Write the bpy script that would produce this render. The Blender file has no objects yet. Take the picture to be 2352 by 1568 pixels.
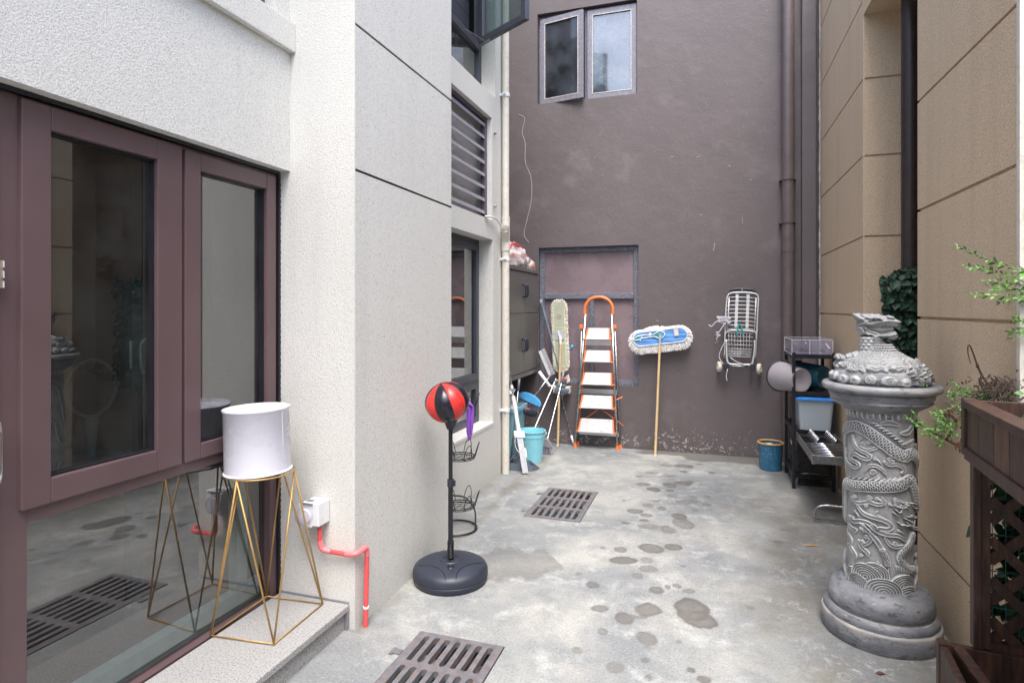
import bpy, math, random
import numpy as np
from mathutils import Vector, Matrix, noise as mnoise
from math import sin, cos, pi, radians, hypot, atan2, asin
random.seed(7)
D = bpy.data
S = bpy.context.scene
COL = S.collection

# ------------------------------------------------------------------ camera
FPX, CX, HY, EYE = 1372., 1176., 708., 1.5
YAW = math.atan(452/FPX)
cam = D.cameras.new('camera'); co = D.objects.new('camera', cam); COL.objects.link(co)
cam.sensor_width = 36; cam.lens = 36*FPX/2352; cam.shift_y = -(784-HY)/2352
cam.clip_start = .02; cam.clip_end = 400
co.location = (0, 0, EYE); co.rotation_euler = (pi/2, 0, YAW)
S.camera = co

# ------------------------------------------------------------------ light
w = D.worlds.new('World'); S.world = w; w.use_nodes = True
nt = w.node_tree; bg = nt.nodes['Background']
sky = nt.nodes.new('ShaderNodeTexSky'); sky.sky_type = 'NISHITA'; sky.sun_disc = False
SUN_EL, SUN_AZ = radians(64), radians(160)      # azimuth clockwise from +Y
sky.sun_elevation = SUN_EL; sky.sun_rotation = SUN_AZ
sky.air_density = 1.0; sky.dust_density = 3.5; sky.ozone_density = 1.0
nt.links.new(sky.outputs[0], bg.inputs[0]); bg.inputs[1].default_value = .15
sun = D.lights.new('sun', 'SUN'); sun.energy = 1.3; sun.angle = radians(40); sun.color = (1, .995, .975)
so = D.objects.new('sun', sun); COL.objects.link(so)
sd = Vector((sin(SUN_AZ)*cos(SUN_EL), cos(SUN_AZ)*cos(SUN_EL), sin(SUN_EL)))
so.rotation_euler = sd.to_track_quat('Z', 'Y').to_euler()
S.view_settings.view_transform = 'Standard'; S.view_settings.look = 'None'
S.view_settings.exposure = 1.72; S.view_settings.gamma = 1
S.render.engine = 'CYCLES'
S.cycles.max_bounces = 10; S.cycles.diffuse_bounces = 5; S.cycles.transparent_max_bounces = 12

# ------------------------------------------------------------------ surveying helpers: a sight line from the photo cut by a real plane
FW = (-sin(YAW), cos(YAW)); RT = (cos(YAW), sin(YAW))
def ray(u, v):
    a = (u-CX)/FPX
    return (FW[0]+a*RT[0], FW[1]+a*RT[1], -(v-HY)/FPX)
def AT(u, v, d):
    q = ray(u, v); return Vector((q[0]*d, q[1]*d, EYE+q[2]*d))
def PX(u, v, x): q = ray(u, v); return AT(u, v, x/q[0])
def PY(u, v, y): q = ray(u, v); return AT(u, v, y/q[1])
def PZ(u, v, z=0.): q = ray(u, v); return AT(u, v, (z-EYE)/q[2])

# ------------------------------------------------------------------ materials
MATS = {}
def newmat(name):
    m = D.materials.new(name); m.use_nodes = True
    MATS[name] = m
    return m, m.node_tree, m.node_tree.nodes['Principled BSDF']
def N(t, typ, **kw):
    n = t.nodes.new(typ)
    for k, v in kw.items():
        if k in n.inputs: n.inputs[k].default_value = v
        else: setattr(n, k, v)
    return n
def noise_n(t, vec, scale, detail=3, rough=.55, dist=0.):
    n = t.nodes.new('ShaderNodeTexNoise'); n.inputs['Scale'].default_value = scale
    n.inputs['Detail'].default_value = detail; n.inputs['Roughness'].default_value = rough
    n.inputs['Distortion'].default_value = dist
    t.links.new(vec, n.inputs['Vector']); return n.outputs['Fac']
def ramp(t, fac, stops, interp='LINEAR'):
    r = t.nodes.new('ShaderNodeValToRGB'); r.color_ramp.interpolation = interp
    e = r.color_ramp.elements
    while len(e) < len(stops): e.new(.5)
    for k, (p, c) in enumerate(stops):
        e[k].position = p; e[k].color = (c[0], c[1], c[2], 1) if hasattr(c, '__len__') else (c, c, c, 1)
    t.links.new(fac, r.inputs[0]); return r.outputs[0]
def mixc(t, a, b, fac, mode='MIX'):
    n = t.nodes.new('ShaderNodeMix'); n.data_type = 'RGBA'; n.blend_type = mode
    for sock, val in ((n.inputs[0], fac), (n.inputs[6], a), (n.inputs[7], b)):
        if hasattr(val, 'is_output'): t.links.new(val, sock)
        elif hasattr(val, '__len__'): sock.default_value = (val[0], val[1], val[2], 1)
        else: sock.default_value = val
    return n.outputs[2]
def mth(t, op, a, b=0.):
    n = t.nodes.new('ShaderNodeMath'); n.operation = op
    for k, v in enumerate((a, b)):
        if hasattr(v, 'is_output'): t.links.new(v, n.inputs[k])
        else: n.inputs[k].default_value = v
    return n.outputs[0]
def bump(t, p, h, strength=.3, dist=.003):
    b = t.nodes.new('ShaderNodeBump'); b.inputs['Strength'].default_value = strength; b.inputs['Distance'].default_value = dist
    t.links.new(h, b.inputs['Height']); t.links.new(b.outputs[0], p.inputs['Normal'])
def objvec(t): return t.nodes.new('ShaderNodeTexCoord').outputs['Object']
def scaled(t, vec, s):
    m = t.nodes.new('ShaderNodeMapping'); m.inputs['Scale'].default_value = s
    t.links.new(vec, m.inputs['Vector']); return m.outputs[0]
def M(name, col, rough=.5, metal=0., var=.12, scale=14, bmp=0., bscale=80, bdist=.002, spec=.5, dirt=None, dirtamt=.0, alpha=1., trans=0., coat=0.):
    m, t, p = newmat(name)
    v = objvec(t)
    n = noise_n(t, v, scale, 4)
    lo = [c*(1-var) for c in col]; hi = [min(1, c*(1+var)) for c in col]
    c = ramp(t, n, [(.3, lo), (.7, hi)])
    if dirt:
        d = noise_n(t, v, scale*2.3, 6, .65)
        f = ramp(t, d, [(.5-.18*dirtamt, 0.), (.72-.2*dirtamt, 1.)])
        c = mixc(t, c, dirt, f)
    t.links.new(c, p.inputs['Base Color'])
    r = ramp(t, n, [(.2, max(0, rough-.08)), (.8, min(1, rough+.08))])
    t.links.new(r, p.inputs['Roughness'])
    p.inputs['Metallic'].default_value = metal
    p.inputs['Specular IOR Level'].default_value = spec
    p.inputs['Alpha'].default_value = alpha
    p.inputs['Transmission Weight'].default_value = trans
    p.inputs['Coat Weight'].default_value = coat
    if bmp: bump(t, p, noise_n(t, v, bscale, 4), bmp, bdist)
    return m
def stucco(name, base, dark, light, warm, scale=150, bstr=.5, streak=0.):
    m, t, p = newmat(name)
    v = objvec(t)
    g = noise_n(t, v, scale, 3, .6)
    dk = noise_n(t, v, scale*.5, 3, .65, .3)
    g2 = noise_n(t, scaled(t, v, (1, 1, 1.0)), scale*.45, 2, .5)
    c = ramp(t, g, [(.30, dark), (.38, [.55*a+.45*b for a, b in zip(dark, base)]), (.47, base), (.6, base), (.72, light)])
    c = mixc(t, c, warm, ramp(t, g2, [(.55, 0.), (.7, .5)]))
    c = mixc(t, c, dark, ramp(t, dk, [(.55, 0.), (.66, .62)]))
    big = noise_n(t, v, 1.3, 4, .6)
    c = mixc(t, c, [b*.86 for b in base], ramp(t, big, [(.45, 0.), (.75, .45)]))
    if streak:
        s = noise_n(t, scaled(t, v, (5, 5, .35)), 1.6, 4, .6)
        c = mixc(t, c, [b*.55 for b in base], ramp(t, s, [(.5, 0.), (.8, streak)]))
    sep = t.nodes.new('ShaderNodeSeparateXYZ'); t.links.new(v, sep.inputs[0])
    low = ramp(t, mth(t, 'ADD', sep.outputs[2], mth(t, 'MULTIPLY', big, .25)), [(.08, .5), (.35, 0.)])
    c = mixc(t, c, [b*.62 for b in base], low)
    t.links.new(c, p.inputs['Base Color']); p.inputs['Roughness'].default_value = .9
    p.inputs['Specular IOR Level'].default_value = .25
    h = mth(t, 'ADD', g, mth(t, 'MULTIPLY', g2, 1.6))
    bump(t, p, h, bstr, .006)
    return m
stucco('cream_stucco', (.685, .685, .65), (.26, .255, .25), (.80, .795, .78), (.66, .60, .52), 300, .28, .15)
stucco('tan_stucco', (.62, .49, .34), (.25, .18, .13), (.76, .64, .50), (.62, .38, .25), 260, .38, .34)
# brown painted render with salt specks at the foot
m, t, p = newmat('brown_render')
v = objvec(t); big = noise_n(t, v, .9, 5, .6); st = noise_n(t, scaled(t, v, (3.5, 1, .3)), 1.5, 4)
c = ramp(t, big, [(.3, (.098, .081, .083)), (.7, (.128, .106, .108))])
c = mixc(t, c, (.21, .18, .185), ramp(t, noise_n(t, v, 2.7, 3), [(.58, 0.), (.8, .5)]))
c = mixc(t, c, (.105, .085, .088), ramp(t, st, [(.52, 0.), (.8, .35)]))
sep = t.nodes.new('ShaderNodeSeparateXYZ'); t.links.new(v, sep.inputs[0])
zz = sep.outputs[2]
thr = ramp(t, mth(t, 'ADD', zz, mth(t, 'MULTIPLY', noise_n(t, v, 2.2, 3), .35)), [(.18, 1.), (.45, .82), (.75, .45), (1., 0.)])
sp = noise_n(t, v, 42, 3, .6)
mask = mth(t, 'MULTIPLY', ramp(t, mth(t, 'MULTIPLY', mth(t, 'ADD', mth(t, 'MULTIPLY', sp, .62), mth(t, 'MULTIPLY', noise_n(t, v, 13, 6, .75), .42)), thr), [(.545, 0.), (.56, 1.)]), ramp(t, noise_n(t, v, 3.2, 3), [(.40, .0), (.52, 1.)]))
tiny = ramp(t, noise_n(t, v, 90, 1), [(.775, 0.), (.79, .7)])
c = mixc(t, c, (.36, .345, .335), mask); c = mixc(t, c, (.45, .43, .42), tiny)
foot = ramp(t, mth(t, 'ADD', zz, mth(t, 'MULTIPLY', noise_n(t, v, 12, 4), .05)), [(.035, .75), (.075, 0.)])
c = mixc(t, c, (.10, .085, .075), foot)
t.links.new(c, p.inputs['Base Color']); p.inputs['Roughness'].default_value = .62
bump(t, p, mth(t, 'ADD', noise_n(t, v, 55, 5, .65), mth(t, 'MULTIPLY', noise_n(t, v, 7, 3), 2.5)), .35, .006)
# concrete
m, t, p = newmat('concrete')
v = objvec(t)
at = t.nodes.new('ShaderNodeAttribute'); at.attribute_name = 'wet'; wet = at.outputs['Fac']
at2 = t.nodes.new('ShaderNodeAttribute'); at2.attribute_name = 'worn'; worn = at2.outputs['Fac']
b1 = noise_n(t, v, 1.1, 6, .6, .6); b2 = noise_n(t, v, 4.5, 7, .65, .4); b3 = noise_n(t, v, 38, 5, .7)
c = ramp(t, b1, [(.36, (.165, .178, .187)), (.46, (.225, .236, .238)), (.55, (.278, .285, .275)), (.64, (.355, .354, .332))])
c = mixc(t, c, (.18, .193, .205), ramp(t, b2, [(.5, 0.), (.62, .55)]))
c = mixc(t, c, (.42, .43, .42), ramp(t, noise_n(t, v, 5.5, 8, .72, .2), [(.52, 0.), (.66, .65)]))
c = mixc(t, c, (.40, .37, .31), ramp(t, noise_n(t, v, 2.3, 5, .6), [(.55, 0.), (.75, .4)]))
c = mixc(t, c, (.17, .17, .165), ramp(t, b3, [(.55, 0.), (.7, .5)]))
hf = noise_n(t, v, 95, 5, .75)
c = mixc(t, c, mixc(t, c, ramp(t, hf, [(.3, .55), (.5, 1.), (.7, 1.)]), 1., 'MULTIPLY'), .9)
c = mixc(t, c, (.44, .44, .43), ramp(t, hf, [(.56, 0.), (.7, .55)]))
flake = mth(t, 'MULTIPLY', ramp(t, noise_n(t, v, 17, 9, .78, 1.2), [(.53, 0.), (.58, 1.)]), ramp(t, noise_n(t, v, 3.1, 4, .6), [(.45, 0.), (.62, 1.)]))
wf = mth(t, 'MULTIPLY', flake, worn)
c = mixc(t, c, (.135, .122, .095), mth(t, 'MULTIPLY', worn, mth(t, 'MULTIPLY', ramp(t, noise_n(t, v, 2.6, 6, .65), [(.35, .25), (.6, 1.)]), .75)))
c = mixc(t, c, (.42, .42, .41), mth(t, 'MULTIPLY', wf, .7))
moss = ramp(t, noise_n(t, v, 14, 6, .7), [(.6, 0.), (.68, 1.)])
c = mixc(t, c, (.15, .16, .08), mth(t, 'MULTIPLY', mth(t, 'MULTIPLY', moss, worn), .6))
c = mixc(t, c, mixc(t, (.092, .085, .076), (.135, .124, .112), ramp(t, b2, [(.4, 0.), (.62, 1.)])), mth(t, 'MULTIPLY', wet, mth(t, 'ADD', .7, mth(t, 'MULTIPLY', b3, .35))))
vo = t.nodes.new('ShaderNodeTexVoronoi'); vo.feature = 'DISTANCE_TO_EDGE'; vo.inputs['Scale'].default_value = 1.7
wv = t.nodes.new('ShaderNodeVectorMath'); wv.operation = 'ADD'
nn = t.nodes.new('ShaderNodeTexNoise'); nn.inputs['Scale'].default_value = 3.; nn.inputs['Detail'].default_value = 6; t.links.new(v, nn.inputs['Vector'])
t.links.new(v, wv.inputs[0]); t.links.new(nn.outputs['Color'], wv.inputs[1]); t.links.new(wv.outputs[0], vo.inputs['Vector'])
crack = ramp(t, vo.outputs['Distance'], [(0., 1.), (.004, 0.)])
crack = mth(t, 'MULTIPLY', crack, ramp(t, noise_n(t, v, 1.9, 2), [(.52, 0.), (.62, .55)]))
c = mixc(t, c, (.16, .155, .15), crack)
t.links.new(c, p.inputs['Base Color'])
t.links.new(mixc(t, ramp(t, b2, [(.4, .62), (.7, .85)]), (.38, .38, .38), wet), p.inputs['Roughness'])
bump(t, p, mth(t, 'ADD', mth(t, 'ADD', b3, mth(t, 'MULTIPLY', b2, 2.)), mth(t, 'MULTIPLY', wf, .8)), .25, .008)
# granite
m, t, p = newmat('granite')
v = objvec(t); g = noise_n(t, v, 170, 2, .6)
c = ramp(t, g, [(.33, (.12, .12, .125)), (.39, (.22, .22, .22)), (.46, (.33, .33, .325)), (.7, (.42, .415, .405))])
c = mixc(t, c, (.5, .45, .38), ramp(t, noise_n(t, v, 60, 2), [(.6, 0.), (.7, .4)]))
t.links.new(c, p.inputs['Base Color']); p.inputs['Roughness'].default_value = .55; bump(t, p, g, .15, .002)
# carved stone, patina driven by an attribute of the carving
m, t, p = newmat('carved_stone')
v = objvec(t)
at = t.nodes.new('ShaderNodeAttribute'); at.attribute_name = 'patina'; pa = at.outputs['Fac']
n1 = noise_n(t, v, 9, 6, .65); n2 = noise_n(t, v, 45, 6, .7)
c = ramp(t, n1, [(.32, (.20, .207, .22)), (.5, (.31, .315, .32)), (.68, (.43, .43, .42))])
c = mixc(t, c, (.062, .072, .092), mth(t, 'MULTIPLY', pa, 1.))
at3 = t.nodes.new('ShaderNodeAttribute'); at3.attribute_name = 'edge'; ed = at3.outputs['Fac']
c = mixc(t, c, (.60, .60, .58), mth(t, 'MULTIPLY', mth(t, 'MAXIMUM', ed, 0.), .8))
c = mixc(t, c, (.09, .095, .105), mth(t, 'MULTIPLY', mth(t, 'MAXIMUM', mth(t, 'MULTIPLY', ed, -1.), 0.), .8))  # wear plus relief shading put into the colour: hollows darker, raised edges lighter
c = mixc(t, c, (.13, .135, .14), ramp(t, n2, [(.6, 0.), (.75, .35)]))
c = mixc(t, c, (.52, .51, .48), ramp(t, noise_n(t, v, 30, 5), [(.62, 0.), (.75, .45)]))
t.links.new(c, p.inputs['Base Color']); p.inputs['Roughness'].default_value = .72
bump(t, p, mth(t, 'ADD', n2, n1), .4, .004)
m, t, p = newmat('turned_stone')
v = objvec(t); n1 = noise_n(t, scaled(t, v, (1, 1, 2.4)), 7, 7, .65); n2 = noise_n(t, v, 60, 5, .7)
at = t.nodes.new('ShaderNodeAttribute'); at.attribute_name = 'patina'; pa = at.outputs['Fac']
c = ramp(t, n1, [(.28, (.075, .083, .10)), (.46, (.17, .178, .20)), (.6, (.22, .225, .24)), (.74, (.36, .36, .37))])
c = mixc(t, c, (.055, .06, .065), ramp(t, noise_n(t, scaled(t, v, (1, 1, 3.)), 16, 6, .7), [(.54, 0.), (.62, .8)]))
c = mixc(t, c, (.45, .45, .45), ramp(t, noise_n(t, scaled(t, v, (1, 1, 4.)), 22, 5, .7), [(.60, 0.), (.68, .6)]))
c = mixc(t, c, (.50, .46, .40), pa)
c = mixc(t, c, (.13, .13, .13), ramp(t, n2, [(.55, 0.), (.75, .4)]))
t.links.new(c, p.inputs['Base Color']); p.inputs['Roughness'].default_value = .46; bump(t, p, mth(t, 'ADD', n2, n1), .5, .004)
# glass sheets: clear / reflective mix
def glass(name, tint, f0=.09, rough=.0, haze=0., hazecol=(.5, .52, .56)):
    m, t, p = newmat(name)
    t.nodes.remove(p); out = t.nodes['Material Output']
    tr = t.nodes.new('ShaderNodeBsdfTransparent'); tr.inputs[0].default_value = (*tint, 1)
    gl = t.nodes.new('ShaderNodeBsdfGlossy'); gl.inputs['Roughness'].default_value = rough
    fr = t.nodes.new('ShaderNodeFresnel'); fr.inputs['IOR'].default_value = 1.5
    gm_ = t.nodes.new('ShaderNodeNewGeometry')
    fac = mth(t, 'MINIMUM', mth(t, 'ADD', mth(t, 'MULTIPLY', fr.outputs[0], 1.25), f0), 1.)
    fac = mth(t, 'MULTIPLY', fac, mth(t, 'SUBTRACT', 1., gm_.outputs['Backfacing']))
    mx = t.nodes.new('ShaderNodeMixShader'); t.links.new(fac, mx.inputs[0]); t.links.new(tr.outputs[0], mx.inputs[1]); t.links.new(gl.outputs[0], mx.inputs[2])
    res = mx.outputs[0]
    if haze:
        v = objvec(t); df = t.nodes.new('ShaderNodeBsdfDiffuse'); df.inputs[0].default_value = (*hazecol, 1)
        hz = ramp(t, mth(t, 'ADD', mth(t, 'MULTIPLY', noise_n(t, v, 4.5, 5, .6), .75), mth(t, 'MULTIPLY', noise_n(t, v, 60, 3), .25)), [(.38, haze*.15), (.66, haze)])
        m2 = t.nodes.new('ShaderNodeMixShader'); t.links.new(hz, m2.inputs[0]); t.links.new(res, m2.inputs[1]); t.links.new(df.outputs[0], m2.inputs[2]); res = m2.outputs[0]
    t.links.new(res, out.inputs[0]); return m
glass('window_glass', (.60, .68, .68), .19, .0, .045, (.42, .44, .44))
glass('dark_glass', (.7, .8, .85), .16, .02)
glass('dusty_glass', (.6, .65, .7), .12, .05, .42, (.32, .35, .40))
glass('grimy_glass', (.35, .4, .45), .03, .05, .22, (.25, .28, .33))
glass('bright_glass', (.5, .55, .6), .22, .06, .62, (.36, .40, .46))
glass('clear_plastic', (.93, .92, .96), .03, .08, .16, (.8, .8, .9))
M('frosted_plastic', (.42, .48, .52), .35, var=.05, scale=3, alpha=.82)
glass('bag_film', (.95, .95, .97), .06, .15, .85, (.85, .85, .88))
M('window_brown', (.112, .072, .076), .36, var=.07, scale=4, bmp=.04, bscale=300)
M('black_gasket', (.012, .013, .017), .4, bmp=.3, bscale=60)
M('dark_frame', (.048, .053, .07), .4, var=.1)
M('worn_frame', (.19, .185, .22), .5, dirt=(.62, .62, .62), dirtamt=-.35, scale=30)
M('shutter_panel', (.20, .155, .17), .28, var=.16, scale=3.5, bmp=.1, bscale=8)
M('shutter_frame', (.105, .115, .15), .45, dirt=(.5, .5, .52), dirtamt=-.1, scale=40)
M('louvre_metal', (.36, .34, .39), .42, metal=.2, var=.1)
M('louvre_frame', (.085, .075, .10), .45)
M('steel', (.56, .57, .59), .28, metal=.95, var=.12, scale=30)
M('worn_steel', (.34, .35, .36), .36, metal=.85, var=.2, scale=30, dirt=(.12, .1, .08), dirtamt=.0)
M('chrome', (.75, .76, .78), .12, metal=1.)
M('cream_pvc', (.64, .61, .54), .35, var=.05, dirt=(.45, .40, .33), dirtamt=-.2)
M('brown_pvc', (.115, .09, .09), .42, var=.1)
M('dark_pvc', (.035, .024, .022), .4, var=.2)
M('white_plastic', (.72, .73, .75), .3, var=.03)
M('grey_plastic', (.22, .22, .25), .42)
M('slate_plastic', (.12, .15, .19), .4)
M('white_enamel', (.68, .68, .76), .28, var=.03, scale=5)
M('gold_wire', (.43, .27, .095), .38, metal=.35, var=.15)
M('red_pvc', (.72, .085, .09), .35, var=.08, scale=40)
M('pink_pvc', (.78, .19, .20), .35, var=.08, scale=40)
M('pale_wire', (.62, .63, .64), .35, metal=.2)
M('black_plastic', (.022, .027, .042), .48, var=.15, bmp=.25, bscale=260, bdist=.0015)
M('black_metal', (.02, .021, .026), .38, metal=.3)
M('black_leather', (.012, .012, .02), .22, var=.2, bmp=.15, bscale=30)
M('red_leather', (.62, .035, .03), .30, var=.1, bmp=.15, bscale=30)
M('seam', (.10, .02, .02), .6)
M('purple_cloth', (.20, .07, .40), .85, var=.2, bmp=.5, bscale=90)
M('racket_grey', (.16, .17, .17), .6)
M('drain_rock', (.16, .15, .14), .8, var=.5, scale=18)
M('cast_iron', (.155, .155, .17), .5, metal=.15, var=.25, scale=25, dirt=(.27, .12, .065), dirtamt=-.12, bmp=.5, bscale=90)
M('pit', (.05, .05, .045), .8, var=.5, scale=12, dirt=(.16, .09, .05), dirtamt=.5)
M('teal_paint', (.16, .52, .48), .35, var=.3, dirt=(.05, .08, .07), dirtamt=.0)
M('cabinet_metal', (.125, .12, .112), .38, metal=.1, var=.12, scale=3)
M('sky_plastic', (.23, .58, .68), .35, var=.06)
M('bin_plastic', (.20, .42, .50), .4, var=.08)
M('blue_plastic', (.08, .36, .68), .4)
M('ochre_plastic', (.62, .35, .13), .4)
M('navy_plastic', (.025, .13, .23), .4, dirt=(.3, .42, .5), dirtamt=-.25, scale=25)
M('bristle', (.27, .27, .32), .8, var=.4, scale=120)
M('bamboo', (.62, .44, .24), .42, var=.15, scale=8)
M('mop_yarn', (.76, .74, .73), .95, var=.12, scale=60, bmp=.8, bscale=120)
M('cream_yarn', (.66, .62, .56), .95, var=.15, scale=60, bmp=.8, bscale=120)
M('olive_cloth', (.36, .37, .29), .85, var=.08, bmp=.2, bscale=200)
M('lime_trim', (.56, .60, .34), .7)
M('blue_cloth', (.115, .30, .66), .8, var=.08, bmp=.2, bscale=200)
M('teal_cloth', (.03, .32, .32), .7)
M('white_cloth', (.74, .74, .76), .8)
M('ink', (.10, .11, .10), .7)
M('orange_plastic', (.80, .20, .055), .4, var=.06)
M('aluminium', (.66, .67, .69), .36, metal=.6, var=.06)
M('ladder_tread', (.70, .71, .72), .4, metal=.15, var=.05, dirt=(.4, .4, .4), dirtamt=-.3)
M('tyre', (.60, .55, .45), .8, bmp=.4)
M('twine', (.62, .60, .66), .9)
M('taupe_plastic', (.34, .31, .33), .45, var=.04)
M('teal_bucket', (.02, .14, .22), .42, dirt=(.5, .22, .06), dirtamt=-.15, scale=10)
M('lid_blue', (.03, .22, .62), .45)
M('dark_box', (.03, .028, .027), .3, var=.4)
M('rust_board', (.22, .09, .04), .5, var=.5, scale=6)
M('soil', (.03, .022, .016), .95, var=.5, scale=40, bmp=1., bscale=60, bdist=.01)
M('leaf_bright', (.095, .235, .04), .5, var=.45, scale=25)
M('leaf_mid', (.07, .19, .035), .5, var=.35, scale=25)
M('leaf_dark', (.02, .055, .028), .5, var=.4, scale=15)
M('leaf_dry', (.10, .04, .025), .8, var=.4, scale=30)
M('stem_green', (.16, .25, .07), .6)
M('twig', (.05, .034, .026), .85, var=.3, scale=40)
M('mesh_green', (.02, .13, .09), .5)
M('pebble', (.30, .27, .24), .8)
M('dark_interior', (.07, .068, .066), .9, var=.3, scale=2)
M('interior_pale', (.70, .74, .73), .6)
M('interior_wood', (.12, .07, .04), .6)
M('sealant', (.55, .52, .48), .7, var=.3, scale=60)
M('scratch', (.34, .31, .32), .9)
m, t, p = newmat('aged_wood')
v = objvec(t); gr = noise_n(t, scaled(t, v, (18, 18, 2.2)), 3, 5, .6, .4)
c = ramp(t, gr, [(.3, (.015, .009, .008)), (.5, (.045, .021, .014)), (.74, (.11, .045, .021))])
c = mixc(t, c, (.085, .068, .065), ramp(t, noise_n(t, v, 11, 5), [(.55, 0.), (.75, .4)]))
t.links.new(c, p.inputs['Base Color']); p.inputs['Roughness'].default_value = .55; bump(t, p, gr, .4, .004)

m, t, p = newmat('warm_wood')
v = objvec(t); gr = noise_n(t, scaled(t, v, (18, 18, 2.2)), 3, 5, .6, .4)
c = ramp(t, gr, [(.3, (.03, .014, .010)), (.5, (.085, .034, .018)), (.72, (.17, .065, .03))])
t.links.new(c, p.inputs['Base Color']); p.inputs['Roughness'].default_value = .5; bump(t, p, gr, .4, .004)

# ------------------------------------------------------------------ mesh builder
class B:
    def __init__(s): s.v = []; s.f = []; s.mi = []; s.cur = 0
    def add(s, verts, faces):
        o = len(s.v); s.v += [tuple(a) for a in verts]
        for f in faces: s.f.append(tuple(i+o for i in f)); s.mi.append(s.cur)
        return s
    def box(s, a, b):
        x0, x1 = sorted((a[0], b[0])); y0, y1 = sorted((a[1], b[1])); z0, z1 = sorted((a[2], b[2]))
        return s.add([(x0, y0, z0), (x1, y0, z0), (x1, y1, z0), (x0, y1, z0), (x0, y0, z1), (x1, y0, z1), (x1, y1, z1), (x0, y1, z1)],
              [(0, 3, 2, 1), (4, 5, 6, 7), (0, 1, 5, 4), (1, 2, 6, 5), (2, 3, 7, 6), (3, 0, 4, 7)])
    def obox(s, o, ux, uy, uz):
        o = Vector(o); ux, uy, uz = Vector(ux), Vector(uy), Vector(uz)
        if ux.cross(uy).dot(uz) < 0: ux, uy = uy, ux
        P = [o, o+ux, o+ux+uy, o+uy]; P += [q+uz for q in P]
        return s.add(P, [(0, 3, 2, 1), (4, 5, 6, 7), (0, 1, 5, 4), (1, 2, 6, 5), (2, 3, 7, 6), (3, 0, 4, 7)])
    def bar(s, a, b, wd, th, up=(0, 0, 1)):
        a, b = Vector(a), Vector(b); d = b-a; side = d.cross(Vector(up))
        if side.length < 1e-6: side = d.cross(Vector((1, 0, 0)))
        side.normalize(); n = side.cross(d).normalized()
        return s.obox(a-side*wd/2-n*th/2, side*wd, n*th, d)
    def tube(s, pts, r, seg=8, closed=False, cap=True, flat=1.):
        pts = [Vector(p) for p in pts]; n = len(pts); rs = r if hasattr(r, '__len__') else [r]*n
        V = []; ref = None
        for i, p_ in enumerate(pts):
            if closed: t_ = pts[(i+1) % n]-pts[i-1]
            else: t_ = pts[min(i+1, n-1)]-pts[max(i-1, 0)]
            if t_.length < 1e-9: t_ = Vector((0, 0, 1))
            t_.normalize()
            if ref is None:
                ref = Vector((0, 0, 1)) if abs(t_.z) < .9 else Vector((1, 0, 0))
            a = ref - t_*ref.dot(t_)
            if a.length < 1e-4: a = t_.orthogonal()
            a.normalize(); ref = a; b = t_.cross(a)
            for k in range(seg):
                an = 2*pi*k/seg; V.append(p_+(a*cos(an)+b*sin(an)*flat)*rs[i])
        F = []
        for i in range(n if closed else n-1):
            j = (i+1) % n
            for k in range(seg):
                F.append((i*seg+k, i*seg+(k+1) % seg, j*seg+(k+1) % seg, j*seg+k))
        if cap and not closed: F.append(tuple(range(seg-1, -1, -1))); F.append(tuple((n-1)*seg+k for k in range(seg)))
        return s.add(V, F)
    def lathe(s, prof, c=(0, 0, 0), seg=32, mat=None, a0=0., a1=2*pi, close=True):
        c = Vector(c); V = []; n = len(prof)
        full = abs(a1-a0-2*pi) < 1e-6; m_ = seg if full else seg+1
        for k in range(m_):
            an = a0+(a1-a0)*k/seg
            for r, z in prof:
                q = Vector((r*cos(an), r*sin(an), z))
                V.append((mat @ q if mat else q)+c)
        F = []
        for k in range(seg):
            k2 = (k+1) % m_
            for i in range(n-1): F.append((k*n+i, k2*n+i, k2*n+i+1, k*n+i+1))
        return s.add(V, F)
    def poly(s, pts): return s.add(pts, [tuple(range(len(pts)))])
    def prism(s, pts, ext):
        ext = Vector(ext); n = len(pts); P = [Vector(p_) for p_ in pts]
        return s.add(P+[p_+ext for p_ in P], [tuple(range(n-1, -1, -1)), tuple(range(n, 2*n))]+[(i, (i+1) % n, n+(i+1) % n, n+i) for i in range(n)])
    def ball(s, c, r, seg=10, sq=(1, 1, 1)):
        n = seg//2+1; pr_ = [(r*sin(pi*i/n)*1., -r*cos(pi*i/n)) for i in range(n+1)]
        return s.lathe([(a, b) for a, b in pr_], c, seg, Matrix.Diagonal(Vector(sq)))
    def leaf(s, p_, d, size, wid=.45, fold=.25, nrm=None):
        p_ = Vector(p_); d = Vector(d).normalized(); up = nrm or Vector((random.uniform(-1, 1), random.uniform(-1, 1), random.uniform(.2, 1)))
        sd_ = d.cross(up)
        if sd_.length < 1e-3: sd_ = d.orthogonal()
        sd_.normalize(); n = sd_.cross(d)
        a = p_+d*size*.38; tip = p_+d*size-n*size*.15; b_ = p_+d*size*.72
        L1 = a+sd_*size*wid*.5+n*size*fold*.3; R1 = a-sd_*size*wid*.5+n*size*fold*.3
        L2 = b_+sd_*size*wid*.32+n*size*fold*.1; R2 = b_-sd_*size*wid*.32+n*size*fold*.1
        return s.add([p_, L1, a, R1, L2, b_, R2, tip], [(0, 2, 1), (0, 3, 2), (1, 2, 5, 4), (2, 3, 6, 5), (4, 5, 7), (5, 6, 7)])
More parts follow.
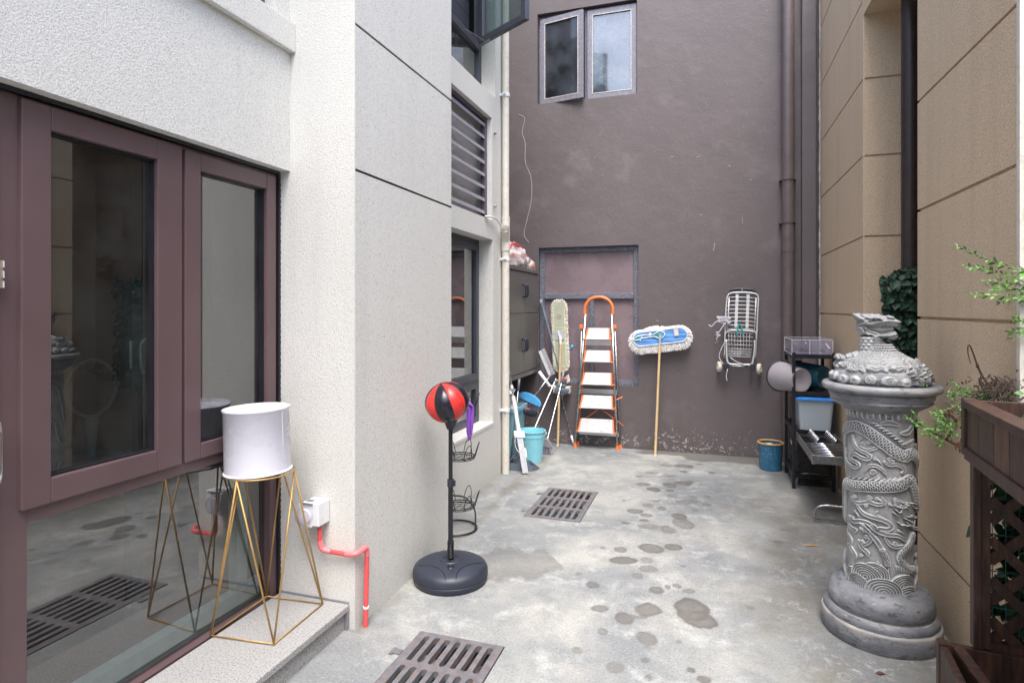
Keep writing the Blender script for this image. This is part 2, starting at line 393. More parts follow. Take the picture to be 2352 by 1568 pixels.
    def build(s, name, mat, parent=None, smooth=False, bevel=0., kind=None, autos=None, attr=None, recalc=False):
        me = D.meshes.new(name); me.from_pydata(s.v, [], s.f)
        for m_ in (mat if isinstance(mat, (list, tuple)) else [mat]): me.materials.append(MATS[m_])
        if max(s.mi, default=0): me.polygons.foreach_set('material_index', s.mi)
        if recalc:
            import bmesh
            bm = bmesh.new(); bm.from_mesh(me); bmesh.ops.recalc_face_normals(bm, faces=bm.faces); bm.to_mesh(me); bm.free()
        if smooth: me.polygons.foreach_set('use_smooth', [True]*len(me.polygons))
        if attr:
            for k, arr in attr.items():
                a = me.attributes.new(k, 'FLOAT', 'POINT'); a.data.foreach_set('value', np.asarray(arr, dtype=np.float32))
        me.update()
        o = D.objects.new(name, me); COL.objects.link(o)
        if parent: o.parent = parent
        if kind: o['kind'] = kind
        if smooth and autos:
            me.set_sharp_from_angle(angle=radians(autos))
        if bevel:
            b = o.modifiers.new('bevel', 'BEVEL'); b.width = bevel; b.segments = 2; b.limit_method = 'ANGLE'
        return o
def tag(o, label, cat, group=None):
    o['label'] = label; o['category'] = cat
    if group: o['group'] = group
    return o
def thing(name, label, cat, loc=(0, 0, 0), group=None, rz=0.):
    o = D.objects.new(name, None); COL.objects.link(o); o.location = loc; o.rotation_euler = (0, 0, rz); o.empty_display_size = .1
    return tag(o, label, cat, group)
def text(body, name, mat, size, M4, parent, ext=.0008):
    cu = D.curves.new(name, 'FONT'); cu.body = body; cu.size = size; cu.extrude = ext; cu.align_x = 'CENTER'
    ob = D.objects.new(name, cu); dg = bpy.context.evaluated_depsgraph_get()
    COL.objects.link(ob); dg.update()
    me = D.meshes.new_from_object(ob.evaluated_get(dg)); COL.objects.unlink(ob); D.objects.remove(ob)
    me.transform(M4); me.materials.clear(); me.materials.append(MATS[mat])
    o = D.objects.new(name, me); COL.objects.link(o); o.parent = parent; return o
def wall(b, O, U, Nn, u0, u1, z0, z1, holes=()):
    """vertical wall with openings; hole=(u0,u1,z0,z1,depth,back)"""
    O, U, Nn = Vector(O), Vector(U), Vector(Nn)
    us = sorted({u0, u1, *[h[0] for h in holes], *[h[1] for h in holes]}); zs = sorted({z0, z1, *[h[2] for h in holes], *[h[3] for h in holes]})
    us = [a for a in us if u0 <= a <= u1]; zs = [a for a in zs if z0 <= a <= z1]
    flip = U.cross(Vector((0, 0, 1))).dot(Nn) < 0
    def q(a, b_, c_, d_, dp=(0, 0, 0, 0)):
        P = [O+U*x+Vector((0, 0, z))-Nn*e for (x, z), e in zip((a, b_, c_, d_), dp)]
        b.add(P, [(3, 2, 1, 0) if flip else (0, 1, 2, 3)])
    for i in range(len(us)-1):
        for j in range(len(zs)-1):
            uc, zc = (us[i]+us[i+1])/2, (zs[j]+zs[j+1])/2
            h = next((h for h in holes if h[0] < uc < h[1] and h[2] < zc < h[3]), None)
            a, b_, c_, d_ = (us[i], zs[j]), (us[i+1], zs[j]), (us[i+1], zs[j+1]), (us[i], zs[j+1])
            if h is None: q(a, b_, c_, d_)
            elif h[5]: q(a, b_, c_, d_, (h[4],)*4)
    for h in holes:
        a0, a1, b0, b1, e = h[:5]
        b0 = max(b0, z0)
        q((a0, b0), (a1, b0), (a1, b0), (a0, b0), (0, 0, e, e)); q((a0, b1), (a1, b1), (a1, b1), (a0, b1), (e, e, 0, 0))
        q((a0, b0), (a0, b0), (a0, b1), (a0, b1), (0, e, e, 0)); q((a1, b0), (a1, b0), (a1, b1), (a1, b1), (e, 0, 0, e))
def frame_x(b, x0, x1, y0, y1, z0, z1, wd, wb=None, wt=None):
    """rectangular frame in a plane of constant x"""
    wb = wd if wb is None else wb; wt = wd if wt is None else wt
    b.box((x0, y0, z0), (x1, y0+wd, z1)); b.box((x0, y1-wd, z0), (x1, y1, z1))
    b.box((x0, y0+wd, z0), (x1, y1-wd, z0+wb)); b.box((x0, y0+wd, z1-wt), (x1, y1-wd, z1))
def circle(c, r, n=24, a0=0., a1=2*pi, ax=(1, 0, 0), ay=(0, 1, 0)):
    c = Vector(c); ax, ay = Vector(ax), Vector(ay)
    full = abs(a1-a0-2*pi) < 1e-6
    return [c+ax*r*cos(a0+(a1-a0)*i/n)+ay*r*sin(a0+(a1-a0)*i/n) for i in range(n if full else n+1)]
def spline(pts, n=6):
    P = [Vector(p_) for p_ in pts]; P = [P[0]*2-P[1]]+P+[P[-1]*2-P[-2]]; out = []
    for i in range(1, len(P)-2):
        for k in range(n):
            t_ = k/n; a, b_, c_, d_ = P[i-1:i+3]
            out.append(.5*((2*b_)+(c_-a)*t_+(2*a-5*b_+4*c_-d_)*t_*t_+(3*b_-a-3*c_+d_)*t_**3))
    out.append(P[-2]); return out
# ================================================================== GROUND
WET = [(-1.06,3.35,0.23,0.232),(-0.08,3.13,0.084,0.117),(-0.03,3.02,0.065,0.076),(-0.29,3.04,0.066,0.064),(-0.39,2.93,0.049,0.058),(-0.34,2.95,0.055,0.017),(-0.51,2.98,0.044,0.034),(-0.27,2.77,0.04,0.052),(-0.47,2.77,0.031,0.039),(-0.55,2.58,0.028,0.034),(-0.37,2.51,0.031,0.035),(-0.07,2.59,0.019,0.02),(-0.02,2.54,0.025,0.028),(-0.27,3.27,0.045,0.047),(-0.21,3.32,0.014,0.022),(-0.16,3.35,0.024,0.027),(-0.6,3.22,0.034,0.037),(-0.7,3.33,0.018,0.02),(-0.38,3.4,0.027,0.034),(-0.33,3.52,0.058,0.048),(-0.35,3.63,0.04,0.045),(-0.48,3.59,0.074,0.045),(-0.35,3.83,0.071,0.072),(-0.21,3.88,0.057,0.051),(-0.52,3.74,0.039,0.042),(-0.63,3.73,0.019,0.021),(-0.14,3.62,0.018,0.022),(-0.1,3.31,0.036,0.032),(-0.26,4.18,0.053,0.093),(-0.17,4.34,0.071,0.1),(-0.4,4.2,0.07,0.043),(-0.2,4.48,0.048,0.058),(-0.55,4.22,0.028,0.027),(-0.44,4.31,0.04,0.032),(-0.43,4.42,0.045,0.038),(-0.52,4.49,0.058,0.05),(-0.34,4.61,0.034,0.041),(-0.44,4.65,0.048,0.053),(-0.02,4.82,0.038,0.044),(-0.15,4.83,0.086,0.05),(-0.24,4.95,0.062,0.047),(-0.43,5.07,0.052,0.057),(-0.31,5.24,0.057,0.067),(-0.21,5.33,0.058,0.061),(-0.15,5.4,0.029,0.042),(-0.53,5.2,0.057,0.046),(-0.12,4.96,0.026,0.03),(-0.01,5.01,0.022,0.03),(-0.37,5.51,0.05,0.044),(-0.49,5.57,0.061,0.038),(-0.39,5.88,0.064,0.05),(-0.22,5.91,0.085,0.051),(-0.22,5.71,0.031,0.032),(-0.31,5.53,0.04,0.03),(-0.59,5.42,0.028,0.029),(-0.1,4.65,0.023,0.026),(0.08,5.16,0.022,0.025),(-0.63,4.7,0.018,0.022),(0.43,4.18,0.032,0.028),(0.49,4.43,0.028,0.023),(0.2,3.22,0.024,0.024),(-0.17,5.87,0.042,0.033),(-0.09,6.04,0.043,0.026),(0.03,5.75,0.03,0.031),(-0.3,5.08,0.033,0.038),(-0.39,4.78,0.035,0.028),(-0.26,2.6,0.019,0.02),(-0.23,2.48,0.016,0.018),(-0.13,2.79,0.018,0.019),(-0.25,2.7,0.02,0.011)]
GR = [(-1.27, -.862, 4.125, 4.845), (-1.27, -.862, 1.78, 2.503)]      # drain openings x0,x1,y0,y1
GR_PEN = .02
def axis(lo, hi, step, extra, out):
    a = list(np.arange(lo, hi+1e-6, step)); a = [q for q in a if all(abs(q-e) > step*.45 for e in extra)]+[e for e in extra if lo < e < hi]
    return np.array(sorted(out[0]+a+out[1]))
gx = axis(-2.0, 1.1, .0078, [GR[0][0]-.004, GR[0][1]+.004], ([-60, -20, -6, -2.6], [1.6, 3, 8, 20, 60]))
gy = axis(1.45, 6.5, .0088, [g_+e for g in GR for g_, e in ((g[2], -.004), (g[3], .004))], ([-60, -20, -6, -1, .6], [7, 10, 25, 60]))
GX, GY = np.meshgrid(gx, gy, indexing='ij')
rs_ = np.random.RandomState(3)
def fnoise(X, Y, f, oct_=4, seed=0):
    r_ = np.random.RandomState(seed); o = np.zeros_like(X); amp = 1.
    for k in range(oct_):
        for _ in range(4):
            a = r_.uniform(0, 2*pi); ph = r_.uniform(0, 2*pi); ff = f*r_.uniform(.7, 1.4)
            o += amp*np.sin((X*cos(a)+Y*sin(a))*ff+ph+.8*np.sin(ff*.6*(Y*cos(a)-X*sin(a))+ph*2))
        f *= 2.1; amp *= .55
    return o/5.
pert = fnoise(GX, GY, 22, 4, 1); pert2 = fnoise(GX, GY, 9, 3, 2)
wetA = np.zeros_like(GX)
DX = Vector((cos(YAW), sin(YAW))); 
for k, (bx, by, rx, ry) in enumerate(WET):
    dx, dy = GX-bx, GY-by
    lx = dx*DX[0]+dy*DX[1]; ly = -dx*DX[1]+dy*DX[0]
    d_ = np.sqrt((lx/rx)**2+(ly/ry)**2)+pert*.30+.12*np.sin(k*1.7+pert2*3)
    s_ = np.clip((1.08-d_)/.09, 0, 1)*(.5 if k == 0 else (.55+.45*((k*7919) % 10)/9.))
    s_ = s_*(.82+.3*np.clip((d_-.55)/.4, 0, 1)); wetA = np.maximum(wetA, np.clip(s_, 0, 1))
band = np.clip((GY-(6.16-.12*np.clip(GX, -1, 1.2)+.1*pert2+.03*pert))/.05, 0, 1)*np.clip((GX+.75)/.1, 0, 1)
band2 = np.clip((GX-(.60+.12*pert2-.18*np.clip(GY-5.2, 0, 1)))/.08, 0, 1)*np.clip((GY-4.2)/.5, 0, 1)*.55
wetA = np.maximum(wetA, np.maximum(band, band2)*.85*(GX < 1.5)*(GY < 6.6))
worn = np.clip((GX-(.12+.25*pert2))/.35, 0, 1)*(GX < 1.5)*np.clip((GY-1)/.5, 0, 1)
worn = np.maximum(worn*np.clip((5.6-GY)/.8, .3, 1), .8*np.clip((.03+.05*(pert2+1)-np.minimum(abs(GX+1.57), abs(GX+1.8)))/.05, 0, 1)*(GY > 2.4))
b = B(); nx_, ny_ = GX.shape
zz_ = .0022*fnoise(GX, GY, 3., 3, 9)*(np.abs(GX) < 3)
b.v = list(zip(GX.ravel().tolist(), GY.ravel().tolist(), zz_.ravel().tolist()))
for i in range(nx_-1):
    xc = (gx[i]+gx[i+1])/2
    for j in range(ny_-1):
        yc = (gy[j]+gy[j+1])/2
        if any(g[0]-.004 < xc < g[1]+.004 and g[2]-.004 < yc < g[3]+.004 for g in GR): continue
        b.f.append((i*ny_+j, (i+1)*ny_+j, (i+1)*ny_+j+1, i*ny_+j+1))
b.mi = [0]*len(b.f)
b.build('ground', 'concrete', smooth=True, kind='structure', attr={'wet': wetA.ravel(), 'worn': worn.ravel()})

# drains: a cast grate lying in a pit
for gi, (x0, x1, y0, y1) in enumerate(GR):
    t_ = thing('drain_grate', ['cast iron slotted drain grate in the middle of the yard, the farther one', 'rusty cast iron drain grate by the granite step, nearer the viewer'][gi], 'drain', ((x0+x1)/2, (y0+y1)/2, 0), 'drain grates set in the concrete')
    ox, oy = (x0+x1)/2, (y0+y1)/2; hx, hy = (x1-x0)/2, (y1-y0)/2
    # grate plate with round-ended slots: strips between slots built from a fine mask
    b = B(); st_ = .004; nxx = int(2*hx/st_); nyy = int(2*hy/st_); sx, sy = 2*hx/nxx, 2*hy/nyy
    rows = 3; cols = 7; slots = []
    for r_ in range(rows):
        for c_ in range(cols):
            slots.append((-hx+.052+(c_)*(2*hx-.098)/(cols-1)*.985, -hy+.135+r_*(2*hy-.262)/(rows-1)))
    sl, sw = .083, .0135
    def solid(x, y):
        for a, c_ in slots:
            if abs(x-a) < sw+.001 and abs(y-c_) < sl+sw:
                dy = max(0, abs(y-c_)-sl)
                if hypot(x-a, dy) < sw: return False
        return True
    okm = [[solid(-hx+(i+.5)*sx, -hy+(j+.5)*sy) for j in range(nyy)] for i in range(nxx)]
    def okk(i, j): return 0 <= i < nxx and 0 <= j < nyy and okm[i][j]
    zt, zb = .004, -.022
    for i in range(nxx):
        for j in range(nyy):
            if not okm[i][j]: continue
            xa, xb, ya, yb = -hx+i*sx, -hx+(i+1)*sx, -hy+j*sy, -hy+(j+1)*sy
            b.add([(xa, ya, zt), (xb, ya, zt), (xb, yb, zt), (xa, yb, zt)], [(0, 1, 2, 3)])
            if not okk(i-1, j): b.add([(xa, ya, zb), (xa, ya, zt), (xa, yb, zt), (xa, yb, zb)], [(0, 1, 2, 3)])
            if not okk(i+1, j): b.add([(xb, ya, zb), (xb, yb, zb), (xb, yb, zt), (xb, ya, zt)], [(0, 1, 2, 3)])
            if not okk(i, j-1): b.add([(xa, ya, zb), (xb, ya, zb), (xb, ya, zt), (xa, ya, zt)], [(0, 1, 2, 3)])
            if not okk(i, j+1): b.add([(xa, yb, zb), (xa, yb, zt), (xb, yb, zt), (xb, yb, zb)], [(0, 1, 2, 3)])
    b.build('grate', 'cast_iron', t_)
    for q_ in ((hy-.20, hy-.165),)+(((-hy+.10, -hy+.13),) if gi == 0 else ()):
        b = B(); b.box((-hx-.035, q_[0], .001), (-hx-.001, q_[1], .006)); b.box((-hx-.05, q_[0]-.01, .001), (-hx-.033, q_[1]+.005, .008)); b.build('hinge_lug', 'cast_iron', t_, bevel=.002)
    b = B(); z0 = -.34
    b.box((-hx-.004, -hy-.004, z0-.01), (hx+.004, hy+.004, z0))
    for a_, c_ in (((-hx-.02, -hy-.02), (-hx-.004, hy+.02)), ((hx+.004, -hy-.02), (hx+.02, hy+.02)), ((-hx-.004, -hy-.02), (hx+.004, -hy-.004)), ((-hx-.004, hy+.004), (hx+.004, hy+.02))):
        b.box((a_[0], a_[1], z0), (c_[0], c_[1], -.006))
    b.build('pit', 'pit', t_)
    b = B()
    for k in range(8 if gi else 6): b.box((-.10, -hy+.03+k*.062, -.055), (hx-.02, -hy+.070+k*.062, -.048))
    b.bar((-.10, -hy+.02, -.08), (-.10, -hy+.33, -.08), .02, .02)
    b.build('grit_catcher', 'teal_paint', t_)
    b = B()
    for k in range(26): b.ball((random.uniform(-hx+.03, hx-.03), random.uniform(.0 if gi == 0 else .13, hy-.03), -.115+random.uniform(0, .03)), random.uniform(.03, .055), 8, (1, .8, .5))
    b.build('debris', 'drain_rock', t_, smooth=True)['kind'] = 'stuff'
    if gi == 1:
        M4 = Matrix.Translation((-hx+.020, -.06, .0035)) @ Matrix.Rotation(pi/2, 4, 'Z')
        text('ADD8080', 'cast_lettering', 'cast_iron', .030, M4, t_, .0012)

# ================================================================== CREAM BUILDING (left)
cb = thing('cream_building', 'cream stucco house on the left with a projecting pier and tall brown framed window', 'building')
XW, XP, XR, YR, YP, YE = -1.932, -1.57, -1.80, 2.42, 3.52, 5.29
TOPC = 5.1
b = B()
wall(b, (XW, 0, 0), (0, 1, 0), (1, 0, 0), -3.2, YR, 0, TOPC, [(-.9, YR, 0, 2.165, .17, 0), (.9, 2.33, 2.885, 4.3, .16, 0)])
wall(b, (0, YR, 0), (1, 0, 0), (0, -1, 0), XW, XP, 0, TOPC)
wall(b, (XP, 0, 0), (0, 1, 0), (1, 0, 0), YR, YP, 0, TOPC, [(YR+.004, YP, z_, z_+.013, .018, 1) for z_ in (2.142, 2.824, 3.506, 4.188)])
wall(b, (0, YP, 0), (1, 0, 0), (0, 1, 0), XR, XP, 0, TOPC)
wall(b, (XR, 0, 0), (0, 1, 0), (1, 0, 0), YP, YE, 0, TOPC, [(3.75, 4.93, .50, 2.10, .15, 0), (3.75, 4.90, 2.268, 3.16, .07, 0), (3.75, 4.99, 3.36, 5.0, .15, 0)])
wall(b, (0, YE, 0), (1, 0, 0), (0, 1, 0), -2.25, XR, 0, TOPC)
wall(b, (0, -3.2, 0), (1, 0, 0), (0, -1, 0), -5, XW, 0, TOPC)
b.add([(-5, -3.2, TOPC), (XP, -3.2, TOPC), (XP, YP, TOPC), (-5, YP, TOPC)], [(0, 1, 2, 3)])
b.add([(-5, YP, TOPC), (XR, YP, TOPC), (XR, YE, TOPC), (-5, YE, TOPC)], [(0, 1, 2, 3)])
b.build('wall', 'cream_stucco', cb)
for z_ in (2.142, 2.824, 3.506, 4.188):
    b = B(); b.box((XP-.0165, YR+.006, z_+.001), (XP-.006, YP-.001, z_+.012)); b.build('groove', 'black_gasket', cb)
b = B(); b.box((XW+.002, -3.0, 2.735), (XW+.032, YR-.001, 2.875)); b.build('ledge', 'cream_stucco', cb, bevel=.004)
# cladding and sill pieces beyond the pier
b = B(); b.box((XR-.14, 3.75, .47), (XR+.004, 4.96, .503)); b.build('window_sill', 'cream_stucco', cb, bevel=.004)
for z_ in (2.4, 3.04): b = B(); b.ball((XR+.012, 4.955, z_), .014, 8); b.build('screw_head', 'worn_steel', cb, smooth=True)
# --- big window on the left
wn = B(); XF = -2.0
wn.box((XF-.06, 1.20, .085), (XF, 1.284, 2.15)); wn.box((XF-.06, 2.36, .085), (XF, 2.405, 2.15))
wn.box((XF-.06, 1.284, 2.10), (XF, 2.36, 2.15)); wn.box((XF-.06, 1.284, .792+.045), (XF, 2.36, .905)); wn.box((XF-.06, 1.284, .085), (XF, 2.36, .118))
wn.box((XF-.06, 1.83, .905), (XF, 1.868, 2.10))
wf_ = wn.build('window', 'window_brown', cb, bevel=.003)
def sash(y0, y1, z0, z1, gy0, gy1, gz0, gz1):
    b = B(); x0, x1 = XF-.045, XF+.016
    b.box((x0, y0, z0), (x1, gy0, z1)); b.box((x0, gy1, z0), (x1, y1, z1)); b.box((x0, gy0, z0), (x1, gy1, gz0)); b.box((x0, gy0, gz1), (x1, gy1, z1))
    b.build('sash', 'window_brown', wf_, bevel=.004)
    b = B(); e = .006
    b.box((XF-.035, gy0, gz0), (XF-.002, gy0+e, gz1)); b.box((XF-.035, gy1-e, gz0), (XF-.002, gy1, gz1)); b.box((XF-.035, gy0+e, gz0), (XF-.002, gy1-e, gz0+e)); b.box((XF-.035, gy0+e, gz1-e), (XF-.002, gy1-e, gz1))
    b.build('glazing_bead', 'black_gasket', wf_)
    b = B(); b.box((XF-.028, gy0+.003, gz0+.003), (XF-.022, gy1-.003, gz1-.003)); b.build('pane', 'window_glass', wf_)
sash(1.258, 1.842, .882, 2.142, 1.345, 1.731, .962, 2.064)
sash(1.857, 2.382, .882, 2.135, 1.934, 2.32, .945, 2.064)
b = B(); b.box((XF-.04, 1.284, .118), (XF-.034, 2.36, .838)); b.build('pane', 'window_glass', wf_)
b = B()
b.box((XF-.05, 2.405, .09), (XF+.012, 2.419, 2.15)); b.box((XF-.05, -.8, 2.15), (XF+.02, 2.405, 2.164))
for k in range(70): b.box((XF+.010, 2.403, .2+k*.0275), (XF+.0155, 2.4185, .2+k*.0275+random.uniform(.004, .014)))
b.build('sealing_strip', 'black_gasket', cb)
# door leaf at the far left
dl = B()
dl.box((XF-.05, 1.10, .10), (XF+.01, 1.196, 2.14)); dl.box((XF-.05, .20, .10), (XF+.01, .29, 2.14)); dl.box((XF-.05, .29, .10), (XF+.01, 1.10, .2)); dl.box((XF-.05, .29, 2.04), (XF+.01, 1.10, 2.14))
dl = dl.build('door', 'window_brown', cb, bevel=.003)
b = B(); b.box((XF-.03, .29, .2), (XF-.024, 1.10, 2.04)); b.build('pane', 'window_glass', dl)
for z_ in (1.56, .24):
    b = B(); b.box((XF+.01, 1.186, z_), (XF+.022, 1.204, z_+.075))
    for q in (0, .03, .06): b.tube([(XF+.026, 1.196, z_+q), (XF+.026, 1.196, z_+q+.02)], .0085, 8)
    b.build('hinge', 'chrome', dl, smooth=True, autos=40)
b = B(); b.tube(spline([(XF+.015, 1.178, .985), (XF+.042, 1.180, 1.0), (XF+.046, 1.180, 1.07), (XF+.042, 1.180, 1.16), (XF+.015, 1.178, 1.175)]), .008, 8)
b.build('handle', 'chrome', dl, smooth=True)
b = B(); b.box((XF-.07, -.9, 0), (XF-.01, .2, 2.15)); b.build('boarded_bay', 'window_brown', cb)
# window above the ledge
b = B(); frame_x(b, XW-.12, XW-.07, .9, 2.325, 2.886, 4.3, .05); f_ = b.build('window', 'dark_frame', cb)
b = B(); b.box((XW-.1, .95, 2.93), (XW-.095, 2.28, 4.25)); b.build('pane', 'dark_glass', f_)
# rooms behind the glass
b = B()
def room(b, x0, x1, y0, y1, z0, z1):
    o = len(b.f)
    b.add([(x0, y0, z0), (x1, y0, z0), (x1, y1, z0), (x0, y1, z0), (x0, y0, z1), (x1, y0, z1), (x1, y1, z1), (x0, y1, z1)],
          [(0, 1, 2, 3), (7, 6, 5, 4), (0, 4, 5, 1), (2, 6, 7, 3), (3, 7, 4, 0)])
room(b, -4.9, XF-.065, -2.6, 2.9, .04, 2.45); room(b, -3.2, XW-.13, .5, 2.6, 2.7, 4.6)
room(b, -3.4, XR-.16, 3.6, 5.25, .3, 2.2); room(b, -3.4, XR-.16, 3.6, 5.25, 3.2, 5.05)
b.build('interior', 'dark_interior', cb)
b = B()
b.box((-2.13, 1.0, .10), (-2.075, 2.42, .185)); b.box((-2.13, 2.235, .185), (-2.08, 2.30, .83))
b.build('inner_sill', 'interior_pale', cb)
b = B(); b.box((-2.9, .9, .05), (-2.4, 2.2, .86)); b.box((-2.92, .88, .86), (-2.38, 2.22, .89)); b.build('interior_furniture', 'interior_wood', cb); b = B(); b.box((-4.6, 1.2, 1.45), (-4.2, 3.0, 1.49)); b.box((-4.6, 1.2, .5), (-4.3, 2.8, 1.4))
b.build('interior_furniture', 'interior_wood', cb)
sw = thing('bug_racket', 'white electric racket standing inside behind the large pane', 'racket', (-2.42, 1.80, .87))
b = B(); b.tube([Vector((0, .105*cos(a), .30+.115*sin(a))) for a in [2*pi*i/28 for i in range(28)]], .008, 8, closed=True); b.build('hoop', 'racket_grey', sw, smooth=True)
b = B(); b.tube([(0, 0, 0), (0, 0, .1), (0, 0, .185)], [.016, .018, .026], 10); b.build('handle', 'racket_grey', sw, smooth=True, autos=50)
b = B()
for k in range(-7, 8):
    c_ = k*.0135; h_ = math.sqrt(max(0, .103**2-c_**2)); b.tube([(0, c_, .30-h_), (0, c_, .30+h_)], .0008, 4); b.tube([(0, -h_, .30+c_), (0, h_, .30+c_)], .0008, 4)
b.build('strings', 'racket_grey', sw)
sl_ = thing('sliding_door', 'dark framed sliding door with chrome handle seen inside through the glass', 'door', (-2.28, 2.0, .13))
b = B(); frame_x(b, -.02, .02, -.15, .26, .05, 2.1, .05); b.build('door_frame', 'dark_frame', sl_)
b = B(); b.tube(spline([PX(u_, v_, x_)-Vector((-2.28, 2.0, .13)) for u_, v_, x_ in ((338, 778, -2.15), (328, 784, -2.12), (323, 800, -2.115), (325, 840, -2.115), (329, 858, -2.12))]), .006, 8); b.tube(spline([PX(u_, v_, x_)-Vector((-2.28, 2.0, .13)) for u_, v_, x_ in ((300, 782, -2.17), (300, 815, -2.165), (301, 848, -2.17))]), .005, 8); b.build('handle', 'pale_wire', sl_, smooth=True)
# --- lower window beyond the pier
XL = -1.93
b = B(); frame_x(b, XL-.05, XL, 3.75, 4.927, .505, 2.10, .075, .05, .05); b.box((XL-.05, 3.8, .80), (XL, 4.86, .885)); f_ = b.build('window', 'dark_frame', cb, bevel=.003)
b = B(); frame_x(b, XL-.02, XL+.018, 3.80, 4.87, .885, 2.05, .05); b.build('sash', 'dark_frame', f_, bevel=.003)
b = B(); b.box((XL-.012, 3.83, .92), (XL-.006, 4.83, 2.01)); b.build('pane', 'window_glass', f_)
b = B(); b.box((XL-.030, 3.82, .55), (XL-.024, 4.86, .80)); b.build('pane', 'window_glass', f_)
b = B(); b.box((-2.9, 3.6, .3), (-2.3, 4.2, 1.2)); b.build('interior_furniture', 'interior_pale', cb)
# --- louvre
XV = -1.855
b = B(); frame_x(b, XV-.03, XV+.012, 3.75, 4.897, 2.27, 3.158, .05, .025, .03); f_ = b.build('louvre', 'louvre_frame', cb, bevel=.002)
for k in range(8):
    z_ = 2.305+k*.108
    b = B(); b.prism([(XV-.028, 3.75, z_+.052), (XV-.026, 3.75, z_+.056), (XV+.008, 3.75, z_+.040), (XV+.010, 3.75, z_+.012), (XV+.007, 3.75, z_+.012), (XV+.004, 3.75, z_+.036)], (0, 1.10, 0))
    b.build('slat', 'louvre_metal', f_)
for q_ in ((-.085, 3.6, -.065, 4.40), (-.095, 4.425, -.075, 5.0)): b = B(); b.box((XV+q_[0], q_[1], 2.2), (XV+q_[2], q_[3], 3.2)); b.build('duct_wall', 'cream_stucco', cb)
# --- upper window with an open casement
b = B(); frame_x(b, XL-.05, XL, 3.75, 4.987, 3.362, 5.0, .06); b.box((XL-.05, 3.8, 3.77), (XL+.012, 4.93, 3.84)); b.box((XL-.05, 4.42, 3.84), (XL, 4.46, 5.3)) if 0 else None
f_ = b.build('window', 'dark_frame', cb, bevel=.003)
b = B(); b.box((XL-.03, 3.8, 3.42), (XL-.024, 4.93, 3.77)); b.build('pane', 'window_glass', f_)
b = B()
for k in range(9): b.prism([(XL-.10, 3.6, 3.86+k*.12), (XL-.115, 3.6, 3.97+k*.12), (XL-.10, 3.6, 3.975+k*.12)], (0, 1.34, 0))
b.build('inner_blind', 'dark_frame', f_)
hy, fx, fy, zb = 4.86, -1.385, 4.54, 3.80
h0 = Vector((XL+.02, hy, zb)); e1 = Vector((fx, fy, zb)); ud = (e1-h0); Ls = ud.length; ud.normalize(); nd = Vector((-ud.y, ud.x, 0))
b = B(); th = nd*.045; Z3 = Vector((0, 0, 1))
b.obox(h0, ud*.055, th, Z3*1.3); b.obox(e1-ud*.055, ud*.055, th, Z3*1.3); b.obox(h0+ud*.055, ud*(Ls-.11), th, Z3*.055)
b.build('casement', 'dark_frame', f_, bevel=.003)
b = B(); b.obox(h0+ud*.05+nd*.02+Z3*.05, ud*(Ls-.1), nd*.006, Z3*1.25); b.build('pane', 'window_glass', f_)
b = B(); b.bar(h0+ud*.10+Vector((0, -.02, -.01)), (XL+.02, 4.55, 3.80), .014, .004); b.bar(h0+ud*.02-Z3*.012, h0+ud*.16-Z3*.012, .02, .008); b.build('stay', 'worn_steel', f_)

# ================================================================== BROWN BUILDING (back)
bb = thing('brown_building', 'dark brown painted rendered wall closing the back of the yard', 'building')
YB = 6.47
b = B()
UW = (-1.83, -.728, 3.79, 4.80); LW = (-1.815, -.712, .665, 2.178)
wall(b, (0, YB, 0), (1, 0, 0), (0, -1, 0), -2.25, 3., 0, 5.7, [(*UW, .14, 0), (*LW, .10, 0)])
b.add([(-3, YB, 5.7), (3, YB, 5.7), (3, 11, 5.7), (-3, 11, 5.7)], [(0, 1, 2, 3)])
b.build('wall', 'brown_render', bb)
b = B(); wall(b, (-2.25, 0, 0), (0, 1, 0), (1, 0, 0), YE+.002, YB, 0, 5.7); b.build('side_wall', 'brown_render', bb)
def frame_y(b, y0, y1, x0, x1, z0, z1, wd):
    b.box((x0, y0, z0), (x0+wd, y1, z1)); b.box((x1-wd, y0, z0), (x1, y1, z1)); b.box((x0+wd, y0, z0), (x1-wd, y1, z0+wd)); b.box((x0+wd, y0, z1-wd), (x1-wd, y1, z1))
yb = YB+.055
b = B(); frame_y(b, yb, yb+.05, *LW, .055); b.box((LW[0]+.055, yb-.012, 1.605), (LW[1]-.055, yb+.05, 1.665)); b.box((-1.245, yb, .72), (-1.20, yb+.05, 1.605)); 
b.box((LW[0]+.05, yb-.02, .665), (LW[1]-.05, yb-.001, .70))
f_ = b.build('shutter', 'shutter_frame', bb, bevel=.003)
for x0, x1, z0, z1 in ((LW[0]+.055, LW[1]-.055, 1.665, LW[3]-.055), (LW[0]+.055, -1.245, .72, 1.605), (-1.20, LW[1]-.055, .72, 1.605)):
    b = B(); b.box((x0, yb+.025, z0), (x1, yb+.035, z1)); b.build('panel', 'shutter_panel', f_)
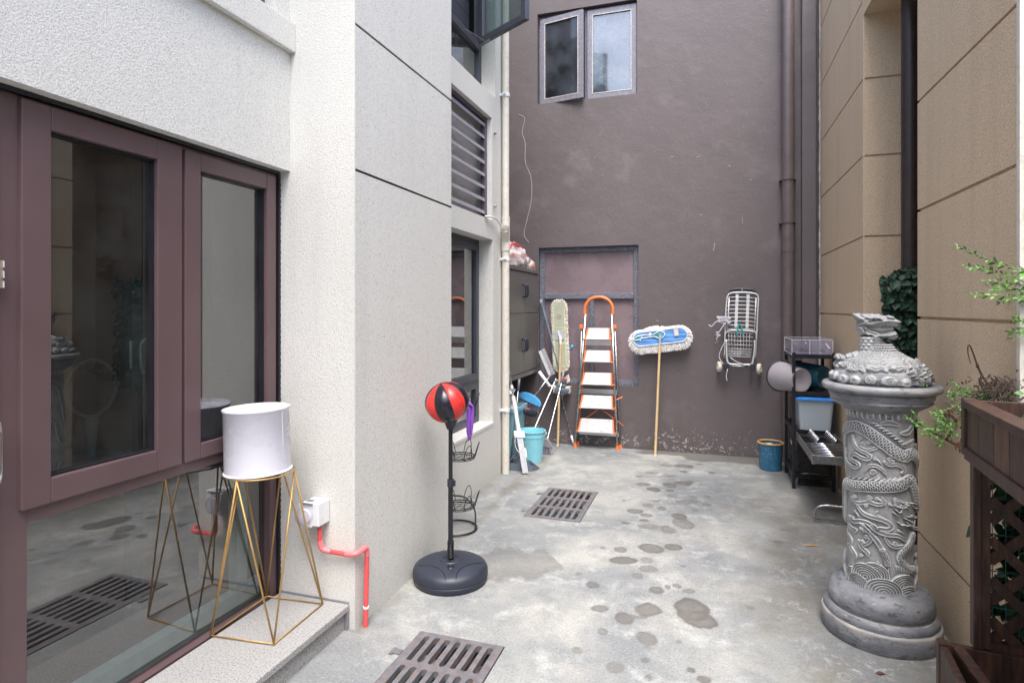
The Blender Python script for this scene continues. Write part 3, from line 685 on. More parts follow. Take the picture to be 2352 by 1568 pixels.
# upper window: fixed right leaf, left leaf ajar
yu = YB+.05
b = B(); frame_y(b, yu+.02, yu+.06, *UW, .03); b.box((-1.305, yu+.02, UW[2]+.03), (-1.275, yu+.06, UW[3]-.03)); f_ = b.build('window', 'worn_frame', bb)
def leaf_sash(o, ux, wdt, z0, z1, gl_):
    o = Vector(o); ux = Vector(ux).normalized(); ny = Vector((-ux.y, ux.x, 0)); b = B(); s_ = .062
    b.obox(o, ux*s_, ny*.035, Z3*(z1-z0)); b.obox(o+ux*(wdt-s_), ux*s_, ny*.035, Z3*(z1-z0)); b.obox(o+ux*s_, ux*(wdt-2*s_), ny*.035, Z3*s_); b.obox(o+ux*s_+Z3*(z1-z0-s_), ux*(wdt-2*s_), ny*.035, Z3*s_)
    b.build('sash', 'worn_frame', f_, bevel=.003)
    b = B(); b.obox(o+ux*(s_-.004)+ny*.014+Z3*(s_-.004), ux*(wdt-2*s_+.008), ny*.005, Z3*(z1-z0-2*s_+.008)); b.build('pane', gl_, f_)
    b = B(); e = .007; w2 = wdt-2*s_; h2 = z1-z0-2*s_
    for q in (o+ux*(s_-e), o+ux*(wdt-s_)): b.obox(q-ny*.003+Z3*s_, ux*e, ny*.01, Z3*h2)
    for q in (z0*0+s_-e, s_+h2): b.obox(o+ux*(s_-e)-ny*.003+Z3*q, ux*(w2+2*e), ny*.01, Z3*e)
    b.build('putty_line', 'sealant', f_)
leaf_sash((UW[0]+.02, yu-.015, UW[2]+.0), (1, -.20, 0), .52, UW[2]+.0, UW[3]-.05, 'grimy_glass')
leaf_sash((-1.27, yu-.02, UW[2]+.005), (1, 0, 0), .535, UW[2]+.005, UW[3]-.03, 'bright_glass')
b = B(); room(b, -2.1, -.5, 0, 0, 3.5, 5.0) if 0 else None
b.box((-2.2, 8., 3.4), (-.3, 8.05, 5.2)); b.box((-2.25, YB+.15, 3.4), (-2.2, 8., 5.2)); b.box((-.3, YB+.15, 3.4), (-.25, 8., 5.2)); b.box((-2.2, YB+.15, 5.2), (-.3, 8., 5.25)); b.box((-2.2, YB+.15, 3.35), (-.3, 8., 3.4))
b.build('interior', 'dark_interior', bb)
sc = [(1060, 722), (1095, 745), (1080, 830), (1098, 900), (1100, 1020), (1135, 1115), (1138, 1250), (1110, 1380), (1092, 1470), (1120, 1520)]
b = B(); b.tube(spline([PY((1400+x*.6376)/1.7415, y*.6376/1.7415, YB-.001) for x, y in sc]), .0042, 5); b.build('caulk_line', 'scratch', bb)
for k in range(9):
    x = random.uniform(-.6, .4); z_ = random.uniform(.8, 3.2); a = random.uniform(-.6, .6); l = random.uniform(.01, .04)
    b = B(); b.tube([(x, YB-.001, z_), (x+l*cos(a), YB-.001, z_+l*sin(a))], .0025, 4); b.build('scuff', 'scratch', bb)
b = B(); b.tube([(0.06, YB-.001, 2.17), (.045, YB-.001, 2.09)], .004, 4); b.build('scuff', 'scratch', bb); b = B(); b.tube([(.32, YB-.001, 2.42), (.325, YB-.001, 2.36)], .003, 4)
b.build('scuff', 'scratch', bb)

# ================================================================== TAN BUILDING (right)
tb = thing('tan_building', 'tan stone painted house wall on the right with horizontal joints and a tall recess', 'building')
XT, YC, YN, YQ = 1.03, 4.76, 3.606, 2.55
TOPT = 4.9
GZ = [.345, .90, 1.452, 2.004, 2.568, 3.11, 3.66, 4.22, 4.78]
b = B()
gv = lambda a, c_: [(a, c_, z_-.007, z_+.007, .012, 1) for z_ in GZ]
wall(b, (XT, 0, 0), (0, 1, 0), (-1, 0, 0), YC, YB, 0, TOPT, gv(YC, YB))
wall(b, (0, YC, 0), (1, 0, 0), (0, -1, 0), XT, 2.3, 0, TOPT, gv(XT, 2.3))
wall(b, (2.3, 0, 0), (0, 1, 0), (-1, 0, 0), YN, YC, 0, TOPT)
wall(b, (0, YN, 0), (1, 0, 0), (0, 1, 0), XT, 2.3, 0, TOPT)
wall(b, (XT, 0, 0), (0, 1, 0), (-1, 0, 0), YQ, YN, 0, TOPT, gv(YQ, YN))
wall(b, (0, YQ, 0), (1, 0, 0), (0, -1, 0), XT, 2.3, 0, TOPT)
b.box((XT+.002, YN+.001, 3.56), (2.3, YC-.001, TOPT-.01))
b.add([(XT, YQ, TOPT), (6, YQ, TOPT), (6, YB, TOPT), (XT, YB, TOPT)], [(0, 1, 2, 3)])
b.build('wall', 'tan_stucco', tb)
b = B(); pts = [(XT-.003+random.uniform(-.003, .003), YB-.012+random.uniform(-.004, .004), z_) for z_ in np.arange(.0, 4.88, .05)]
b.tube(pts, [random.uniform(.004, .011) for _ in pts], 6); b.build('sealant_bead', 'sealant', tb)
b = B(); b.box((XT-.003, YQ-.025, 0), (XT+.022, YQ-.002, 4.9)); b.build('corner_trim', 'cream_pvc', tb)
cw = B(); wall(cw, (0, YQ-.035, 0), (1, 0, 0), (0, -1, 0), XT+.024, 4., 0, 4.9, [(XT+.024, 4., z_, z_+.012, .01, 1) for z_ in (.9, 2.07)])
tag(cw.build('cream_wall', 'cream_stucco'), 'pale rough stucco wall at the right edge beyond the tan wall', 'wall')
dp = B(); dp.tube([(1.245, 4.5, 0), (1.245, 4.5, 3.56)], .052, 20)
tag(dp.build('dark_pipe', 'dark_pvc', smooth=True, autos=50), 'dark brown vertical pipe in the tall recess behind the stone dragon', 'pipe')

# pipes on the walls
t_ = thing('cream_downpipe', 'cream plastic downpipe with brackets at the end of the cream wall', 'pipe', (XR+.045, 5.145, 0))
b = B(); b.tube([(0, 0, 0), (0, 0, 2.02)], .033, 20); b.tube([(0, 0, 2.02), (0, 0, 5.1)], .031, 20); b.build('pipe', 'cream_pvc', t_, smooth=True, autos=50)
b = B(); b.tube([(0, 0, 2.02), (0, 0, 2.12)], .039, 20); b.tube([(0, 0, 2.12), (0, 0, 2.30)], .037, 20); b.tube([(0, 0, 2.10), (.02, -.075, 2.20)], .034, 16); b.tube([(.02, -.075, 2.20), (.024, -.09, 2.23)], .039, 16, cap=False); b.tube([(0, 0, 2.30), (0, 0, 2.33)], .038, 20)
b.build('branch_fitting', 'cream_pvc', t_, smooth=True, autos=50)
for z_ in (.56, 1.93, 3.42):
    b = B(); b.tube([(0, 0, z_), (0, 0, z_+.03)], .038, 20); b.box((-.045, -.035, z_+.005), (-.02, -.0, z_+.025)); b.tube([(-.02, -.035, z_+.015), (.02, -.05, z_+.015)], .008, 6); b.build('bracket', 'white_plastic', t_, smooth=True, autos=50)
hs = B(); hs.tube(spline([(XR+.012, 4.72, 2.275), (XR+.03, 4.85, 2.285), (XR+.035, 4.96, 2.27), (XR+.05, 5.02, 2.22), (XR+.065, 5.06, 2.17)]), .0095, 8)
tag(hs.build('drain_hose', 'white_plastic', smooth=True), 'thin white hose running from the louvre into the cream downpipe', 'hose')
t_ = thing('brown_downpipe', 'brown painted downpipe running up the back wall near the right corner', 'pipe', (.735, 6.385, 0))
b = B(); b.tube([(0, 0, 0), (0, 0, 5.6)], .056, 24); b.build('pipe', 'brown_pvc', t_, smooth=True, autos=50)
for z_ in (2.33, 2.75):
    b = B(); b.tube([(0, 0, z_), (0, 0, z_+.016)], .064, 24); b.box((-.075, -.01, z_), (.075, .08, z_+.014)); b.build('bracket', 'brown_pvc', t_, smooth=True, autos=40)
b = B(); b.tube([(0, 0, 2.05), (0, 0, 2.14)], .061, 24); b.build('coupling', 'brown_pvc', t_, smooth=True, autos=40)
b = B(); b.box((.86, 6.40, 0), (.99, YB-.001, 5.69)); b.build('boxed_duct', 'brown_render', bb, bevel=.01)

# granite step
t_ = thing('granite_step', 'speckled granite step below the brown framed window', 'step', (-1.8, 1.2, 0))
b = B(); b.box((-.185, -2.9, .088), (.205, 1.215, .118)); b.build('tread', 'granite', t_, bevel=.004)
b = B(); b.box((-.185, -2.9, -.01), (.185, 1.213, .0875)); b.build('riser', 'granite', t_)
b = B(); b.box((-.185, 1.2155, .09), (.2, 1.2195, .126)); b.box((.186, 1.2, 0), (.202, 1.2145, .087)); b.build('joint_filler', 'grey_plastic', t_)

# ================================================================== OBJECTS, near left
# wire stand with a white pot
t_ = thing('plant_stand', 'gold wire geometric stand holding the white pot on the granite step', 'plant stand', (-1.86, 2.18, .122))
o0 = Vector(t_.location)
C4 = [PZ(*q, .122)-o0 for q in ((484, 1460), (629, 1480), (741, 1387), (613, 1370))]
rc, rr, rz_ = Vector((.012, -.062, .672)), .1425, .672
TP = []
for i in range(4):
    m_ = (C4[i]+C4[(i+1) % 4])/2; d_ = Vector((m_.x-rc.x, m_.y-rc.y, 0)).normalized(); TP.append(Vector((rc.x, rc.y, rz_-.004))+d_*rr)
b = B(); b.tube([c_+Vector((0, 0, .003)) for c_ in C4], .0038, 8, closed=True); b.build('base_frame', 'gold_wire', t_, smooth=True)
for i in range(4):
    b = B(); b.tube([TP[i], C4[i]+Vector((0, 0, .004))], .0042, 8); b.build('leg', 'gold_wire', t_, smooth=True)
    b = B(); b.tube([TP[i], C4[(i+1) % 4]+Vector((0, 0, .004))], .0040, 8); b.build('leg', 'gold_wire', t_, smooth=True)
b = B(); b.tube(circle((rc.x, rc.y, rz_), rr, 40), .0036, 8, closed=True); b.build('ring', 'gold_wire', t_, smooth=True)
p_ = thing('planter_pot', 'glossy white round metal pot standing in the gold wire stand', 'pot', (-1.852, 2.112, .797))
b = B(); b.lathe([(.0, .006), (.128, .006), (.131, .0), (.139, .002), (.141, .006), (.137, .010), (.1345, .012), (.1335, .265), (.137, .268), (.138, .272), (.136, .276), (.131, .275), (.1295, .262), (.128, .259), (0, .257)], seg=64)
b.build('shell', 'white_enamel', p_, smooth=True, autos=50)
p_.rotation_euler = Matrix.Rotation(radians(-1.8), 3, Vector((FW[0], FW[1], 0))).to_euler()
b = B(); b.box((.1335, -.0015, .012), (.1347, .0015, .265)); b.build('weld_seam', 'white_enamel', p_)
# outdoor socket with round meter window, and red conduit
t_ = thing('socket_box', 'white weatherproof socket box with a clear round cover beside the window', 'socket', (-1.757, YR, .545)); t_.scale = (.84, .84, .84)
b = B(); b.box((-.045, -.105, -.062), (.062, -.004, .068)); b.box((-.062, -.115, -.068), (.02, -.095, .06)); b.build('housing', 'white_plastic', t_, bevel=.006)
R90 = Matrix.Rotation(pi/2, 3, 'X')
b = B(); b.lathe([(.0, .038), (.03, .036), (.045, .03), (.05, .02), (.052, .0)], (-.018, -.115, -.005), 32, R90); b.build('clear_cover', 'clear_plastic', t_, smooth=True)
b = B(); b.lathe([(.0, .012), (.036, .012), (.040, .0)], (-.018, -.114, -.005), 28, R90); b.box((-.03, -.13, -.02), (-.005, -.125, .01)); b.build('socket_face', 'white_plastic', t_, smooth=True, autos=40)
b = B(); b.box((-.045, -.12, .058), (.03, -.112, .068)); b.build('label_plate', 'grey_plastic', t_)
b = B(); b.box((-.035, -.09, .0683), (.01, -.06, .0693)); b.build('sticker', 'slate_plastic', t_)
t_ = thing('red_conduit', 'red plastic conduit bending round the pier corner down into the concrete', 'conduit', (0, 0, 0))
K = [Vector(q) for q in [(-1.727, YR-.05, .475), (-1.727, YR-.05, .415), (-1.715, YR-.045, .378), (-1.68, YR-.035, .365), (-1.60, YR-.03, .362), (-1.565, YR-.025, .363), (-1.548, YR-.01, .366), (-1.540, YR+.03, .372), (-1.540, YR+.05, .362), (-1.540, YR+.056, .33), (-1.538, YR+.04, -.01)]]
def seg_(i, j, r, mt, nm):
    b = B(); b.tube(spline(K[i:j+1]) if j-i > 1 else K[i:j+1], r, 14); b.build(nm, mt, t_, smooth=True, autos=60)
seg_(0, 1, .0108, 'red_pvc', 'pipe'); seg_(1, 3, .0135, 'pink_pvc', 'elbow'); seg_(3, 4, .0108, 'red_pvc', 'pipe'); seg_(4, 9, .0132, 'pink_pvc', 'elbow'); seg_(9, 10, .0112, 'red_pvc', 'pipe')
b = B(); b.tube([(-1.5392, YR+.046, .085), (-1.539, YR+.046, .095)], .0145, 12); b.build('cable_tie', 'white_plastic', t_)

# punching ball
t_ = thing('punching_ball', 'red and black punching ball on a black pole with a round filled base', 'punching ball', (-1.358, 3.035, 0))
b = B()
b.lathe([(0, 0), (.195, 0), (.203, .012), (.206, .028), (.2055, .034), (.2035, .036), (.2035, .040), (.2065, .042), (.206, .062), (.198, .080), (.18, .092), (.13, .105), (.07, .115), (.062, .1125), (.058, .1165), (.045, .1165), (.042, .112), (.03, .112), (0, .112)], seg=72)
b.build('base', 'black_plastic', t_, smooth=True, autos=38)
b = B(); fd = Vector((.41, -.91, 0)); pd_ = Vector((.91, .41, 0))
def basez(r): return np.interp(r, [0, .045, .07, .13, .18, .198, .206], [.1165, .1165, .115, .105, .092, .080, .062])
for sgn in (-1, 1):
    pts = []
    for k in range(13):
        s_ = k/12; lx = sgn*(.03+.135*(1-cos(s_*pi/2))**1.0); ly = .185-.155*s_; 
        lx = sgn*(.028+.15*s_**2.2); q = pd_*lx+fd*(.19-.17*s_); pts.append(Vector((q.x, q.y, basez(q.length)+.0005)))
    b.tube(pts, .0022, 5)
b.build('groove_line', 'black_metal', t_)
b = B(); q = fd*.093; b.lathe([(.011, .0), (.012, .006), (.019, .006), (.022, .0)], (q.x, q.y, .108), 24); b.build('filler_ring', 'black_metal', t_, smooth=True)
b = B(); b.lathe([(0, .001), (.011, .001)], (q.x, q.y, .112), 20); b.build('filler_hole', 'black_gasket', t_)
b = B(); hx_ = [Vector((.0145*cos(2*pi*k/14), .0145*sin(2*pi*k/14), .118+.086*k/(14*10))) for k in range(14*10)]; b.tube(hx_, .0045, 7); b.tube([(0, 0, .11), (0, 0, .21)], .011, 12); b.build('spring', 'black_metal', t_, smooth=True)
b = B(); b.tube([(0, 0, .20), (0, 0, .54)], .0135, 16); b.tube([(0, 0, .54), (0, 0, .86)], .0115, 16); b.tube([(0, 0, .2), (0, 0, .215)], .018, 16); b.build('pole', 'black_metal', t_, smooth=True, autos=50)
b = B(); b.tube([(0, 0, .515), (0, 0, .555)], .0185, 16); b.box((.012, -.006, .52), (.028, .006, .55)); b.build('collar', 'black_plastic', t_, smooth=True, autos=50)
b = B(); b.lathe([(.012, .83), (.02, .832), (.036, .875), (.044, .892), (.042, .892), (.02, .84)], seg=24); b.build('cup', 'black_plastic', t_, smooth=True)
bc = Vector((-.014, -.012, .978)); mats_ = ['red_leather', 'black_leather']; R0 = .118
tilt = Matrix.Rotation(radians(14), 3, fd) @ Matrix.Rotation(radians(8), 3, 'X')
for k in range(8):
    b = B(); V = []; nu, nv = 8, 16
    for i in range(nu+1):
        for j in range(nv+1):
            an = 2*pi*(k+i/nu)/8+.62; th_ = pi*(.02+.96*j/nv); puff = 1+.045*sin(pi*i/nu)*sin(th_)-(.012 if i in (0, nu) else 0)
            rad = R0*puff*(1+.05*cos(th_))
            wr = .0022*mnoise.noise(Vector((an*5, th_*4, k)))
            q = Vector((sin(th_)*cos(an)*(rad+wr), sin(th_)*sin(an)*(rad+wr), cos(th_)*rad*.93)); V.append(tilt @ q+bc)
    b.add(V, [(i*(nv+1)+j, i*(nv+1)+j+1, (i+1)*(nv+1)+j+1, (i+1)*(nv+1)+j) for i in range(nu) for j in range(nv)])
    o = b.build('ball_panel', mats_[k % 2], t_, smooth=True); 
b = B()
for k in range(8):
    an = 2*pi*k/8+.62
    b.tube([tilt @ Vector((sin(th_)*cos(an)*R0*.985*(1+.05*cos(th_)), sin(th_)*sin(an)*R0*.985*(1+.05*cos(th_)), cos(th_)*R0*.93*(1+.05*cos(th_))))+bc for th_ in [pi*(.03+.94*j/16) for j in range(17)]], .0022, 5)
b.build('seam', 'seam', t_, smooth=True)

# three tier wire basket stand behind it
t_ = thing('basket_stand', 'black wire stand with three small round baskets half hidden behind the pier', 'basket stand', (-1.635, 3.735, 0))
b = B(); b.tube(circle((0, 0, .012), .145, 32), .0062, 8, closed=True); b.build('foot_ring', 'black_metal', t_, smooth=True)
b = B(); b.tube(spline([(.145, 0, .015), (.12, .05, .13), (.04, .07, .20), (-.06, .04, .22), (-.09, .0, .3), (-.06, -.05, .38)], 8), .006, 8); b.tube([(-.09, -.02, .0), (-.09, -.02, 1.05)], .007, 10); b.build('stem', 'black_metal', t_, smooth=True)
for bz in (.17, .50, .83):
    b = B(); R_ = .105; cz = Vector((.03, 0, bz))
    b.tube(circle(cz, R_, 28), .004, 6, closed=True); b.tube(circle(cz-Vector((0, 0, .012)), R_*.97, 28), .0032, 6, closed=True)
    for k in range(-2, 3): 
        h_ = math.sqrt(R_**2-(k*.035)**2); b.tube([cz+Vector((k*.035, -h_, -.005)), cz+Vector((k*.035, h_, -.005))], .0018, 5); b.tube([cz+Vector((-h_, k*.035, -.008)), cz+Vector((h_, k*.035, -.008))], .0018, 5)
    b.build('basket', 'black_metal', t_, smooth=True)
    for k in range(6):
        a = k*pi/3+.4; c_ = Vector((cos(a), sin(a), 0)); s_ = Vector((-sin(a), cos(a), 0)); b = B()
        b.tube(spline([cz+c_*R_-s_*.028, cz+c_*(R_+.018)-s_*.022+Vector((0, 0, .06)), cz+c_*(R_+.03)+Vector((0, 0, .095)), cz+c_*(R_+.018)+s_*.022+Vector((0, 0, .06)), cz+c_*R_+s_*.028], 6), .0028, 6)
        b.build('wire_loop', 'black_metal', t_, smooth=True)
# purple cloth on top basket
V = []; nu, nv = 26, 10
path = spline([(-1.60, 3.62, .885), (-1.575, 3.615, .87), (-1.555, 3.625, .865), (-1.525, 3.65, .868), (-1.505, 3.665, .85), (-1.50, 3.668, .80), (-1.502, 3.668, .73), (-1.505, 3.668, .67), (-1.506, 3.668, .635)], 4)
b = B(); n_ = len(path)
for i, q in enumerate(path):
    s_ = i/(n_-1); wd = .034+.016*sin(pi*min(1, s_*1.1))-.022*max(0, (s_-.85)/.15)
    for j in range(nv+1):
        e = j/nv-.5; fold = .012*sin(e*14+s_*5)+.006*sin(e*27+s_*9)
        if s_ < .45: V.append(q+Vector((-.3*e*wd, -.2*e*wd, -.01+e*wd*1.3+fold*.6))+Vector((fold, 0, 0)))
        else: V.append(q+Vector((e*wd*.95*1., e*wd*.6, .0))+Vector((fold*.5, -fold, (.012*cos(e*8) if s_ > .95 else 0))))
b.add(V, [(i*(nv+1)+j, i*(nv+1)+j+1, (i+1)*(nv+1)+j+1, (i+1)*(nv+1)+j) for i in range(n_-1) for j in range(nv)])
o = b.build('rag', 'purple_cloth', smooth=True); tag(o, 'purple cloth draped over the top basket behind the punching ball', 'cloth')
sm = o.modifiers.new('thick', 'SOLIDIFY'); sm.thickness = .004

# ================================================================== far left corner
t_ = thing('metal_cabinet', 'grey metal four door cabinet hung on the side wall in the far left corner', 'cabinet', (-1.825, 5.9, .79))
b = B(); b.box((-.40, -.60, .02), (-.004, .545, 1.115)); b.box((-.41, -.61, 1.09), (.018, .552, 1.125)); b.box((-.41, -.605, -.0), (.006, .55, .045)); b.build('body', 'cabinet_metal', t_, bevel=.003)
for z0, z1 in ((.055, .655), (.662, 1.083)):
    for y0, y1 in ((-.55, -.008), (-.004, .538)):
        b = B(); b.box((-.004, y0, z0), (.008, y1, z1)); d_ = b.build('door', 'cabinet_metal', t_, bevel=.003)
        hy_ = y0+.035 if abs(y0+.004) < .01 else y1-.035; zc = (z0+z1)/2+(.02 if z0 > .5 else -.02)
        b = B(); b.tube(spline([(.008, hy_, zc+.06), (.040, hy_, zc+.055), (.048, hy_, zc), (.040, hy_, zc-.055), (.008, hy_, zc-.06)]), .010, 8); b.build('handle', 'black_plastic', d_, smooth=True)
for z_ in (.1, .56, .72, 1.02):
    b = B(); b.box((.008, .525, z_), (.016, .545, z_+.05)); b.build('hinge', 'cabinet_metal', t_)
# plastic bag on the cabinet
t_ = thing('plastic_bag', 'clear plastic bag with an orange red thing inside lying on the cabinet', 'bag', (-1.93, 5.95, 1.916))
def lump(b, c, r, n=22, amp=.2, f=3, seed=0, flat=True):
    c = Vector(c); V = []
    for i in range(n+1):
        for j in range(n*2):
            th_ = pi*i/n; ph = pi*j/n; dd = Vector((sin(th_)*cos(ph), sin(th_)*sin(ph), cos(th_)))
            k = 1+amp*mnoise.noise(dd*f+Vector((seed, seed, 0)))+amp*.4*mnoise.noise(dd*f*3+Vector((seed, 0, 0)))
            q = Vector((dd.x*r[0], dd.y*r[1], dd.z*r[2]))*k
            if flat: q.z = max(q.z, -r[2]*.55)
            V.append(c+q)
    b.add(V, [(i*2*n+j, i*2*n+(j+1) % (2*n), (i+1)*2*n+(j+1) % (2*n), (i+1)*2*n+j) for i in range(n) for j in range(2*n)])
b = B(); lump(b, (0, -.12, .09), (.12, .40, .15), 28, .35, 2.2, 3); lump(b, (.05, .38, .05), (.05, .12, .07), 14, .4, 3, 5); b.build('film', 'bag_film', t_, smooth=True)
b = B(); lump(b, (0, -.06, .10), (.08, .33, .10), 18, .3, 2.5, 8); b.build('contents', 'orange_plastic', t_, smooth=True)
b = B(); b.tube(spline([(.06, -.40, .16), (.06, -.25, .235), (.06, 0, .225), (.07, .25, .13), (.07, .36, .07)]), [.012]*25, 8); b.build('red_edge', 'red_pvc', t_, smooth=True)
b = B(); lump(b, (.085, .36, .045), (.02, .05, .035), 10, .2, 3, 2); b.build('orange_tab', 'orange_plastic', t_, smooth=True)

def bucket(b, H, rt, rb, seg=40, lip=.008, th=.003):
    b.lathe([(0, .004), (rb-.004, .004), (rb, .0), (rb+.001, .006), (rt-(rt-rb)*.2, H*.80), (rt-(rt-rb)*.18+.004, H*.805), (rt-.001, H*.97), (rt+lip, H*.972), (rt+lip, H), (rt-.002, H), (rt-.005, H*.97), (rt-(rt-rb)*.2-th, H*.80), (rb-th, .008), (0, .008)], seg=seg)
# light blue bucket
t_ = thing('bucket', 'light blue plastic bucket with a white wire handle in the left corner', 'bucket', (-1.665, 5.66, 0))
b = B(); bucket(b, .30, .137, .106); b.build('shell', 'sky_plastic', t_, smooth=True, autos=35)
b = B(); a_ = RT; fdir = Vector((-.28, -.96, 0)).normalized(); ax = Vector((RT[0], RT[1], 0))
pts = [ax*(.145*cos(q))+fdir*(.125*sin(q))+Vector((0, 0, .275-.185*sin(q))) for q in [pi*i/24 for i in range(25)]]
b.tube(pts, .0042, 8); b.build('handle', 'white_plastic', t_, smooth=True)
b = B()
for s_ in (-1, 1): q = ax*s_*.142; b.ball((q.x, q.y, .268), .016, 10)
b.build('handle_lug', 'sky_plastic', t_, smooth=True)
cdir = -Vector((FW[0], FW[1], 0)); 
def onb(u_, z_, w_, h_, mt, nm, par, rr_=.128):
    b = B(); q = fdir*rr_+ax*u_; b.obox(q+Vector((0, 0, z_)), ax*w_, fdir*.002, Z3*h_+fdir*.012); b.build(nm, mt, par)
onb(.0, .075, .045, .05, 'white_cloth', 'label_sticker', t_, .118); onb(-.002, .135, .047, .04, 'olive_cloth', 'label_sticker', t_, .124)
onb(-.006, .07, .056, .115, 'slate_plastic', 'label_border', t_, .114)
# big square-ish blue bin behind, against the alcove wall
t_ = thing('storage_bin', 'tall blue plastic bin filled with bits behind the light blue bucket', 'bin', (-1.99, 5.85, 0))
b = B()
def tub(b, H, w0, d0, w1, d1, n=6, rr_=.05, th=.004, lip=.012):
    def ring(w_, d_, z_, r_):
        P = []
        for cx_, cy_, a0 in ((w_/2-r_, d_/2-r_, 0), (-w_/2+r_, d_/2-r_, 1), (-w_/2+r_, -d_/2+r_, 2), (w_/2-r_, -d_/2+r_, 3)):
            for k in range(n+1): a = (a0+k/n)*pi/2; P.append(Vector((cx_+r_*cos(a), cy_+r_*sin(a), z_)))
        return P
    L_ = [ring(w0, d0, 0, rr_), ring(w1, d1, H*.93, rr_), ring(w1+2*lip, d1+2*lip, H*.93, rr_), ring(w1+2*lip, d1+2*lip, H, rr_), ring(w1-2*th, d1-2*th, H, rr_), ring(w0-2*th, d0-2*th, .01, rr_)]
    m_ = len(L_[0]); V = [q for l in L_ for q in l]
    b.add(V, [(i*m_+k, i*m_+(k+1) % m_, (i+1)*m_+(k+1) % m_, (i+1)*m_+k) for i in range(len(L_)-1) for k in range(m_)]+[tuple(range(m_-1, -1, -1)), tuple((len(L_)-1)*m_+k for k in range(m_))])
tub(b, .50, .26, .34, .33, .42); b.build('shell', 'bin_plastic', t_, smooth=True, autos=40)
b = B(); b.box((.16, -.16, .455), (.178, .0, .478)); b.build('rim_grip', 'blue_plastic', t_)
b = B(); lump(b, (0, 0, .44), (.13, .17, .07), 14, .4, 4, 1, False); b.build('contents', 'white_cloth', t_, smooth=True)
t_ = thing('plastic_tub', 'cream plastic tub with a pale lid resting on the tall blue bin', 'tub', (-1.955, 5.62, .505), rz=.2)
b = B(); tub(b, .16, .16, .2, .2, .26); b.build('shell', 'cream_pvc', t_, smooth=True, autos=40)
b = B(); b.box((-.12, -.15, .16), (.12, .15, .178)); b.box((-.10, -.13, .178), (.10, .13, .2)); b.build('lid', 'white_plastic', t_, bevel=.006)
t_ = thing('handheld_vacuum', 'dark handheld vacuum with a red stripe wedged between tub and broom', 'vacuum', (-1.83, 5.98, .43))
b = B(); b.tube(spline([(-.06, -.06, .02), (.02, -.01, -.0), (.07, .05, -.03), (.10, .10, -.045)]), [.02, .03, .034, .036, .037, .038, .04, .04, .042, .044, .046, .046, .045, .04, .04, .04, .035, .03, .02][:19], 12); b.build('body', 'black_plastic', t_, smooth=True)
b = B(); b.tube(spline([(-.05, -.075, .045), (.03, -.03, .03), (.075, .02, .0), (.10, .07, -.015)]), .0075, 6); b.build('stripe', 'red_pvc', t_, smooth=True)
t_ = thing('power_tool', 'small grey and black motor unit with red cap standing behind the brooms', 'tool', (-1.52, 6.36, .60))
b = B(); b.box((-.075, -.06, -.005), (.085, .06, .035)); b.box((-.055, -.05, .045), (.045, .05, .078)); b.box((-.06, -.05, -.04), (.04, .05, -.02)); b.build('body', 'slate_plastic', t_, bevel=.008)
b = B(); b.tube([(-.06, 0, .105), (.05, 0, .108)], [.02, .027], 12); b.build('motor', 'worn_steel', t_, smooth=True, autos=50)
b = B(); b.box((-.01, -.03, .125), (.05, .02, .14)); b.build('cap', 'red_pvc', t_, bevel=.004)
b = B(); b.box((-.09, -.03, -.02), (.09, .06, .05)); b.build('bracket', 'cream_pvc', t_)

def pole_thing(nm, lab, cat, a, b_, r, mt, grp=None):
    t2 = thing(nm, lab, cat, b_); A_ = Vector(a)-Vector(b_); bb_ = B(); bb_.tube([A_, Vector((0, 0, 0))], r, 12); bb_.build('pole', mt, t2, smooth=True, autos=50); return t2
# flat squeegee mop leaning on the pipe
bot = PZ(1207, 1086, .012); top = PY(1161, 798, 5.37)
t_ = thing('squeeze_mop', 'white and steel squeeze mop standing head down in front of the blue bucket', 'mop', bot)
def on(p_, q_, f_): return Vector(p_).lerp(Vector(q_), f_)
A0 = top-bot
b = B(); b.tube([A0*.60, A0], .0085, 10); b.build('upper_pole', 'steel', t_, smooth=True)
b = B(); b.tube([A0*.30, A0*.33, A0*.60], [.022, .02, .018], 14); b.tube([A0*.66, A0*.69], .014, 12); b.build('sleeve', 'white_plastic', t_, smooth=True, autos=50)
sd2 = Vector((RT[0], RT[1], 0)); nr = sd2.cross(A0).normalized()
b = B(); b.obox(A0*.27-sd2*.05-nr*.03, sd2*.1, nr*.05, A0*.055); b.build('clamp', 'white_plastic', t_, bevel=.01)
b = B(); b.obox(-sd2*.026-nr*.012, sd2*.012, nr*.02, A0*.30); b.obox(sd2*.014-nr*.012, sd2*.012, nr*.02, A0*.30); b.obox(-sd2*.014-nr*.006, sd2*.028, nr*.01, A0*.30); b.build('head_rail', 'aluminium', t_)
b = B(); b.obox(sd2*.02-nr*.02+A0*.12, sd2*.02, nr*.02, A0*.07); b.build('hinge_block', 'white_plastic', t_, bevel=.004)
b = B(); b.obox(-sd2*.005-nr*.035+A0*.285, sd2*.03, nr*.01, A0*.02); b.build('red_insert', 'red_pvc', t_)
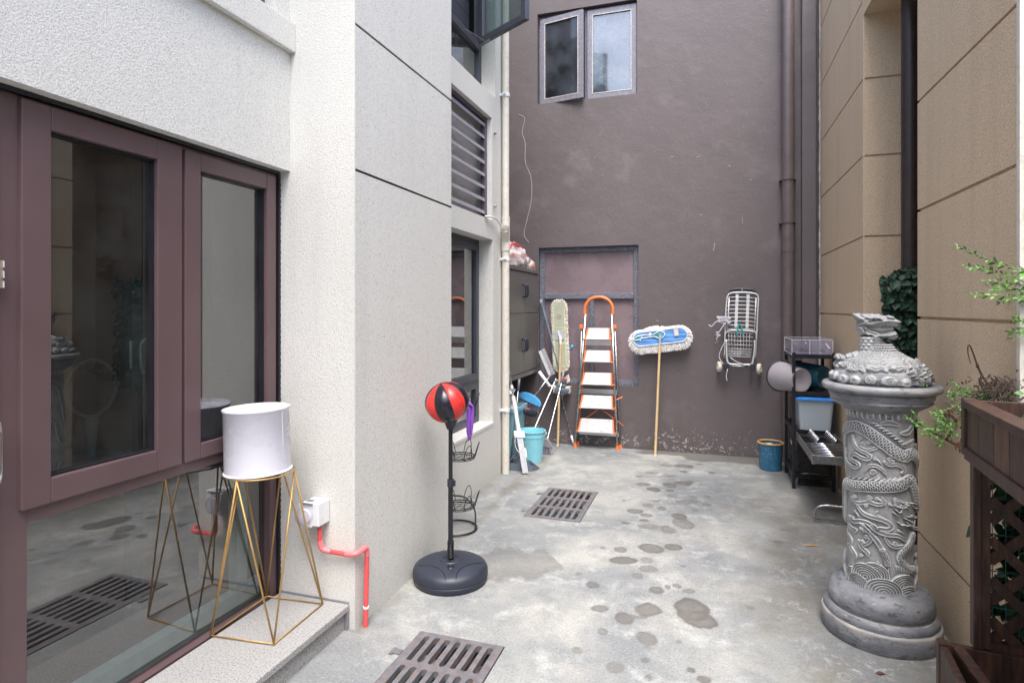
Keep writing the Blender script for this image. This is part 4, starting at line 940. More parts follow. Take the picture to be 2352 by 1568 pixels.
# dustpan with its long handle
t_ = thing('dustpan', 'slate grey upright dustpan with long steel handle below the squeeze mop', 'dustpan', (-1.69, 5.36, 0))
u1 = Vector((.9, .44, 0)).normalized(); v1 = Vector((-u1.y, u1.x, 0)); b = B()
P = [(-.11, -.08), (.10, -.13), (.175, -.055), (.11, .08), (-.09, .09)]
lo = [u1*x+v1*y for x, y in P]; hi = [q*1.02+Z3*(.075 if i in (0, 4) else (.05 if i in (1, 3) else .012)) for i, q in enumerate(lo)]
b.add(lo+hi, [(4, 3, 2, 1, 0)]+[(i, (i+1) % 5, 5+(i+1) % 5, 5+i) for i in (4, 0, 3)]+[(1, 2, 7, 6), (2, 3, 8, 7)])
b.add([q+Z3*.003 for q in lo], [(0, 1, 2, 3, 4)])
b.add([hi[0], hi[4], lo[4]*.3+Z3*.15, lo[0]*.3+Z3*.15], [(0, 1, 2, 3)]); 
o = b.build('pan', 'slate_plastic', t_); sm = o.modifiers.new('thick', 'SOLIDIFY'); sm.thickness = .004
b = B(); ht = PY(1193, 870, 5.48)-Vector(t_.location); hb = -u1*.085+Z3*.06; b.tube([hb, ht], .008, 10); b.build('handle', 'worn_steel', t_, smooth=True)
b = B(); b.tube([on(hb, ht, .86), ht], .0125, 10); b.build('grip', 'slate_plastic', t_, smooth=True)
# blue wide broom hung diagonally upside
hd = PY(1216, 917, 6.1); tp = PY(1268, 865, 6.36)
t_ = thing('wide_broom', 'broom with curved sky blue head and dark bristles propped head up', 'broom', hd)
tp2 = PY(1281, 841, 6.42)-hd
b = B(); b.tube([Vector((.045, 0, .028)), tp2], .0075, 10); b.build('handle', 'steel', t_, smooth=True)
ux_ = Vector((.90, .10, -.42)).normalized(); uz_ = Vector((.42, -.1, .90)).normalized(); uy_ = Vector((0, 1, .1)).normalized()
b = B(); top_ = []; n_ = 16
for i in range(n_+1):
    s_ = i/n_*2-1; top_.append((ux_*s_*.135+uz_*(.055*(1-s_*s_)**.6+.004), ux_*s_*.135-uz_*.018*(1-.3*s_*s_)))
V = [];
for a, c_ in top_: V += [a-uy_*.02, a+uy_*.02, c_+uy_*.03, c_-uy_*.03]
b.add(V, [(i*4+k, i*4+(k+1) % 4, (i+1)*4+(k+1) % 4, (i+1)*4+k) for i in range(n_) for k in range(4)]+[(3, 2, 1, 0), (n_*4, n_*4+1, n_*4+2, n_*4+3)])
b.build('head', 'blue_plastic', t_, smooth=True, autos=50)
b = B()
for i in range(150):
    s_ = random.uniform(-1, 1); a = ux_*s_*.13-uz_*.015*(1-.3*s_*s_)+uy_*random.uniform(-.022, .022); b.tube([a, a+(-uz_+ux_*s_*.25+uy_*random.uniform(-.1, .1))*random.uniform(.085, .10)], .0028, 4)
b.build('bristles', 'bristle', t_)
b = B(); b.tube([Vector((.0, 0, -.0))+uz_*.02, Vector((.055, 0, .038))], .014, 10); b.build('socket', 'blue_plastic', t_, smooth=True)
# steel poles standing in the bucket and others
t_ = pole_thing('floor_brush', 'long steel handled floor brush with pale stiff bristles pointing up', 'brush', PY(1277, 870, 6.40), PY(1226, 988, 6.0), .0085, 'steel')
bo = Vector(t_.location); jt = PY(1276, 876, 6.38)-bo
br0 = PY(1242, 806, 6.34)-bo; br1 = PY(1266, 862, 6.36)-bo; dd = (br1-br0)
b = B(); b.bar(br0+Vector((-.012, 0, 0)), br1+Vector((-.012, 0, 0)), .03, .022, up=(0, 1, 0)); b.build('brush_back', 'white_plastic', t_, bevel=.004)
b = B(); nn_ = Vector((dd.z, 0, -dd.x)).normalized()*-1
if nn_.x < 0: nn_ = -nn_
for i in range(21):
    for k in (-.01, 0, .01):
        a = br0+dd*(i/20)+Vector((0, k, 0)); b.tube([a, a+nn_*.045+Vector((0, 0, .008))], .0032, 4)
b.build('bristles', 'white_cloth', t_)
b = B(); b.tube([PY(1238, 853, 6.35)-bo, PY(1262, 886, 6.36)-bo, jt+Vector((0, -.01, -.05))], [.02, .017, .012], 12); b.build('swivel_arm', 'white_plastic', t_, smooth=True)
b = B(); b.tube([jt+Vector((0, 0, -.055)), jt+Vector((0, 0, .02))], .015, 10); b.build('joint', 'slate_plastic', t_, smooth=True)
t_ = pole_thing('corner_broom', 'broom with steel pole and slate grey head on the floor right of the bucket', 'broom', PY(1297, 850, 6.40), PZ(1253, 1020, .11)+Vector((0, .03, 0)), .0085, 'steel')
bo = Vector(t_.location); a_ = PY(1297, 845, 6.4)-bo
b = B(); b.tube([a_*.80, a_*1.02], .014, 10); b.build('grip', 'grey_plastic', t_, smooth=True)
b = B(); b.prism([(-.06, -.015, -.0), (-.02, -.015, .055), (.02, -.015, .05), (.065, -.015, -.02), (.055, -.015, -.04), (-.055, -.015, -.03)], (0, .035, 0)); b.build('head', 'grey_plastic', t_, bevel=.005)
b = B()
for i in range(60):
    s_ = random.uniform(-1, 1); a = Vector((s_*.052, random.uniform(-.012, .018), -.03)); b.tube([a, a+Vector((s_*.02, 0, -bo.z+.032))], .003, 4)
b.build('bristles', 'bristle', t_)
t_ = pole_thing('extension_pole', 'thin telescopic steel pole leaning left with its white foot on the floor', 'pole', PY(1282, 878, 6.44), PY(1318, 1023, 6.41), .007, 'steel')
bo = Vector(t_.location); a_ = PY(1282, 878, 6.44)-bo
b = B(); b.tube([Vector((0, 0, .01)), a_*.16], .0125, 10); b.build('foot_grip', 'white_plastic', t_, smooth=True)
b = B(); b.tube([a_*.83, a_], .012, 10); b.build('top_grip', 'white_plastic', t_, smooth=True)
t_ = pole_thing('grey_pole', 'slate grey pole leaning against the shutter behind the olive mop', 'pole', PY(1242, 688, 6.44), PY(1285, 850, 6.36), .014, 'slate_plastic')
bo = Vector(t_.location); b = B(); b.tube([Vector((0, 0, 0)), PZ(1303, 1012, .01)-bo], .010, 10); b.build('lower_pole', 'steel', t_, smooth=True)
b = B(); b.tube([PY(1242, 688, 6.44)-bo, PY(1245, 705, 6.438)-bo], .017, 12); b.build('end_cap', 'grey_plastic', t_, smooth=True)
t_ = thing('cloth_scraper', 'blue handled scraper with a grey cloth hidden behind the olive mop', 'scraper', PY(1310, 800, 6.42))
b = B(); b.tube([(0, 0, -.02), (.018, 0, .02), (.03, 0, .035)], [.010, .013, .011], 10); b.build('handle', 'blue_plastic', t_, smooth=True)
b = B(); b.tube([(0, 0, -.02), (-.09, .0, -.28)], .008, 8); b.build('shaft', 'steel', t_)
b = B(); b.prism([(-.12, -.01, -.36), (-.02, -.01, -.28), (.0, -.01, -.36), (-.06, -.01, -.40)], (0, .025, 0)); b.build('cloth', 'cream_yarn', t_, bevel=.006)

# dust mops: yarn rings built of many strands
def yarn(b, c, u, v, n, hw, hh, rr_, ln, cnt, jit=.4, th=.0042, droop=0.):
    """strands round a stadium outline in plane (u,v), normal n"""
    per = 4*(hw-rr_)+4*(hh-rr_)+2*pi*rr_
    for k in range(cnt):
        s_ = per*k/cnt+random.uniform(-.003, .003); 
        segs = [(2*(hw-rr_), 0), (pi*rr_/2, 1), (2*(hh-rr_), 2), (pi*rr_/2, 3), (2*(hw-rr_), 4), (pi*rr_/2, 5), (2*(hh-rr_), 6), (pi*rr_/2, 7)]
        s_ %= per
        for L_, q in segs:
            if s_ < L_: break
            s_ -= L_
        f_ = s_/L_ if L_ > 0 else 0
        if q == 0: x, y, nx2, ny2 = -(hw-rr_)+s_, -hh, 0, -1
        elif q == 4: x, y, nx2, ny2 = (hw-rr_)-s_, hh, 0, 1
        elif q == 2: x, y, nx2, ny2 = hw, -(hh-rr_)+s_, 1, 0
        elif q == 6: x, y, nx2, ny2 = -hw, (hh-rr_)-s_, -1, 0
        else:
            cx_, cy_, a0 = {1: (hw-rr_, -hh+rr_, -pi/2), 3: (hw-rr_, hh-rr_, 0), 5: (-hw+rr_, hh-rr_, pi/2), 7: (-hw+rr_, -hh+rr_, pi)}[q]
            a = a0+f_*pi/2; x, y, nx2, ny2 = cx_+rr_*cos(a), cy_+rr_*sin(a), cos(a), sin(a)
        o_ = c+u*x+v*y; dr = u*(nx2+random.uniform(-jit, jit))+v*(ny2+random.uniform(-jit, jit)); dr.normalize()
        l = ln*random.uniform(.8, 1.12); dn = Vector((0, 0, -droop))
        b.tube([o_-dr*.012+n*random.uniform(-.012, .006), o_+dr*l*.55+n*(random.uniform(-.01, .014))+dn*.4*l, o_+dr*l+n*random.uniform(-.02, .006)+dn*l], [th, th*1.15, th*.9], 5)
def stadium(hw, hh, rr_, n=8):
    P = []
    for cx_, cy_, a0 in ((hw-rr_, hh-rr_, 0), (-hw+rr_, hh-rr_, 1), (-hw+rr_, -hh+rr_, 2), (hw-rr_, -hh+rr_, 3)):
        for k in range(n+1): a = (a0+k/n)*pi/2; P.append((cx_+rr_*cos(a), cy_+rr_*sin(a)))
    return P
# olive dust mop, vertical
c0 = PY(1286, 771, 6.39); upv = (PY(1283, 683, 6.42)-PY(1290, 858, 6.36)).normalized()
t_ = thing('dust_mop', 'tall upright dust mop with olive cloth back and cream fringe, bamboo handle', 'mop', c0)
nrm = Vector((0, -1, 0)); uu = upv.cross(nrm).normalized()
if uu.x < 0: uu = -uu
nrm = upv.cross(uu); nrm = nrm if nrm.y < 0 else -nrm
Z0 = Vector((0, 0, 0))
HW, HH = .066, .375
b = B(); yarn(b, Z0-nrm*.006, uu, upv, nrm, HW, HH, .055, .028, 560, .5, .0045)
b.prism([uu*x+upv*y-nrm*.018 for x, y in stadium(HW+.008, HH+.008, .06)], nrm*.015); b.build('fringe', 'cream_yarn', t_, smooth=True, autos=60)
b = B(); b.prism([uu*x+upv*y for x, y in stadium(HW, HH, .055)], nrm*.008); b.build('cloth_back', 'olive_cloth', t_, bevel=.003)
b = B(); 
for x in (-HW+.004, HW-.004): b.obox(uu*(x-.004)+upv*(-HH+.05)+nrm*.008, uu*.008, upv*(2*HH-.1), nrm*.003)
for y in (.085, -.085, -.335): b.obox(uu*(-HW+.006)+upv*(y-.004)+nrm*.008, uu*(2*HW-.012), upv*.008, nrm*.0035)
b.build('piping', 'lime_trim', t_)
b = B(); b.obox(uu*(-.052)+upv*(-.045)+nrm*.009, uu*.104, upv*.105, nrm*.006); b.build('metal_plate', 'aluminium', t_, bevel=.002)
M4 = Matrix((( uu.x, upv.x, nrm.x, 0), (uu.y, upv.y, nrm.y, 0), (uu.z, upv.z, nrm.z, 0), (0, 0, 0, 1)))
M4.translation = upv*.205+nrm*.0085; text('CS', 'printed_mark', 'ink', .042, M4, t_, .0003)
M4 = M4.copy(); M4.translation = upv*.186+nrm*.0085; text('MTESIRE', 'printed_mark', 'ink', .013, M4, t_, .0003)
fo = PZ(1281, 1024, .012)-c0; hp = upv*.0+nrm*.03+uu*.01
b = B(); b.tube([hp-upv*.09, fo], .0125, 14); b.build('handle', 'bamboo', t_, smooth=True, autos=50)
b = B(); b.tube([hp+upv*.0, hp-upv*.09-Vector((0, 0, .0))], .014, 10); b.obox(hp-uu*.022+upv*.0-nrm*.01, uu*.012, upv*.055, nrm*.014); b.build('clamp', 'white_plastic', t_, smooth=True, autos=40)
b = B(); b.tube(circle(fo+Vector((0, -.012, .004)), .010, 14, ax=(1, 0, 0), ay=(0, 0, 1)), .004, 6, closed=True); b.build('hanging_loop', 'white_plastic', t_, smooth=True)
# blue dust mop, horizontal
c0 = PY(1516, 774, 6.36)
t_ = thing('dust_mop', 'wide blue backed dust mop with white fringe leaning on the wall right of the ladder', 'mop', c0)
nrm = Vector((0, -1, 0)); uu = Vector((.991, 0, .135)).normalized(); upv = Vector((-.135, 0, .991))
HW, HH = .272, .072
b = B(); yarn(b, Z0-nrm*.01, uu, upv, nrm, HW, HH, .07, .052, 900, .25, .0046, .55)
for k in range(120): 
    x = random.uniform(-.17, .03); y = HH+.0; o_ = uu*x+upv*y-nrm*.02; b.tube([o_, o_+upv*random.uniform(.02, .05)*(1-((x+.07)/.12)**2*.5)+uu*.02-nrm*.015, o_+uu*.05+upv*.01-nrm*.02], .005, 5)
b.prism([uu*x+upv*y-nrm*.022 for x, y in stadium(HW+.015, HH+.01, .075)], nrm*.018); b.build('fringe', 'mop_yarn', t_, smooth=True, autos=60)
b = B(); V = []; n1_, n2_ = 60, 16
for i in range(n1_+1):
    for j in range(n2_+1):
        x = -HW+2*HW*i/n1_; yy = (j/n2_*2-1); ex = max(0, abs(x)-(HW-.068)); lim = math.sqrt(max(0, .068**2-ex**2))+.002; y = yy*min(HH-.003, lim+.002 if ex > 0 else HH-.003)
        V.append(uu*x+upv*y+nrm*(.008+.003*sin(x*30+yy*2)+.002*sin(yy*9+x*12)))
b.add(V, [(i*(n2_+1)+j, (i+1)*(n2_+1)+j, (i+1)*(n2_+1)+j+1, i*(n2_+1)+j+1) for i in range(n1_) for j in range(n2_)])
b.prism([uu*x+upv*y-nrm*.004 for x, y in stadium(HW, HH, .068)], nrm*.009)
b.build('cloth_back', 'blue_cloth', t_, smooth=True, autos=60)
b = B(); b.tube([uu*x+upv*y+nrm*.008 for x, y in stadium(HW, HH, .068)], .005, 6, closed=True); b.build('white_edging', 'white_cloth', t_, smooth=True)
q2 = lambda px, py: uu*((px-1000)*.565*.001*.96)+upv*(-(py-620)*.565*.001*.96)+nrm*.013
# the opening outline (loop and slit)
def loc(px, py):      # crop px -> mop plane (metres)
    X_ = (2480+px*.15947)/1.7415; Y_ = (1250+py*.15947)/1.7415; w_ = PY(X_, Y_, 6.345)-c0; w_.y = -.014; return w_
slit = [(315, 690), (430, 600), (600, 560), (760, 560), (850, 545), (940, 480), (1030, 460), (1110, 500), (1125, 560), (1070, 630), (960, 640), (860, 600), (700, 620), (560, 640), (440, 690), (340, 695)]
b = B(); b.poly([loc(*q)+Vector((0, .003, 0)) for q in slit]); b.build('lining', 'teal_cloth', t_)
b = B(); b.tube([loc(*q) for q in slit], .0045, 6, closed=True); b.build('slit_edging', 'white_cloth', t_, smooth=True)
b = B(); b.bar(loc(760, 500), loc(740, 590), .022, .003, up=(0, 1, 0)); b.bar(loc(555, 600), loc(500, 720), .008, .003, up=(0, 1, 0)); b.build('tie', 'white_cloth', t_)
b = B(); P = [loc(*q)+Vector((0, -.001, 0)) for q in ((1340, 415), (1450, 405), (1480, 575), (1370, 590))]; b.prism(P, (0, -.0012, 0)); b.build('care_label', 'cream_yarn', t_)
b = B(); b.bar(loc(930, 540), loc(1080, 520), .006, .004, up=(0, 1, 0)); b.tube([loc(1010, 560)+Vector((0, -.01, 0)), loc(1005, 660)+Vector((0, -.012, 0)), loc(1000, 830)+Vector((0, -.016, 0))], [.012, .014, .011], 10); b.build('clamp', 'aluminium', t_, smooth=True, autos=50)
fo = PZ(1505, 1045, .015)-c0; tp_ = loc(1000, 820)+Vector((0, -.016, 0))
b = B(); b.tube([tp_, fo*.94+tp_*.06, fo], [.0125, .0125, .0115], 14); b.build('handle', 'bamboo', t_, smooth=True, autos=50)
b = B(); b.tube(circle(fo+Vector((0, -.006, .0)), .0105, 14, ax=(1, 0, 0), ay=(0, 0, 1)), .0045, 6, closed=True); b.build('hanging_loop', 'white_plastic', t_, smooth=True)

# step ladder
t_ = thing('step_ladder', 'folded five step ladder with orange hoop handle leaning before the shutter', 'ladder', (-1.13, 6.25, 0))
o0 = Vector(t_.location)
fl, fr = PZ(1321, 1027, .0)-o0, PZ(1418, 1033, .0)-o0; tl, tr = PY(1345, 722, 6.33)-o0, PY(1405, 722, 6.33)-o0
rl, rr2 = PZ(1331, 1019, .0)-o0, PZ(1429, 1023, 0)-o0; ql, qr = PY(1336, 752, 6.40)-o0, PY(1412, 752, 6.40)-o0
rl.y = min(rl.y, .19); rr2.y = min(rr2.y, .19)
for a, c_ in ((fl, tl), (fr, tr)):
    b = B(); b.tube([a+Vector((0, 0, .03)), c_], .0115, 12); b.build('rail', 'steel', t_, smooth=True)
for a, c_ in ((rl, ql), (rr2, qr)):
    b = B(); b.tube([a+Vector((0, 0, .03)), c_], .0115, 12); b.build('rear_leg', 'worn_steel', t_, smooth=True)
    b = B(); b.box((c_.x-.022, c_.y-.02, c_.z-.015), (c_.x+.022, c_.y+.02, c_.z+.03)); b.build('leg_cap', 'orange_plastic', t_, bevel=.005)
for a in (fl, fr, rl, rr2):
    b = B(); b.lathe([(.0, 0), (.019, 0), (.018, .008), (.015, .045), (0, .045)], a, 14); b.build('foot', 'orange_plastic', t_, smooth=True, autos=50)
hpt = [PY(u_, v_, 6.335)-o0 for u_, v_ in ((1343.5, 724), (1343, 712), (1346, 700), (1354, 689), (1366, 683.5), (1378, 682.5), (1390, 685), (1400, 692), (1406, 703), (1407.5, 714), (1407, 724))]
b = B(); b.tube(spline(hpt, 5), .0165, 14); b.build('hoop_handle', 'orange_plastic', t_, smooth=True)
def rail_at(v_): 
    k = (v_-722)/(1030-722.); return tl.lerp(fl, k), tr.lerp(fr, k)
for v0, v1 in ((753, 778.5), (804, 830), (855, 882), (907, 936), (961, 991)):
    a0, a1 = rail_at(v0); c0_, c1_ = rail_at(v1); e = .036
    A1 = a0.lerp(a1, .0)+Vector((e+.012, -.02, 0)); A2 = a1+Vector((-e+.004, -.02, 0)); B1 = c0_+Vector((e-.006, -.05, 0)); B2 = c1_+Vector((-e+.008, -.05, 0))
    b = B(); nv2 = (A2-A1).cross(B1-A1).normalized()*.02
    for k in range(6):
        f0, f1 = k/6, (k+.93)/6; L0, R0_, L1_, R1_ = A1.lerp(B1, f0), A2.lerp(B2, f0), A1.lerp(B1, f1), A2.lerp(B2, f1); b.prism([L0, R0_, R1_, L1_], nv2*.16 if nv2.y < 0 else -nv2*.16)
    b.prism([A1+Vector((0, .003, 0)), A2+Vector((0, .003, 0)), B2+Vector((0, .003, 0)), B1+Vector((0, .003, 0))], Vector((0, .014, 0)))
    st_ = b.build('tread', 'ladder_tread', t_)
    for p0, p1, q_ in ((A1, B1, -.004), (A2, B2, .004)):
        b = B(); b.bar(p0+Vector((q_, -.002, 0)), p1+Vector((q_, -.002, -.004)), .006, .016, up=(1, 0, 0)); b.build('tread_trim', 'orange_plastic', t_)
    b = B(); b.tube([c0_, B1+Vector((-.004, .005, 0))], .008, 8); b.tube([c1_, B2+Vector((.004, .005, 0))], .008, 8); b.build('pivot', 'orange_plastic', t_, smooth=True)
for sl2, sr2 in ((0, 1),):
    for s_ in (0, 1):
        a, c_ = rail_at(770)[s_], rail_at(985)[s_]; off = Vector((.022 if s_ == 0 else -.014, .012, 0)); b = B(); b.tube([a+off, c_+off], .0045, 6); b.build('link_bar', 'orange_plastic', t_, smooth=True)
for v0, hgt in ((786, 13), (896, 13), (990, 10)):
    k = (v0-752)/(1021-752.); a = ql.lerp(rl, k); c_ = qr.lerp(rr2, k); b = B(); b.bar(a+Vector((-.008, -.0, 0)), c_+Vector((.008, 0, 0)), .055*hgt/13, .012, up=(0, 1, 0)); b.build('crossbar', 'aluminium', t_)
xc_ = PY(1378, 937, 6.38)-o0
for e_ in (PY(1325, 975, 6.38), PY(1433, 978, 6.38), PY(1333, 911, 6.38), PY(1430, 911, 6.38)):
    b = B(); b.tube([xc_, e_-o0], .0055, 6); b.build('brace', 'orange_plastic', t_, smooth=True)

# folded shopping trolley hung on the wall
t_ = thing('shopping_trolley', 'folded silver wire trolley with two cream wheels hanging on the back wall', 'trolley', PY(1703, 760, 6.42))
o0 = Vector(t_.location); s5 = .15747/1.0    # zoom scale used when surveying
def tq(px, py, y=6.40):
    return PY((2820+px*.27424)/1.7415, (1120+py*.27424)/1.7415, y)-o0
fr_ = spline([tq(*q) for q in ((282, 1130), (292, 800), (305, 450), (325, 250), (370, 195), (450, 182), (560, 180), (680, 188), (745, 205), (778, 260), (768, 480), (755, 800), (735, 1130))], 6)
b = B(); b.tube(fr_, .007, 10); b.build('frame', 'pale_wire', t_, smooth=True)
b = B(); b.tube(spline([tq(*q, 6.43) for q in ((345, 210), (400, 145), (480, 132), (620, 134), (700, 150), (750, 200))], 6), .014, 10); b.build('grip', 'black_plastic', t_, smooth=True)
for x in ((470, 205, 450, 690), (630, 205, 612, 700)):
    b = B(); b.bar(tq(x[0], x[1], 6.385), tq(x[2], x[3], 6.385), .028, .004, up=(0, 1, 0)); b.build('strap_plate', 'pale_wire', t_)
for i in range(9):
    y_ = 248+i*58; b = B(); b.tube(spline([tq(312, y_+30, 6.42), tq(345-i*1.5, y_+4, 6.39), tq(480, y_, 6.385), tq(620, y_+4, 6.385), tq(735-i*2, y_+14, 6.39), tq(772, y_+36, 6.42)], 4), .0034, 6); b.build('basket_wire', 'pale_wire', t_, smooth=True)
for x0, x1 in ((352, 328), (745, 722)): b = B(); b.tube([tq(x0, 260, 6.385), tq(x1, 740, 6.385)], .0055, 8); b.build('side_rail', 'pale_wire', t_, smooth=True)
b = B(); b.tube(spline([tq(*q, 6.375) for q in ((288, 900), (292, 800), (320, 755), (380, 735), (600, 738), (700, 748), (745, 775), (748, 880))], 6), .006, 8); b.build('fold_frame', 'pale_wire', t_, smooth=True)
ys_ = [765, 820, 880, 940, 998, 1030, 1056, 1082, 1110]
for i, y_ in enumerate(ys_):
    b = B(); b.tube([tq(325+i*2, y_-2, 6.38), tq(705-i*5, y_+12, 6.38)], .0032, 6); b.build('rack_wire', 'pale_wire', t_, smooth=True)
for i in range(8):
    x = 345+i*44; b = B(); b.tube([tq(x, 768, 6.386), tq(x+8-i*3, 1085, 6.386)], .0022, 6); b.build('rack_wire', 'pale_wire', t_, smooth=True)
b = B(); b.tube(spline([tq(*q, 6.36) for q in ((312, 870), (315, 1000), (320, 1150), (350, 1215), (420, 1228), (600, 1232), (680, 1225), (705, 1150), (725, 1000), (725, 880))], 6), .009, 10); b.build('foot_loop', 'pale_wire', t_, smooth=True)
b = B(); b.tube([tq(250, 1242, 6.38), tq(770, 1272, 6.38)], .0065, 8); b.build('axle', 'steel', t_, smooth=True)
for x in (305, 692):
    b = B(); c_ = tq(x, 1262, 6.38); b.box(c_-Vector((.022, .03, .035)), c_+Vector((.022, .02, .03))); b.build('axle_bracket', 'black_plastic', t_, bevel=.004)
RY_ = Matrix.Rotation(pi/2, 3, 'Y')
for x, y_, ang in ((208, 1263, .08), (793, 1295, -.12)):
    c_ = tq(x, y_, 6.385); Mz = Matrix.Rotation(ang*2.2, 3, 'Z') @ RY_
    b = B(); b.lathe([(.030, -.016), (.048, -.018), (.053, -.012), (.055, 0), (.053, .012), (.048, .018), (.030, .016)], c_, 28, Mz); wh = b.build('wheel', 'tyre', t_, smooth=True)
    b = B(); b.lathe([(0, -.012), (.028, -.012), (.031, -.017), (.033, 0), (.031, .017), (.028, .012), (0, .012)], c_, 20, Mz); b.build('hub', 'white_plastic', wh, smooth=True, autos=40)
b = B(); b.box(tq(540, 120, 6.44)-Vector((.006, 0, .006)), tq(540, 165, 6.41)+Vector((.006, 0, .006))); b.build('wall_hook', 'steel', t_)
# twine on the trolley
tw = thing('twine', 'tangled pale cord knotted round the left side of the trolley', 'cord', PY(1667, 745, 6.36)); o1 = Vector(tw.location)-o0
b = B()
random.seed(11)
for k in range(7):
    P = [tq(330+random.uniform(-60, 60) if i else 330, 580+random.uniform(-60, 60), 6.36+random.uniform(-.012, .015)) for i in range(4)]
    b.tube(spline([tq(320, 560, 6.36)]+[tq(random.uniform(170, 380), random.uniform(530, 640), 6.355+random.uniform(-.01, .01)) for _ in range(5)]+[tq(330, 620, 6.36)], 6), .0032, 5)
for P in ([(320, 590), (180, 600), (130, 640), (90, 675), (55, 650)], [(300, 620), (250, 690), (205, 755), (165, 760), (200, 790), (155, 800), (225, 800), (180, 830), (170, 880)], [(300, 880), (240, 1000), (205, 1110), (240, 1190), (270, 1220)], [(330, 1300), (310, 1400), (322, 1470)], [(370, 1130), (460, 1190), (560, 1225)]):
    b.tube(spline([tq(*q, 6.35) for q in P], 5), .0042, 5)
for i, q in enumerate(b.v): b.v[i] = tuple(Vector(q)-o1)
b.build('cord', 'twine', tw, smooth=True)
b = B(); b.tube(spline([tq(*q, 6.36)-o1 for q in ((470, 820), (472, 720), (490, 660), (515, 650), (535, 690), (545, 740), (545, 810))], 5), .0075, 6); b.build('teal_knot', 'teal_cloth', tw, smooth=True)

# blue bin with ochre rim
t_ = thing('waste_bin', 'blue waste bin with ochre rim on the floor by the black shelf', 'bin', (.548, 6.05, 0))
b = B(); b.lathe([(0, .004), (.088, .004), (.092, 0), (.096, .03), (.108, .245), (.105, .245), (.088, .01), (0, .01)], seg=40); b.build('shell', 'navy_plastic', t_, smooth=True, autos=50)
b = B(); b.tube(circle((0, 0, .25), .109, 40), .0085, 10, closed=True); b.build('rim', 'ochre_plastic', t_, smooth=True)
b = B(); lump(b, (-.01, .0, .19), (.05, .06, .05), 10, .4, 3, 4, False); b.build('contents', 'lime_trim', t_, smooth=True)

# ================================================================== black shelf with its load
RX0, RX1, RY0, RY1 = .66, .985, 5.46, 5.99
t_ = thing('shelf_rack', 'black metal open shelf against the tan wall holding buckets and boxes', 'shelf', (RX0, RY0, 0))
for x in (0, RX1-RX0-.026):
    for y in (0, RY1-RY0-.026):
        b = B(); b.box((x, y, 0), (x+.026, y+.026, 1.135)); b.build('upright', 'black_metal', t_, bevel=.002)
for z_ in (.09, .46, .775, 1.085):
    b = B(); W_, L_ = RX1-RX0, RY1-RY0
    b.box((.0275, .002, z_), (W_-.0275, .024, z_+.035)); b.box((.0275, L_-.024, z_), (W_-.0275, L_-.002, z_+.035)); b.box((.002, .0275, z_), (.024, L_-.0275, z_+.035)); b.box((W_-.024, .0275, z_), (W_-.002, L_-.0275, z_+.035))
    b.box((.0245, .0245, z_+.02), (W_-.0245, L_-.0245, z_+.024)); b.build('shelf_board', 'black_metal', t_)
t_ = thing('clear_tray', 'clear acrylic box lying on the top board of the black shelf', 'box', (.825, 5.74, 1.112))
b = B(); th = .003
def openbox(b, x0, x1, y0, y1, z0, z1, th):
    b.box((x0, y0, z0), (x1, y1, z0+th)); b.box((x0, y0, z0+th), (x0+th, y1, z1)); b.box((x1-th, y0, z0+th), (x1, y1, z1)); b.box((x0+th, y0, z0+th), (x1-th, y0+th, z1)); b.box((x0+th, y1-th, z0+th), (x1-th, y1, z1))
openbox(b, -.165, .14, -.27, .24, .002, .125, .003); b.box((-.165, -.27, .1252), (.14, .24, .1275)); b.build('box', 'clear_plastic', t_)
b = B()
for z_ in (.003, .126):
    P = [(-.165, -.27), (.14, -.27), (.14, .24), (-.165, .24)]; b.tube([(x, y, z_) for x, y in P], .0022, 4, closed=True)
for x, y in ((-.165, -.27), (.14, -.27), (-.165, .24), (-.03, -.27)): b.tube([(x, y, 0), (x, y, .125)], .0025, 4)
b.build('edge', 'twine', t_)
b = B(); b.tube([(.085, -.272, .10), (.115, -.272, .06)], .006, 6); b.ball((-.06, -.272, .10), .006, 8); b.ball((-.13, -.2, .09), .005, 8); b.build('bracket', 'white_cloth', t_)
def lying_bucket(nm, lab, c, rt, rb, H, az, el, mt, band=None):
    d_ = Vector((cos(az)*cos(el), sin(az)*cos(el), sin(el)))
    t2 = thing(nm, lab, 'bucket', c, 'buckets lying on the middle board of the shelf')
    Rm = d_.to_track_quat('Z', 'Y').to_matrix(); b = B()
    b.lathe([(0, .006), (rb*.17, .006), (rb*.2, .0045), (rb*.8, .0045), (rb*.86, 0), (rb, .0), (rb+.003, .01), (rt-.002, H*.96), (rt+.006, H*.97), (rt+.006, H), (rt-.002, H), (rb, .012), (0, .012)], (0, 0, 0), 44, Rm)
    b.build('shell', mt, t2, smooth=True, autos=40)
    b = B(); b.lathe([(rt+.004, H*.955), (rt+.0095, H*.965), (rt+.0095, H*1.0), (rt+.004, H*1.005)], (0, 0, 0), 44, Rm); b.build('rim', 'black_plastic' if not band else mt, t2, smooth=True)
    b = B(); b.lathe([(.014, -.001), (.016, -.003), (.018, -.001)], (0, 0, 0), 20, Rm); b.lathe([(.004, -.001), (.005, -.003), (.006, -.001)], (0, 0, 0), 12, Rm); b.build('moulded_mark', mt, t2, smooth=True)
    return t2
g_ = lying_bucket('bucket', 'taupe grey bucket lying on its side on the shelf, bottom facing out', PY(1841, 873, 5.50), .128, .098, .27, radians(122), radians(2), 'taupe_plastic')
b = B(); b.tube(spline([(-.16, .22, .10), (-.12, .20, .145), (-.09, .18, .14), (-.06, .2, .11)], 5), .006, 6); b.build('handle', 'black_plastic', g_, smooth=True)
lying_bucket('bucket', 'dark teal bucket lying on its side on the shelf behind the taupe one', PY(1893, 866, 5.66), .125, .095, .26, radians(135), radians(-2), 'teal_bucket', 1)
